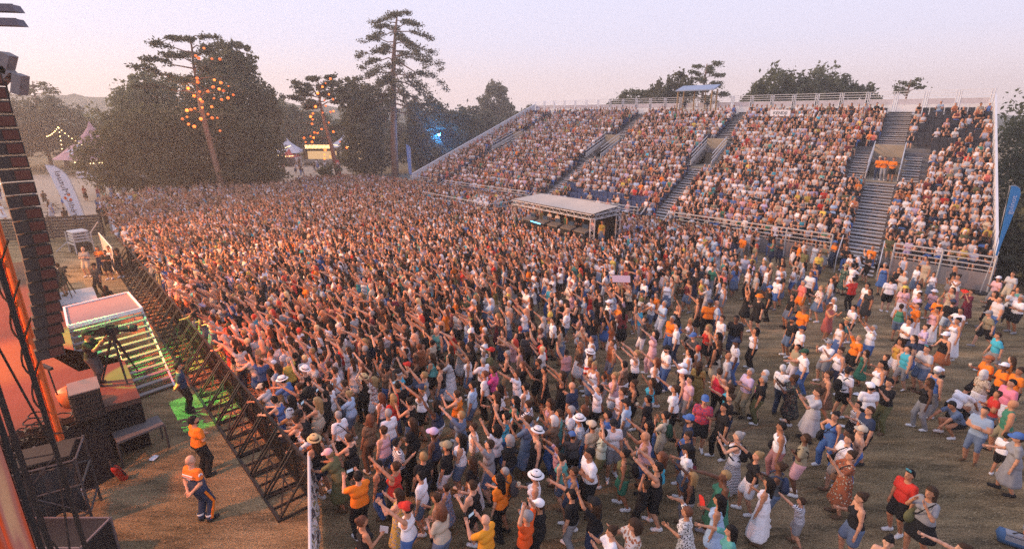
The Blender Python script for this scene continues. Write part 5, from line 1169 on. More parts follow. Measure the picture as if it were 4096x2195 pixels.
PRINTS = {'floral': ((.62, .58, .56), (.10, .16, .12), (.5, .12, .12)), 'darkfloral': ((.03, .03, .035), (.16, .05, .05), (.10, .14, .10)), 'yellowfloral': ((.60, .40, .10), (.14, .18, .30), (.6, .5, .4)), 'bluefloral': ((.2, .25, .4), (.5, .2, .2), (.5, .45, .45)), 'pinkfloral': ((.66, .48, .52), (.3, .3, .4), (.6, .2, .3)), 'orangefloral': ((.7, .22, .05), (.6, .5, .4), (.5, .1, .05)), 'greenfloral': ((.03, .08, .06), (.12, .22, .14), (.25, .25, .2)),
    'rustfloral': ((.30, .09, .04), (.55, .42, .3), (.1, .05, .04)), 'brownprint': ((.2, .12, .07), (.36, .24, .15), (.1, .06, .04)), 'print': ((.7, .68, .7), (.05, .05, .06), (.4, .4, .45)), 'whiteprint': ((.72, .71, .75), (.4, .45, .6), (.6, .6, .65)), 'leafprint': ((.66, .64, .64), (.03, .03, .03), (.1, .1, .1)), 'animalprint': ((.5, .42, .34), (.06, .05, .04), (.25, .18, .12)), 'rustprint': ((.62, .55, .5), (.26, .08, .04), (.4, .16, .08)), 'redblue': ((.5, .06, .1), (.08, .08, .2), (.3, .05, .1)), 'gold': ((.28, .18, .05), (.05, .04, .03), (.5, .36, .14))}
def fabric(name):
    key = 'cloth_' + name
    if key in MATS: return MATS[key]
    if name in PRINTS:
        c0, c1, c2 = PRINTS[name]; m = M(key, c0, .85, .1); t = m.node_tree; b = t.nodes['Principled BSDF']; tcn = t.nodes.new('ShaderNodeTexCoord')
        v = t.nodes.new('ShaderNodeTexVoronoi'); v.inputs['Scale'].default_value = 16 if name not in ('leafprint', 'animalprint', 'gold') else 26; v.inputs['Randomness'].default_value = 1
        rp = t.nodes.new('ShaderNodeValToRGB'); rp.color_ramp.interpolation = 'CONSTANT'; e_ = rp.color_ramp.elements; e_[0].position = 0; e_[0].color = (*c1, 1); e_[1].position = .28; e_[1].color = (*c2, 1); q = e_.new(.42); q.color = (*c0, 1)
        t.links.new(tcn.outputs['Object'], v.inputs['Vector']); t.links.new(v.outputs['Distance'], rp.inputs[0]); t.links.new(rp.outputs[0], b.inputs['Base Color']); return m
    if name in ('stripe', 'plaid', 'redwhite', 'redplaid', 'raglan', 'orangenavy'):
        cA, cB, fr = {'stripe': ((.72, .71, .75), (.04, .04, .06), 26), 'plaid': ((.3, .4, .55), (.6, .6, .62), 16), 'redwhite': ((.6, .06, .04), (.7, .66, .66), 6), 'redplaid': ((.35, .05, .06), (.5, .3, .3), 14), 'raglan': ((.7, .68, .68), (.14, .13, .05), 1.2), 'orangenavy': ((.75, .18, .02), (.03, .045, .09), 2.1)}[name]
        m = M(key, cA, .85, .1); t = m.node_tree; b = t.nodes['Principled BSDF']; tcn = t.nodes.new('ShaderNodeTexCoord'); sp_n = t.nodes.new('ShaderNodeSeparateXYZ'); ma = t.nodes.new('ShaderNodeMath'); ma.operation = 'MULTIPLY'; ma.inputs[1].default_value = fr
        fr_ = t.nodes.new('ShaderNodeMath'); fr_.operation = 'FRACT'; gt = t.nodes.new('ShaderNodeMath'); gt.operation = 'GREATER_THAN'; gt.inputs[1].default_value = .5; mx = t.nodes.new('ShaderNodeMix'); mx.data_type = 'RGBA'; mx.inputs['A'].default_value = (*cA, 1); mx.inputs['B'].default_value = (*cB, 1)
        if name == 'orangenavy': ma.operation = 'ADD'; ma.inputs[1].default_value = -1.22; gt.operation = 'LESS_THAN'; gt.inputs[1].default_value = 0.0
        t.links.new(tcn.outputs['Object'], sp_n.inputs[0]); t.links.new(sp_n.outputs['Z'], ma.inputs[0]); t.links.new(ma.outputs[0], fr_.inputs[0]); t.links.new((ma if name == 'orangenavy' else fr_).outputs[0], gt.inputs[0]); t.links.new(gt.outputs[0], mx.inputs['Factor']); t.links.new(mx.outputs['Result'], b.inputs['Base Color']); return m
    return M(key, CLR.get(name, (.3, .3, .3)), .88, .18, 4, .45, bscale=9, spec=.15)
SKINS = []
def skin_mat(i):
    key = f'skin_{i}'
    if key in MATS: return MATS[key]
    c = [(.54, .27, .165), (.46, .215, .12), (.60, .33, .22), (.37, .165, .09), (.13, .06, .035)][i]
    m = M(key, c, .55, .12, 9, spec=.3); t = m.node_tree; b = t.nodes['Principled BSDF']; src = b.inputs['Base Color'].links[0].from_socket
    at = t.nodes.new('ShaderNodeAttribute'); at.attribute_name = 'Marks'; sp_n = t.nodes.new('ShaderNodeSeparateColor'); t.links.new(at.outputs['Color'], sp_n.inputs[0])
    m1 = t.nodes.new('ShaderNodeMix'); m1.data_type = 'RGBA'; m1.inputs['B'].default_value = (.03, .02, .015, 1); t.links.new(sp_n.outputs[0], m1.inputs['Factor']); t.links.new(src, m1.inputs['A'])
    m2 = t.nodes.new('ShaderNodeMix'); m2.data_type = 'RGBA'; m2.inputs['B'].default_value = (.30, .07, .06, 1); t.links.new(sp_n.outputs[1], m2.inputs['Factor']); t.links.new(m1.outputs['Result'], m2.inputs['A']); t.links.new(m2.outputs['Result'], b.inputs['Base Color']); return m
HAIRC = dict(black=(.012, .010, .010), brown=(.045, .025, .015), blonde=(.30, .19, .08), grey=(.28, .27, .27), white=(.55, .54, .54), auburn=(.13, .045, .02))
SHOEC = dict(white=(.7, .7, .72), black=(.02, .02, .022), brown=(.12, .07, .04), grey=(.25, .25, .27))

# ------------------------------------------------------------------ people
STAGE_TARGET = np.array([-21., 18.])
POSE_TXT = dict(stand='arms down', back='hands behind back', cross='arms folded', clap='clapping', hold='one hand raised to chest', hip='one hand on hip', give='one hand held out', point='arm stretched forward', raiseR='right arm raised', raiseL='left arm raised', high='right arm straight up', highL='left arm straight up', both='both arms raised', over='arms over head', elbow='elbow up over head', raiseB='bent right arm raised', raiseC='left hand up high', wave='waving', phone='hands before face', mouth='hands at mouth', lean='leaning forward on arms', walk='striding', stoop='crouching')
POSE_TXT_SEEN = POSE_TXT
CWORD = {'yellowfloral': 'yellow floral', 'bluefloral': 'blue floral', 'darkfloral': 'dark floral', 'pinkfloral': 'pink floral', 'orangefloral': 'orange floral', 'greenfloral': 'green floral', 'rustfloral': 'rust floral', 'brownprint': 'brown printed', 'whiteprint': 'white printed', 'print': 'monochrome printed', 'leafprint': 'leaf printed', 'animalprint': 'animal print', 'rustprint': 'rust patterned', 'redblue': 'red and blue', 'redwhite': 'red banded', 'redplaid': 'red plaid', 'orangenavy': 'orange and navy', 'lightblue': 'light blue', 'lightgrey': 'light grey', 'darkgrey': 'dark grey', 'palegreen': 'pale green', 'darkteal': 'dark teal', 'darkgreen': 'dark green', 'orangered': 'orange red', 'pinkbright': 'bright pink', 'dustypink': 'dusty pink', 'stripe': 'striped', 'raglan': 'white and olive', 'gold': 'gold patterned'}
cw = lambda c: CWORD.get(c, c)
LABELS = set(); PEOPLE = []; PERSON_XY = []
def person(x, y, pose, face, top, bot, hair, hat='-', z=0., scale=1., wide=1., shoes=None, skin=None, jitter=.25, where='', extra='', group='people standing before the stage', fixed_label=None, rz=None):
    global PEOPLE
    if pose == 'raise': pose = str(rng.choice(['raiseR', 'raiseL', 'raiseL', 'high', 'raiseB', 'raiseC', 'highL']))
    if pose == 'camera': pose = 'phone'
    if pose == 'carry': pose = 'hold'
    hc, hs = hair.split('-'); tcol, tk = top.split('-'); fem = hs in ('long', 'bun', 'bob', 'curly') or tk == 'dress' or 'skirt' in bot
    if rz is None:
        d = {'L': STAGE_TARGET - (x, y), 'A': np.array([x, y]) + (-8, 4), 'F': np.array([-x, -y]) + (-4, 0), 'R': np.array([1, .5])}[face]
        rz = math.atan2(d[1], d[0]) - math.pi / 2 + rng.normal(0, jitter)
    if skin is None: skin = int(rng.choice(5, p=[.34, .26, .22, .13, .05]))
    if shoes is None: shoes = str(rng.choice(['white', 'black', 'brown', 'grey'], p=[.5, .28, .12, .1]))
    J = skeleton(pose, fem)
    o = link('person', body_mesh(pose, fem)); 
    if not o.data.materials: o.data.materials.append(None)
    def setm(ob, m):
        if len(ob.data.materials) == 0: ob.data.materials.append(None)
        ob.material_slots[0].link = 'OBJECT'; ob.material_slots[0].material = m
    setm(o, skin_mat(skin)); o.location = (x, y, z); o.rotation_euler = (rng.normal(0, .035), rng.normal(0, .035), rz); o.scale = (scale * wide, scale * wide, scale)
    def kid(name, me, m, loc=None, Rm=None):
        k = link(name, me, None, o); setm(k, m)
        if loc is not None: k.matrix_local = Matrix.Translation(Vector(loc)) @ (Matrix(Rm.tolist()).to_4x4() if Rm is not None else Matrix())
        return k
    if tk == 'dress':
        kid('dress_top', top_mesh('tank' if rng.random() < .6 else 'tee', pose, fem), fabric(tcol)); kid('dress_skirt', bottom_mesh('dress' if rng.random() < .75 else 'minidress', pose, fem), fabric(tcol)); ttxt = f'{cw(tcol)} dress'
    else:
        if tk != 'none': kid('shirt', top_mesh(tk, pose, fem), fabric(tcol))
        bcol, bk = bot.split('-')
        if bk == 'jeans': nm = 'jeans'
        else: nm = bk
        kid(nm, bottom_mesh({'jeans': 'jeans', 'skirt': 'longskirt' if bcol in ('white', 'redplaid', 'stripe') else 'skirt'}.get(bk, bk), pose, fem), fabric(bcol))
        bt = {'denim-shorts': 'denim shorts', 'blue-jeans': 'blue jeans', 'navy-jeans': 'dark jeans', 'grey-jeans': 'grey jeans'}.get(bot, f'{cw(bcol)} {bk}')
        ttxt = (f'{cw(tcol)} {dict(tee="t-shirt", tank="tank top", polo="polo shirt")[tk]} and {bt}' if tk != 'none' else f'{bt}, bare chested')
    if hs != 'bald': kid('hair', hair_mesh(hs), M('hair_' + hc, HAIRC[hc], .6, .35, 14, .5, bscale=40), J['head'], J['Rh'])
    htxt = {'bald': 'shaved head', 'buzz': f'cropped {hc} hair', 'short': f'short {hc} hair', 'long': f'long {hc} hair', 'bun': f'{hc} hair in bun', 'bob': f'{hc} bob hair', 'curly': f'curly {hc} hair', 'afro': 'big black curls', 'beard': f'{hc} beard'}[hs]
    if hat != '-':
        hcol, hk = hat.split('-'); kk = 'cap' if hk == 'cap' else 'hat'
        mcol = dict(straw=(.55, .40, .20), whiteband=(.74, .72, .74)).get(hcol)
        h = kid(kk, hat_mesh(kk), M('hat_' + hcol, mcol, .85, .1, 20, .3) if mcol else fabric(hcol), J['head'], J['Rh'])
        if hcol in ('whiteband', 'straw'): b = link('hat_band', band_mesh(), None, h); setm(b, fabric('black'))
        htxt = {'whiteband': 'black-banded white hat', 'straw': 'straw hat'}.get(hcol, f'{cw(hcol)} {hk}')
    for n in 'RL': kid('shoe', shoe_mesh(pose, n, fem), M('shoe_' + shoes, SHOEC[shoes], .6, .1))
    child = 'child' if scale < .86 else 'person'
    lab = fixed_label
    if lab is None:
        cands = [f'{child} in {ttxt}, {htxt}, {POSE_TXT[pose]}', f'{child} in {ttxt}, {htxt}, {shoes} shoes', f'{child} in {ttxt}, {htxt}, {POSE_TXT[pose]}, {shoes} shoes', f'{child} in {ttxt}, {htxt}, {POSE_TXT[pose]}{where}']
        for q in cands:
            if q not in LABELS and len(q.split()) <= 16: lab = q; break
        if lab is None: lab = f'{child} in {ttxt}, {htxt}'
    LABELS.add(lab); tag(o, lab, 'person', group)
    PERSON_XY.append((x, y)); PEOPLE.append((o, J, lab, ttxt, scale, rz)); return o, J
def handpos(o, J, n, off=.10):
    p = J['wr' + n] + J['fd' + n] * off; M_ = Matrix.LocRotScale(o.location, o.rotation_euler, o.scale); return M_ @ Vector(p)
def midhands(o, J): return (handpos(o, J, 'R') + handpos(o, J, 'L')) / 2
def phone(p, rz, lab, col=(.02, .02, .025)):
    r = tag(empty('phone', tuple(p), rz), lab, 'phone', 'phones held up in the crowd'); mb = MB(); mb.box((0, 0, .03), (.16, .012, .085)); mb.build('case', M('phone_case', col, .3), r); mb = MB(); mb.box((0, -.0075, .03), (.145, .002, .072)); mb.build('screen', M('phone_screen', (.1, .12, .15), .2, emit=(.45, .6, .8), estr=.5), r)
def cup(p, lab):
    mb = MB(); mb.smooth = True; mb.lathe([(0, 0), (.033, 0), (.042, .12), (.038, .12), (.03, .01)], 12); o = mb.build('drink_cup', M('pale_cup', (.66, .55, .40), .4)); o.location = p - Vector((0, 0, .03)); tag(o, lab, 'cup', 'cups held in the crowd')
def backpack(o, J, lab, col):
    r = tag(empty('backpack', o.location, o.rotation_euler[2]), lab, 'backpack', 'backpacks worn in the crowd'); r.scale = o.scale; t = J['tor']
    pr = [E_(t(0, -.20, .26), (.145, .085, .21), J['Rt']), E_(t(0, -.25, .17), (.11, .06, .11), J['Rt'])]; V, F = mk(('bp', o.data.name), lambda: isosurf(pr, .025, .03)); link('bag_body', new_mesh('bag_body', V, F, True), fabric(col), r)
    for s in (-1, 1):
        mb = MB(); mb.tube([t(.11 * s, -.15, .45), t(.13 * s, -.02, .525), t(.12 * s, .12, .42), t(.125 * s, .13, .25), t(.15 * s, 0, .12), t(.11 * s, -.15, .1)], .02, 5); mb.build('strap', fabric(col), r)
def shoulder_bag(o, J, lab, col, big=False):
    r = tag(empty('shoulder_bag', o.location, o.rotation_euler[2]), lab, 'bag', 'bags carried in the crowd'); r.scale = o.scale; t = J['tor']; k = 1.35 if big else 1
    mb = MB(); c = t(.21, .03, -.03); mb.smooth = True; V, F = isosurf([E_(c, (.075 * k, .16 * k, .13 * k))], .025, .02); link('bag_body', new_mesh('bag_body', V, F, True), fabric(col), r)
    mb = MB(); mb.tube([c + vz(0, .08, .08), t(.06, .145, .2), t(-.06, .12, .42), t(-.10, -.01, .52), t(-.02, -.13, .40), t(.12, -.14, .15), c + vz(0, -.08, .08)], .014, 5); mb.build('strap', fabric('black'), r)
def plate(txt_lines, o, J, col, size, zoff=.33, y=.155, name='shirt_print'):
    for i, (tx, c) in enumerate(txt_lines):
        me = text_mesh(tx, size, extrude=.002); k = link(name, me, M('print_' + '_'.join(str(q) for q in c), c, .8, .05), o)
        Rt = J['Rt']; p = J['tor'](0, y, zoff - i * size * 1.05); s = 1 if y > 0 else -1
        X = Rt @ vz(-s, 0, 0); Z = Rt @ vz(0, 0, 1); Nn = np.cross(X, Z); k.matrix_local = Matrix.Translation(Vector(p)) @ Matrix([[X[q], Z[q], Nn[q]] for q in range(3)]).to_4x4()
DATA = '''
-2.98 8.36 hold R black-tank orange-shorts auburn-bun - paper
-3.46 9.60 phone A orange-tee black-trousers black-short - -
-2.47 9.13 phone L yellowfloral-dress - brown-long - -
-1.60 9.07 hold L olive-tank black-shorts brown-bun - -
-4.41 10.29 lean L olive-dress - blonde-short pink-cap -
-1.51 9.80 hold L bluefloral-dress - brown-short - s.75
-2.75 9.91 raise L red-tank black-trousers brown-bun - -
-2.14 10.41 stand A black-tee navy-jeans blonde-short - -
-1.67 10.72 stand L black-tee white-shorts brown-short khaki-cap -
-3.08 10.22 stand L darkfloral-tank blue-jeans black-short - -
-2.80 11.01 hold R stripe-tee black-trousers black-short - -
-4.58 12.04 stand L white-tee black-shorts grey-short - crossbag
-5.49 12.04 lean L white-tank grey-shorts brown-short - -
-3.89 11.94 hold L brownprint-tee brown-trousers auburn-curly - -
-4.00 11.01 phone L black-tank black-shorts brown-bun - -
-4.74 10.96 cross L black-tank navy-shorts brown-long straw-hat -
-5.31 11.19 lean L rust-tee navy-shorts black-short - s.8
-3.32 12.04 stand L white-tee blue-jeans grey-short - -
-1.31 11.04 cross L white-tank denim-shorts black-long - -
-1.97 11.29 stand L navy-tank black-trousers brown-short lilac-cap -
-1.40 12.07 raise L denim-dress - blonde-short - -
-1.22 13.73 stand L lightblue-tee denim-shorts black-short - -
-3.30 13.66 phone A black-tee navy-jeans black-short - -
-4.68 14.31 over L black-tank black-trousers brown-long straw-hat -
-5.88 13.31 stand L black-tee black-trousers black-afro - -
-5.44 13.54 phone L white-tee beige-shorts brown-short - -
-5.53 12.67 phone L beige-tank beige-shorts blonde-long - -
-5.06 13.89 phone L black-tank denim-shorts brown-bun - -
-3.76 13.27 hold L white-tank navy-shorts auburn-long - -
-6.65 12.88 lean L blue-dress - black-short - -
-5.80 11.76 lean L black-tank black-shorts black-short black-cap -
-0.99 11.64 stand L white-tank khaki-shorts brown-short - -
-0.91 10.29 stand L black-tee white-skirt brown-long - -
-6.51 12.38 lean L orangefloral-tee black-shorts brown-short - s.85
-5.51 11.35 lean L white-tee black-shorts black-long - s.85
-2.59 11.64 cross L black-tee black-trousers brown-long - -
-4.28 14.18 raise L floral-tee white-shorts blonde-long - -
-4.69 13.24 phone L lightblue-tee denim-shorts blonde-bun - -
-5.40 13.09 raise L black-tee black-shorts black-short - -
-6.09 12.73 hold L print-tee black-shorts black-long - -
-2.04 12.67 raise L navy-tank white-shorts black-long - -
-2.78 12.67 phone L black-tank denim-shorts black-bun - -
-2.69 14.27 raise L grey-tank black-shorts blonde-short - -
-1.61 13.31 phone L orange-tank denim-shorts brown-bun - -
-0.54 8.38 phone A amber-tee black-shorts grey-bald - -
-0.26 9.57 give L orange-tee black-trousers black-long - -
-0.13 9.91 raise L orange-tee black-shorts grey-buzz - backpack,cup
0.47 9.64 hold L white-tank black-skirt brown-short whiteband-hat cup
0.62 11.26 raise L black-tank black-trousers brown-short whiteband-hat -
0.19 8.49 over L orangered-tee black-shorts grey-short grey-cap -
0.58 8.82 phone L black-tee black-trousers brown-short white-cap -
1.31 9.18 point L black-tee grey-trousers black-short - -
1.37 9.87 mouth L blue-tank navy-shorts brown-short - s.92
1.89 10.36 cross L white-tee black-shorts black-short - w1.2
2.24 11.32 over L palegreen-tee olive-shorts black-short - crossbag
2.77 10.54 raise L olive-tank green-shorts black-bun - backpack
2.92 9.79 over L black-tee black-trousers brown-short - s.8
3.38 9.93 both L black-tank black-shorts black-short - phone
3.36 11.09 phone L pink-tank blue-shorts grey-bald - w1.12
3.89 12.32 hold F blue-dress - brown-bun - s.72
4.06 12.13 mouth L beige-tee beige-shorts black-bun - backpack
2.41 8.28 phone L rustprint-tee black-trousers brown-curly - w1.15,phone
3.67 8.61 elbow L leafprint-dress - auburn-short - -
4.61 9.60 point L green-dress - blonde-short - w1.1
4.35 8.88 hold L lightblue-tank lightblue-skirt black-long - fan
4.32 10.67 hold L white-tee denim-shorts black-long black-cap bag
4.69 11.94 stand L navy-polo black-shorts brown-beard blue-cap -
5.36 12.84 stand F redblue-tee black-shorts brown-short blue-cap -
5.40 14.22 stand L pink-polo grey-trousers black-short - -
5.27 14.48 stand L black-tank blue-shorts brown-short white-cap -
6.04 15.15 stand A gold-dress - brown-long - -
6.48 14.44 hold R crimson-tank black-trousers brown-short - -
1.85 11.88 hold L plaid-tee blue-jeans brown-short whiteband-hat -
1.62 11.50 phone A charcoal-tee black-shorts brown-short blue-cap s.85
2.65 11.67 hold F white-tee grey-shorts black-short black-cap -
2.48 13.50 both L white-tee black-trousers black-short - phone
1.59 12.30 stand L white-tee grey-trousers grey-short - -
1.08 11.85 phone L brown-tee blue-jeans white-bob - w1.1,phone
2.17 11.73 stand L beige-tee black-shorts brown-short beige-cap -
3.24 12.80 hold L lightblue-tee grey-jeans brown-short black-cap -
2.58 12.20 stand L blue-tee blue-shorts black-short - -
3.87 12.96 hold L black-tee navy-jeans black-short - cup
1.16 11.19 both L pinkfloral-tee navy-shorts black-short - s.8
-0.05 11.01 stand L black-tee navy-jeans grey-bob - w1.1
-0.39 11.46 raise L white-tee navy-jeans black-curly - -
0.37 11.73 phone L denim-dress - brown-bun - -
3.12 13.39 hold L white-tank denim-shorts brown-bun - -
3.20 14.35 clap L pink-tank white-shorts blonde-bun - -
1.56 14.35 both L black-dress - brown-long - -
2.65 15.06 hold F white-tank denim-shorts blonde-bun - -
3.72 13.93 clap L black-tank black-shorts brown-bun - -
2.94 14.86 hold L grey-tee grey-shorts brown-short - s.8
1.09 12.67 mouth L pink-tank denim-shorts brown-long - -
-0.29 13.66 clap L white-tank black-skirt black-long - -
0.40 13.58 stand L white-tank denim-shorts black-bun - -
-0.84 14.48 stand L white-tee black-trousers auburn-short - -
0.02 12.84 hold L green-tank black-shorts black-long - -
-0.49 13.02 hold L black-tank black-trousers brown-long - -
0.46 12.63 phone L stripe-tee navy-shorts brown-bun - -
1.22 12.20 stand L teal-dress - brown-short - -
1.03 14.70 hold L black-tank black-skirt black-bun - -
0.21 14.44 raise L white-tee grey-trousers brown-short - -
-0.50 14.61 phone L magenta-tee black-shorts brown-short - -
5.57 11.07 camera L white-tank stripe-skirt grey-bun - backpack
4.33 8.14 point L teal-tee white-shorts black-long - -
6.06 9.98 clap L darkgrey-tank denim-shorts brown-bun - backpack
7.22 10.98 cross L khaki-tee pink-shorts brown-short - crossbag
7.00 11.55 hip L white-tank dustypink-trousers black-short - bag
6.43 9.34 raise L stripe-tee grey-shorts brown-short - s.75
8.77 13.27 phone L lightgrey-dress - brown-bun - w1.15,phone
8.67 14.14 phone L darkfloral-dress - brown-bun - w1.1
8.67 14.70 hold R whiteprint-tee navy-trousers white-short - -
7.65 14.22 stand L black-tee olive-trousers grey-short - teeprint
7.37 14.61 clap L lilac-tee khaki-trousers grey-short - -
5.82 12.46 carry L black-tee black-trousers black-short - -
8.65 12.10 hip L blue-tank blue-jeans black-bun - bag
8.24 11.01 hold L white-tee beige-shorts brown-short - crossbag
7.87 10.29 phone L rustfloral-dress - brown-bun - crossbag
9.86 14.35 hold L brown-tank brown-skirt brown-bun - -
10.43 14.57 stand R white-tee black-shorts brown-short black-cap backpack
8.52 11.40 stand L navy-tee blue-jeans black-short - -
8.89 9.71 stand F red-tee black-shorts black-short - sunglasses
8.86 9.04 mouth L grey-tee black-skirt brown-long - bag
7.34 8.94 hold L black-tank denim-shorts brown-bun - -
7.07 7.88 hold F pink-tank white-shorts black-bun - -
8.38 7.77 point L olive-tank black-shorts brown-bun - -
14.98 13.85 stand L pinkbright-polo white-shorts black-short - w1.1
14.81 14.52 cross R animalprint-tee white-skirt white-curly - -
15.77 14.88 hold L orange-tee black-shorts brown-short white-cap -
15.88 14.57 hold L orange-tee black-shorts brown-bun - -
13.17 13.52 stoop L denim-tee black-shorts black-short - -
14.11 14.41 stoop R white-tee black-trousers black-short - -
13.27 14.57 stand R blue-tank grey-trousers grey-short white-cap -
12.60 13.89 hold L black-tank grey-trousers brown-long - -
11.23 13.70 phone L black-tee olive-trousers black-short - -
10.71 13.66 stand A white-tee black-trousers brown-short white-cap -
9.66 12.26 stand L navy-tee black-shorts brown-short - bears,w1.1
10.00 13.12 elbow L stripe-tank black-shorts black-short - s.8
8.94 11.52 stand L bare-none blue-trousers brown-short beige-cap -
13.04 11.70 hold R white-tee black-shorts black-short - s.75
12.69 11.07 give L grey-dress - brown-short blue-cap -
12.98 18.95 stand L darkteal-tee blue-jeans grey-short straw-hat -
14.28 20.28 stand L white-tee black-shorts black-short - -
14.06 21.19 stand L white-tee beige-shorts white-short - -
12.00 19.95 hold L orange-tee black-trousers brown-short brown-hat -
11.00 18.89 stand L black-tee denim-shorts brown-beard navy-cap -
10.92 18.09 stand L white-tee black-shorts brown-short navy-cap w1.1
10.05 16.06 give L white-tee blue-jeans brown-short darkgreen-cap w1.1
12.51 17.29 raise L orange-tee black-shorts blonde-bun - w1.1
13.60 18.03 both L white-tee blue-shorts grey-short - -
11.20 16.80 phone L white-tee grey-shorts brown-short grey-cap -
11.20 16.06 give L white-tank navy-jeans brown-bun - -
12.46 16.63 stand L green-dress - brown-long - s.8
11.81 14.93 hold L white-tank black-trousers black-bun - -
13.87 16.90 hip L ochre-tank white-shorts brown-long - -
15.44 18.77 cross L white-tee black-trousers black-short - -
15.76 18.20 cross L lilac-tee navy-shorts brown-bun - -
17.12 20.35 raise L orange-tee white-skirt brown-bun - -
15.84 17.29 give L black-tank rust-skirt brown-short white-cap -
17.29 18.65 hold L white-tank white-skirt black-bun - -
14.27 16.19 cross L lightgrey-tee denim-shorts brown-short - sunglasses,w1.1
19.66 19.69 walk L khaki-tee black-shorts grey-short grey-cap crossbag,w1.1
18.03 17.50 walk L turquoise-tee grey-shorts brown-short - crossbag
15.76 15.50 hold L orange-tee black-trousers brown-short rust-cap cup,w1.15
22.26 21.26 cross L white-tee black-shorts grey-short - w1.1
25.16 24.71 hold L lightgrey-tee beige-shorts brown-short - -
17.98 26.13 phone R white-dress - black-bun - phone
17.79 26.45 stand L greenfloral-dress - brown-long straw-hat -
16.11 26.34 cross L blue-dress - brown-long - -
14.00 23.51 hold L coral-tee orange-shorts grey-short - w1.1
18.32 23.78 stand A white-tee black-shorts black-short - -
16.70 23.08 stand L white-tee blue-shorts black-short - -
18.12 22.58 stand F pink-tee white-skirt brown-long yellow-hat -
19.83 22.87 hold L pink-tee blue-shorts brown-short white-hat s.85
22.04 24.42 phone L white-tank redplaid-skirt brown-bun - -
21.02 22.42 mouth L burgundy-dress - brown-bun - fan
19.88 26.34 stand L blue-dress - grey-short - -
21.70 30.28 stand R orange-tee blue-shorts grey-bald - -
20.22 31.44 cross L orangenavy-tee navy-trousers black-short blue-cap -
21.89 33.34 stand L orangenavy-tee navy-trousers black-short blue-cap -
17.77 31.00 hold L orange-tee black-trousers brown-short - -
21.49 21.71 hold L black-dress - brown-long - -
24.02 24.33 hold L pink-tee grey-trousers brown-short white-cap -
18.80 20.76 stand A black-tee lightblue-shorts brown-short navy-cap -
18.66 21.26 hold F orange-tee denim-shorts blonde-bun - -
17.59 20.14 hold L pink-tank white-skirt black-bun - -
18.25 21.94 cross L lilac-tee denim-shorts brown-bun - -
19.08 22.91 stand L white-tee grey-trousers black-short - -
14.18 22.58 hold L floral-tee denim-skirt blonde-bun - -
14.22 26.02 stand F white-tee denim-shorts black-bun - -
17.22 29.46 stand L olive-tee grey-shorts grey-buzz - -
13.00 24.14 stand L white-tee blue-shorts grey-short white-cap -
12.03 22.66 stand L black-tee black-trousers black-short blue-cap -
12.43 21.79 stand L black-tee denim-shorts black-short - -
16.42 20.35 stand R green-tank denim-shorts brown-bun - -
4.84 26.78 stand L white-tee lightblue-shorts brown-short - -
6.07 27.35 stand L lightgrey-tee grey-shorts blonde-short - -
4.05 20.76 stand L white-tee blue-shorts brown-beard white-cap -
3.47 21.94 hold A red-dress - brown-bun - -
5.47 22.74 both L beige-tank black-skirt brown-bun - board
5.84 22.18 stand L raglan-tee grey-trousers grey-short navy-cap -
6.35 23.60 stand L white-tee black-trousers grey-short - -
6.41 20.76 clap L lightblue-tee white-trousers grey-buzz - -
6.32 18.95 stand L orange-tee blue-jeans grey-short - -
6.27 18.14 hold L white-tee navy-jeans black-short - -
5.37 16.28 cross L white-tee blue-jeans brown-beard black-cap crossbag
7.11 18.89 clap L white-tank black-skirt blonde-short - -
7.49 18.14 hold L red-tank black-skirt blonde-long - -
6.69 17.40 phone L charcoal-tee beige-shorts brown-short blue-cap -
7.49 17.29 hold L black-dress - black-long - -
7.89 16.66 hold L whiteprint-tee blue-jeans brown-short navy-cap -
7.20 15.62 stand L lightgrey-tee grey-shorts grey-bald - -
5.54 14.97 raise L black-tee black-shorts brown-short white-cap phone
8.39 20.69 stand A orange-tee black-trousers brown-short navy-cap w1.15
8.81 20.62 hold L lightblue-tee navy-jeans grey-bald - -
9.22 23.87 stand L yellow-tee grey-trousers grey-short - -
10.11 23.25 stand L white-tank grey-shorts brown-short - crossbag
10.58 26.13 stand L green-tee grey-trousers brown-short - -
4.24 16.01 both L white-tank black-trousers blonde-bun - w1.1
2.58 15.28 hold F redwhite-tee denim-shorts blonde-long - cup
2.15 19.69 cross L white-tee denim-shorts grey-bald - -
1.65 18.71 stand L white-tee black-shorts black-short - crossbag
0.48 17.50 stand A charcoal-tee black-trousers brown-short - -
1.12 17.92 stand L crimson-tee black-trousers auburn-short - -
1.14 16.80 phone L red-tee black-shorts black-long - -
5.12 17.29 raise L pink-tee pink-trousers black-long - -
10.86 21.34 hold L black-tee black-shorts brown-short orange-hat -
15.05 33.01 hold L orange-tee grey-trousers brown-short - -
8.25 18.83 stand L whiteprint-tee white-trousers brown-short - -
8.87 18.95 hold F black-tee navy-jeans black-short - w1.15
9.10 17.82 raise L white-tank black-trousers black-long - -
10.67 22.10 over L black-dress - black-long - -
12.05 32.37 stand L white-tee khaki-shorts grey-short white-hat -
13.08 32.37 stand L lightblue-tee blue-jeans grey-short - -
8.58 23.78 hold L maroon-tank denim-shorts brown-long - -
10.68 24.90 cross L coral-tee grey-shorts grey-short - -
6.65 33.34 stand L orange-tee navy-jeans brown-short - -
0.90 25.92 clap L orange-tee denim-shorts brown-short - -
6.89 20.08 raise L black-tank blue-skirt auburn-short - -
7.75 14.43 stand L black-tee black-shorts white-short - teeprint
'''
BARR = (np.array([-25.1, 32.6]), np.array([-4.9, 10.6]))
def off_barrier(x, y):
    d = BARR[1] - BARR[0]; d = d / np.linalg.norm(d); n = np.array([-d[1], d[0]]); n = n if n @ np.array([1, 1]) > 0 else -n
    q = np.array([x, y]) - BARR[0]; return q @ n, q @ d
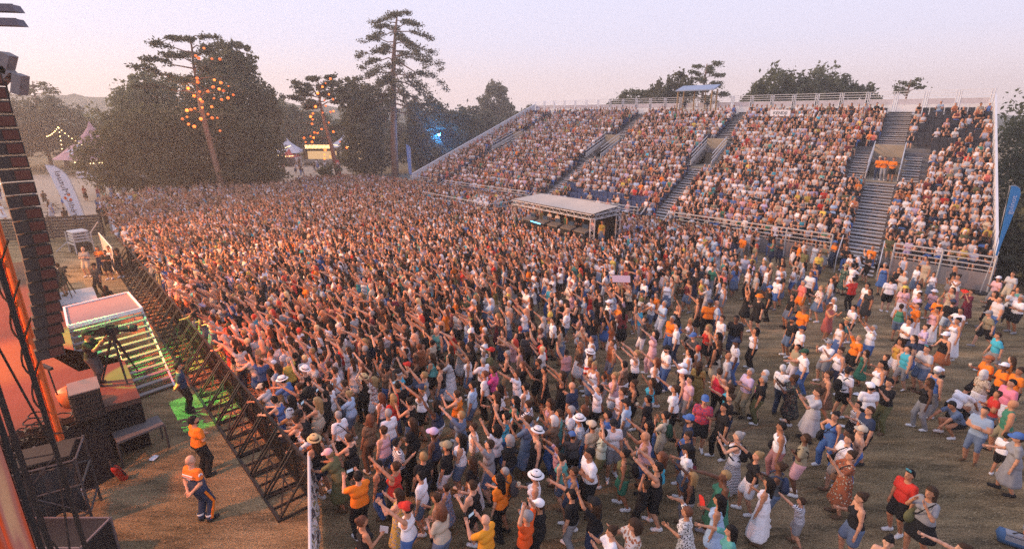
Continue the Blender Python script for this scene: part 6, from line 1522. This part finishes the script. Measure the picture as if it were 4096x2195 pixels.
bagc = ['black', 'darkgreen', 'navy', 'charcoal', 'olive', 'burgundy', 'brown']
for ln in DATA.strip().splitlines():
    a = ln.split(); x, y = float(a[0]), float(a[1]); pose, face, top, bot, hair, hat, ex = a[2:9]
    if bot == '-': bot = 'black-shorts'
    import re
    m = re.search(r's(\.\d+)', ex); sc = float(m.group(1)) if m else rng.uniform(.95, 1.04); m = re.search(r'w(1\.\d+)', ex); wd = float(m.group(1)) if m else rng.uniform(.97, 1.06)
    e_, al = off_barrier(x, y)
    if pose == 'lean' and -2 < al < 32 and e_ < 2.5: 
        d = BARR[1] - BARR[0]; d /= np.linalg.norm(d); n = np.array([-d[1], d[0]]); n = n if n @ np.array([1, 1]) > 0 else -n; x, y = np.array([x, y]) + n * (.48 - e_) * (1 if e_ < .48 else .6)
    where = ' at the barrier' if e_ < 1.2 else (' near the stand' if y > 22 else '')
    o, J = person(x, y, pose, face, top, bot, hair, hat, scale=sc, wide=wd, where=where)
    t0 = PEOPLE[-1][3]; cap_ = f'the person in {t0}'
    if 'phone' in ex or (pose == 'phone' and rng.random() < .35) or pose == 'camera': phone(midhands(o, J) + Vector((0, 0, .02)), o.rotation_euler[2], f'phone held up by {cap_}')
    if 'cup' in ex: cup(handpos(o, J, 'R', .09), f'drink cup held by {cap_}')
    if 'backpack' in ex: backpack(o, J, f'{(c := bagc[len(PEOPLE) % 4])} backpack worn by {cap_}', c)
    if ex.startswith('bag') or ',bag' in ex: shoulder_bag(o, J, f'{(c := ["black", "beige", "burgundy", "olive"][len(PEOPLE) % 4])} bag at the side of {cap_}', c, True)
    if 'crossbag' in ex: shoulder_bag(o, J, f'small {(c := ["black", "brown", "navy"][len(PEOPLE) % 3])} cross body bag of {cap_}', c)
    if 'sunglasses' in ex:
        g = MB()
        for s in (-1, 1): g.box((.036 * s, .075, .125), (.055, .02, .04))
        g.box((0, .078, .13), (.03, .012, .012)); k = g.build('sunglasses', M('mirror_lens', (.08, .35, .45), .15, metal=.5), o); k.matrix_local = Matrix.Translation(Vector(J['head'])) @ Matrix(J['Rh'].tolist()).to_4x4()
    if 'fan' in ex:
        mb = MB(); a_ = np.linspace(-.9, .9, 9); V = [(0, 0, 0)] + [(.22 * math.sin(q), .01 * (i % 2), .22 * math.cos(q)) for i, q in enumerate(a_)]; mb.add(V, None, [[0, i, i + 1] for i in range(1, 9)]); mb.add([(v[0], v[1] + .008, v[2]) for v in V], None, [[0, i + 1, i] for i in range(1, 9)])
        f_ = mb.build('hand_fan', fabric('red')); f_.location = handpos(o, J, 'R', .1); f_.rotation_euler = (.2, 0, o.rotation_euler[2] + .6); tag(f_, f'red folding fan held by {cap_}', 'fan')
    if 'paper' in ex:
        mb = MB(); mb.box((0, 0, .08), (.17, .006, .24)); f_ = mb.build('paper_sheet', fabric('white')); f_.location = handpos(o, J, 'R', .1); f_.rotation_euler = (.3, .2, o.rotation_euler[2] + .9); tag(f_, f'white paper sheet held by {cap_}', 'paper')
    if 'board' in ex:
        mb = MB(); mb.box((0, 0, .14), (.85, .012, .32)); f_ = mb.build('sign_board', M('pink_card', (.74, .52, .56), .8, .05)); f_.location = midhands(o, J) + Vector((0, 0, .02)); f_.rotation_euler = (-.5, .06, .1); tag(f_, f'blank pink card sign held overhead by {cap_}', 'sign')
    if 'bears' in ex: plate([('CHICAGO', (.6, .6, .65)), ('BEARS', (.7, .16, .04))], o, J, None, .085)
    if 'teeprint' in ex: plate([('LOVE', (.7, .55, .08)), ('MUSIC', (.65, .1, .3))], o, J, None, .075)
# crew and guards
def crew(x, y, pose, rz, top, bot, hair, hat, lab, z=0., **k):
    return person(x, y, pose, 'L', top, bot, hair, hat, z=z, rz=rz, jitter=0, fixed_label=lab, group='crew in the pit', **k)
crew(-10.6, 14.85, 'back', R_(-60), 'navy-polo', 'black-trousers', 'black-short', '-', 'security guard in navy shirt and black trousers standing on the green lit grass', scale=1.03, shoes='black', skin=0)
crew(-8.27, 11.72, 'cross', R_(-35), 'orange-tee', 'black-trousers', 'black-beard', '-', 'steward in orange t-shirt and black trousers with folded arms in the pit', scale=1.03, wide=1.08, shoes='black', skin=0)
o, J = crew(-7.33, 10.12, 'back', R_(-22), 'orangenavy-tee', 'navy-trousers', 'grey-bald', '-', 'rescue worker with shaved head in orange and navy uniform seen from behind', scale=1.03, wide=1.06, shoes='black', skin=2)
plate([('PROTECTION', (.72, .72, .75)), ('CIVILE', (.72, .72, .75))], o, J, None, .045, .345, -.142, 'back_lettering')
mb = MB(); t_ = J['tor']; mb.box(t_(0, -.135, .40), (.30, .012, .022)); mb.build('white_band', fabric('white'), o)
mb = MB()
for n in 'R':
    hi, kn, an = J['hip' + n], J['kn' + n], J['an' + n]; off = vz(.115, -.01, 0)
    mb.bar(hi + off + vz(.015, 0, -.05), kn + vz(.085, 0, 0), .02, .05); mb.bar(kn + vz(.085, 0, 0), an + vz(.072, -.01, .02), .02, .05)
mb.build('orange_stripe', fabric('orange'), o)
for n in 'RL':
    an = J['an' + n]; mb = MB(); mb.smooth = True; mb.lathe([(.072, -.02), (.074, .02), (.070, .025)], 12, an + vz(0, 0, .09)); mb.build('reflective_band', M('reflective', (.7, .72, .74), .4), o)
mb = MB(); a_ = np.linspace(0, 2 * np.pi, 13)[:-1]; mb.prism([(0, .045 * math.cos(q), .045 * math.sin(q)) for q in a_], (.012, 0, 0)); bd = mb.build('sleeve_badge', fabric('white'), o); bd.location = Vector(J['shR'] + vz(.066, -.02, -.07))
mb = MB(); mb.prism([(0, .028, -.018), (0, -.028, -.018), (0, 0, .032)], (.006, 0, 0)); bt_ = mb.build('badge_triangle', fabric('blue'), bd); bt_.location = (.010, 0, 0)
crew(-12.35, 13.75, 'phone', R_(-75), 'black-tee', 'charcoal-trousers', 'brown-short', 'black-cap', 'camera operator in black t-shirt and cap beside the stage stairs', z=STAGE_Z, skin=1, shoes='black')
crew(-23.0, 25.2, 'give', R_(75), 'charcoal-tee', 'charcoal-shorts', 'brown-beard', '-', 'camera operator in charcoal t-shirt and shorts on the pale low platform', z=.38, skin=1, shoes='brown')
crew(-25.4, 29.6, 'cross', R_(195), 'grey-tee', 'beige-shorts', 'grey-bald', '-', 'crew member in grey t-shirt and beige shorts with folded arms, far pit end', scale=1.04, skin=2, shoes='white')
crew(-24.85, 30.1, 'cross', R_(200), 'orangenavy-tee', 'navy-trousers', 'black-long', '-', 'rescue worker in orange and navy uniform with folded arms at the printed panel', skin=1, shoes='black')
crew(-24.25, 30.2, 'stand', R_(190), 'white-tank', 'navy-jeans', 'black-bun', '-', 'crew member in white tank top and dark jeans beside the printed panel', skin=0)
crew(-23.7, 29.1, 'cross', R_(185), 'black-tee', 'black-shorts', 'black-short', '-', 'crew member in black t-shirt and black shorts with folded arms by the panel', skin=3)
crew(-23.3, 29.5, 'stand', R_(180), 'black-dress', 'black-shorts', 'black-afro', '-', 'crew member in black dress with big dark curls by the printed panel', skin=3)
crew(-22.3, 26.5, 'hold', R_(170), 'charcoal-tee', 'black-trousers', 'black-short', 'black-cap', 'guard in charcoal shirt and black cap behind the stage stairs', skin=3, shoes='black')
crew(-18.75, 22.7, 'stand', R_(60), 'black-tee', 'black-trousers', 'black-long', '-', 'crew member with long black hair half hidden behind the stair landing', skin=1)
sc3 = [S1(.1175, .445, Z0 + RISE * VS0 + .01), S1(.111, .44, Z0 + RISE * VS0 + .01), S1(.102, .43, Z0 + RISE * VS0 + .01)]
for p, po, b, lab in zip(sc3, ('hold', 'clap', 'cross'), ('navy-jeans', 'grey-trousers', 'black-shorts'), ('usher in orange t-shirt and dark jeans, left of three in the grandstand opening', 'usher in orange t-shirt and grey trousers, middle of three in the grandstand opening', 'usher in orange t-shirt and black shorts, right of three in the grandstand opening')):
    person(p[0], p[1], po, 'L', 'orange-tee', b, 'brown-short', 'beige-cap' if po == 'hold' else '-', z=p[2], rz=FACE_RZ, fixed_label=lab, group='ushers in the grandstand')
# ------------------------------------------------------------------ fill the field; the nearest become individuals, the rest the crowd
def dens(x, y):
    e, al = off_barrier(x, y); Lb = 30.2
    if e < .45 or al > Lb + 2.5: 
        if e < .45: return 0
    if x > 24.5 or y < 8: return 0
    f = np.array([x, y]) - A0; sd = f @ FACE
    if sd < .9: return 0
    q = (np.array([x, y]) - FA); u, v = q @ du, q @ dn
    if -.4 < u < 8.6 and -.3 < v < 3.2: return 0
    q = (np.array([x, y]) - va); u, v = q @ vd, q @ vn
    if -.3 < u < 10.8 and -.2 < v < 4.5: return 0
    d = 3.3 if e < 5 else 3.3 - 2.1 * min(1, (e - 5) / 9)
    near = np.clip((Lb - al) / 6, 0, 1); d *= .25 + .75 * near
    if e > 14: d *= max(.28, 1 - (e - 14) / 11)
    if y > 26 and e < 26: d = max(d, 2.5 * np.clip((30 - e) / 8, 0, 1))
    if y > 34: d = max(d, 2.6)
    d *= np.clip(1.15 - .012 * max(0, y - 45), .3, 1)
    return d
from collections import defaultdict
grid = defaultdict(list)
def gadd(x, y): grid[(int(math.floor(x)), int(math.floor(y)))].append((x, y))
def clear(x, y, r):
    a, b = int(math.floor(x)), int(math.floor(y))
    return all((x - q) ** 2 + (y - w) ** 2 > r * r for i in (-1, 0, 1) for j in (-1, 0, 1) for q, w in grid[(a + i, b + j)])
for q in PERSON_XY: gadd(*q)
FILL = []
for _ in range(70000):
    x, y = rng.uniform(-40, 25), rng.uniform(8, 70)
    if x < -36.2 + .45 * (y - 44) and y > 44 and x < -22 - .0 * y: 
        if rng.random() < .8: continue
    if y < 44 and off_barrier(x, y)[1] < -15: continue
    if y > 62 + .35 * (x + 34) and x < -28: continue
    if y > 71: continue
    d = dens(x, y)
    if d <= 0 or rng.random() > d / 3.6: continue
    dig = 1.05 if (y < 16.5 and x > -1.5) or x > 6 else .42     # where the photograph's own people are placed one by one, add few others
    r = .40 if d > 2.2 else .52
    if y < 15 and x > -2: 
        if rng.random() < .8: continue
    if x > 7 and y < 24 and rng.random() < .72: continue
    if not clear(x, y, r): continue
    gadd(x, y); FILL.append((x, y, d))
FILL.sort(key=lambda q: math.hypot(q[0], q[1]))
TOPS = ['white-tee'] * 9 + ['white-tank'] * 5 + ['black-tee'] * 7 + ['black-tank'] * 7 + ['navy-tee', 'grey-tee', 'lightgrey-tee', 'beige-tank', 'beige-tee', 'lightblue-tee', 'blue-tee', 'pink-tank', 'pink-tee', 'red-tee', 'orange-tee', 'green-tank', 'olive-tee', 'rust-tank', 'brown-tank', 'yellow-tee', 'teal-tank', 'lilac-tee', 'stripe-tee', 'floral-dress', 'darkfloral-dress', 'black-dress', 'whiteprint-tee', 'burgundy-tank', 'coral-tank', 'khaki-tee', 'print-tee', 'turquoise-tank', 'charcoal-tee', 'maroon-tee']
BOTS = ['denim-shorts'] * 4 + ['blue-jeans', 'navy-jeans', 'black-shorts', 'black-shorts', 'black-trousers', 'white-shorts', 'beige-shorts', 'grey-trousers', 'navy-shorts', 'khaki-shorts', 'black-skirt', 'white-skirt', 'grey-shorts', 'blue-shorts']
HAIRS = ['brown-short'] * 5 + ['black-short'] * 4 + ['brown-long'] * 4 + ['black-long'] * 3 + ['brown-bun'] * 4 + ['black-bun'] * 2 + ['blonde-bun', 'blonde-long', 'blonde-short', 'grey-short', 'grey-buzz', 'auburn-curly', 'brown-curly', 'grey-bald', 'brown-bob', 'blonde-bob', 'brown-beard', 'white-short', 'auburn-long']
HATS = ['-'] * 22 + ['white-cap', 'black-cap', 'navy-cap', 'straw-hat', 'whiteband-hat', 'beige-cap', 'white-hat', 'red-cap']
pk = lambda l: l[int(rng.integers(len(l)))]
def pick_pose(x, y):
    e, al = off_barrier(x, y)
    up = .58 if e < 13 else (.40 if e < 20 else .16)
    if x > 9: up *= .55
    r = rng.random()
    if e < 1.0: return pk(['lean', 'lean', 'raiseL', 'raiseR', 'point', 'both'])
    if r < up: return pk(['raiseR', 'raiseL', 'raiseL', 'raiseR', 'raiseR', 'high', 'highL', 'point', 'both', 'raiseB', 'raiseC', 'raiseC', 'wave'])
    return pk(['stand', 'stand', 'stand', 'cross', 'clap', 'hold', 'phone', 'phone', 'mouth', 'hip'])
N_IND = 304
k = 0
while len(PEOPLE) < N_IND and k < len(FILL):
    x, y, d = FILL[k]; k += 1; po = pick_pose(x, y); e, al = off_barrier(x, y)
    for _ in range(25):
        top, bot, hair, hat = pk(TOPS), pk(BOTS), pk(HAIRS), pk(HATS); sh = pk(['white', 'white', 'black', 'brown'])
        hc_, hs_ = hair.split('-'); key = (top, bot if 'dress' not in top else '', hat if hat != '-' else hair, po)
        if key not in LABELS: LABELS.add(key); break
    person(x, y, po, 'L', top, bot, hair, hat, scale=rng.uniform(.93, 1.04), wide=rng.uniform(.95, 1.08), shoes=sh, where=' at the barrier' if e < 1.2 else ' in the dense crowd')
    if po == 'phone' and rng.random() < .3: o, J = PEOPLE[-1][:2]; phone(midhands(o, J) + Vector((0, 0, .02)), o.rotation_euler[2], f'phone held up by the person in {PEOPLE[-1][3]}')
REST = FILL[k:]
# --- one merged crowd: low detail figures with a colour per vertex
def lod(pose, fem, longh, h, seated=False):
    J = skeleton(pose, fem); pr = [(q[:3] + (q[3] + .008, q[4] + .010, q[5]) if q[0] == 'c' and q[5] in (4, 9) else q) for q in body_prims(J, fem, .010, True)]; H, Rh = J['head'], J['Rh']
    hp = [E_(H + Rh @ vz(0, -.022, .034), (.090, .104, .112), Rh, 1)]
    if longh: hp += [C(H + Rh @ vz(0, -.075, .0), J['tor'](0, -.12, .38), .08, .06, 1)]
    if fem and not seated and longh: hp += [C(J['pel'] + vz(0, 0, .05), J['pel'] + vz(0, 0, -.40), .14, .22, 5)]
    pr = pr + hp; V, F = isosurf(pr, h, .02)
    D = np.stack([sd_prim(p, V) for p in pr], 1); tg = np.array([p[5] if p[0] == 'c' else p[4] for p in pr]); T = tg[np.argmin(D, 1)]
    q = (V - H) @ Rh; hd = (T == 0) | (T == 1); T[hd & (q[:, 1] > .02) & (q[:, 2] < .06) & (q[:, 2] > -.14)] = 0; T[hd & (q[:, 2] > .085)] = 1
    T[hd & (q[:, 1] < .0) & (q[:, 2] > -.06)] = 1
    pel = (T == 2) & (((V - J['pel']) @ J['Rt'])[:, 2] < -.03); T[pel] = 5
    return V.astype(np.float32), F, T
LCOL = {'top': [(CLR[t.split('-')[0]] if t.split('-')[0] in CLR else PRINTS.get(t.split('-')[0], ((.5, .5, .5),))[0], t.split('-')[1]) for t in TOPS], 'bot': [(CLR[b.split('-')[0]], b.split('-')[1]) for b in BOTS]}
SK = np.array([(.54, .27, .165), (.46, .215, .12), (.60, .33, .22), (.37, .165, .09), (.13, .06, .035)])
HC = np.array([HAIRC[q] for q in ('black', 'brown', 'brown', 'brown', 'blonde', 'grey', 'white', 'auburn')])
HCW = np.array([.30, .27, .17, .10, .06, .04, .02, .04]); SENIOR = np.array([.12, .15, .1, .1, .12, .2, .16, .05])
ALLV, ALLF, ALLC = [], [], []; NV = 0
def stamp(tpls, items, senior=False, whites=.0):
    """items: (x,y,z,rz,scale,template key)"""
    global NV
    by = defaultdict(list)
    for it in items: by[it[5]].append(it)
    for key, L_ in by.items():
        V, F, T = tpls[key]; n = len(L_); A = np.array([q[:5] for q in L_], np.float32); c, s = np.cos(A[:, 3]), np.sin(A[:, 3]); w = A[:, 4] * rng.uniform(.93, 1.12 if not senior else 1.08, n)
        X = V[None] * np.stack([w, w, A[:, 4]], 1)[:, None, :]; P = np.stack([X[..., 0] * c[:, None] - X[..., 1] * s[:, None] + A[:, 0:1], X[..., 0] * s[:, None] + X[..., 1] * c[:, None] + A[:, 1:2], X[..., 2] + A[:, 2:3]], -1)
        pal = np.zeros((n, 10, 3), np.float32)
        for i in range(n):
            sk = SK[rng.choice(5, p=[.34, .26, .22, .13, .05])] * rng.uniform(.9, 1.12); tc_, tk = LCOL['top'][int(rng.integers(len(LCOL['top'])))]; bc, bk = LCOL['bot'][int(rng.integers(len(LCOL['bot'])))]
            if rng.random() < whites: tc_ = pk([(.62, .60, .66), (.5, .48, .55), (.36, .40, .55)])
            tc_ = np.array(tc_) * rng.uniform(.55 if not senior else .5, 1.05 if not senior else 1.05); hr = HC[rng.choice(8, p=(SENIOR if senior else HCW) / (SENIOR if senior else HCW).sum())] * rng.uniform(.8, 1.2)
            r = rng.random()
            if r < .10: hr = np.array(pk([(.66, .64, .68), (.6, .45, .25), (.03, .03, .03), (.05, .06, .1), (.5, .06, .04)]))
            elif r < .16: hr = sk
            if bk == 'dress' or rng.random() < .06: bc = tc_
            pal[i, 0] = sk; pal[i, 1] = hr; pal[i, 2] = tc_; pal[i, 3] = sk if tk == 'tank' or (senior and rng.random() < .35) else tc_; pal[i, 4] = sk; pal[i, 5] = bc; pal[i, 6] = bc if bk in ('jeans', 'trousers') else sk; pal[i, 7] = pk(list(SHOEC.values())); pal[i, 9] = sk
        Cc = pal[:, T, :].reshape(-1, 3); nv = len(V)
        Fa = (F[None] + (np.arange(n) * nv)[:, None, None]).reshape(-1, 4) + NV; NV += n * nv; ALLV.append(P.reshape(-1, 3)); ALLF.append(Fa); ALLC.append(Cc)
SP = ['raiseB', 'raiseC', 'wave', 'stand', 'raiseR', 'raiseL', 'high', 'highL', 'point', 'both', 'cross', 'clap', 'hold', 'phone', 'mouth', 'hip', 'lean']
tp_n = {(p, g): lod(p, g, g, .045) for p in SP for g in (False, True)}
tp_f = {(p, g): lod(p, g, g, .062) for p in SP for g in (False, True)}
it_n, it_f = [], []
for x, y, d in REST:
    a = STAGE_TARGET - (x, y); rz = math.atan2(a[1], a[0]) - math.pi / 2 + rng.normal(0, .42) + (rng.uniform(-2, 2) if rng.random() < .08 else 0); po = pick_pose(x, y)
    (it_n if math.hypot(x, y) < 30 else it_f).append((x, y, 0, rz, rng.uniform(.92, 1.05), (po, bool(rng.random() < .5))))
for _ in range(70):     # strollers on the sand at the back and people inside the control tent
    x, y = (rng.uniform(-66, -38), rng.uniform(41, 62)) if rng.random() < .6 else (rng.uniform(-44, -26), rng.uniform(70, 98)); it_f.append((x, y, 0, rng.uniform(0, 6.3), 1., (pk(['stand', 'hold', 'cross']), bool(rng.random() < .5))))
for kx in np.arange(.8, 7.8, .85): q = FA + du * kx + dn * 1.5; it_n.append((q[0], q[1], .7, math.atan2(FACE[1], FACE[0]) - math.pi / 2 + rng.normal(0, .4), 1., (pk(['stand', 'hold', 'cross']), bool(rng.random() < .3))))
for q in SITTERS[:0]: pass
stamp(tp_n, it_n); stamp(tp_f, it_f, whites=.12)
ts = {(p, g): lod(p, g, g, .062, True) for p in ('sit', 'sitcross', 'sitclap') for g in (False, True)}
its = []; its_st = []
for p, t, s0 in SITTERS:
    rz = FACE_RZ + rng.normal(.18, .32)
    if s0 > .93 and rng.random() < .25: its_st.append((p[0] + FACE[0] * .2, p[1] + FACE[1] * .2, p[2], rz, 1., (pk(['stand', 'cross', 'phone']), bool(rng.random() < .5))))
    else: jx, jy = rng.normal(0, .07), rng.normal(.03, .06); its.append((p[0] + FACE[0] * jy + FRONT[0] * jx, p[1] + FACE[1] * jy + FRONT[1] * jx, p[2] - .06 + rng.normal(0, .03), rz, rng.uniform(.94, 1.06), (pk(['sit', 'sit', 'sit', 'sitcross', 'sitclap']), bool(rng.random() < .45))))
for p in PLATFORM_SITTERS: its.append((p[0], p[1], p[2] - .1, FACE_RZ + .3, 1., ('sit', bool(rng.random() < .5))))
stamp(ts, its, senior=True, whites=.10); stamp(tp_f, its_st)
me = new_mesh('crowd', np.concatenate(ALLV), np.concatenate(ALLF), True); Ca = np.concatenate(ALLC); Ca = np.concatenate([Ca, np.ones((len(Ca), 1))], 1).astype(np.float32)
at = me.color_attributes.new('Col', 'FLOAT_COLOR', 'POINT'); at.data.foreach_set('color', Ca.ravel())
m = M('crowd_cloth', (.5, .5, .5), .85, .1); t = m.node_tree; b_ = t.nodes['Principled BSDF']; an_ = t.nodes.new('ShaderNodeAttribute'); an_.attribute_name = 'Col'; t.links.new(an_.outputs['Color'], b_.inputs['Base Color']); b_.inputs['Specular IOR Level'].default_value = .15
tag(link('crowd', me, m), 'dense mass of spectators standing on the field and seated in the grandstand', 'crowd', kind='stuff')
print('CROWD', len(REST), len(SITTERS), 'verts', NV, 'people', len(PEOPLE))
# a cloth sign held up in the stand
p = S1(.291, .857); sg = tag(empty('cloth_sign', (p[0], p[1], p[2] + .75), FACE_RZ + math.pi), 'white cloth sign with black hand lettering held up high in the grandstand', 'sign')
mb = MB(); mb.box((0, 0, .3), (1.9, .02, .62)); mb.build('cloth', fabric('white'), sg); me = text_mesh('KENDJI', .42, extrude=.006); o = link('lettering', me, fabric('black'), sg); o.matrix_local = Matrix.Translation((0, -.02, .3)) @ Matrix.Rotation(math.pi / 2, 4, 'X')
# ------------------------------------------------------------------ the evening haze
hz = MB(); hz.box((0, 165, 17), (920, 550, 36)); hz_m = bpy.data.materials.new('haze'); hz_m.use_nodes = True; t = hz_m.node_tree; t.nodes.clear()
pv = t.nodes.new('ShaderNodeVolumePrincipled'); om = t.nodes.new('ShaderNodeOutputMaterial'); t.links.new(pv.outputs[0], om.inputs['Volume'])
pv.inputs['Color'].default_value = (.99, .90, .85, 1); pv.inputs['Density'].default_value = .0017; pv.inputs['Anisotropy'].default_value = .3
tag(hz.build('haze', hz_m), kind='stuff', label='thin pink evening haze over the whole field', cat='haze')
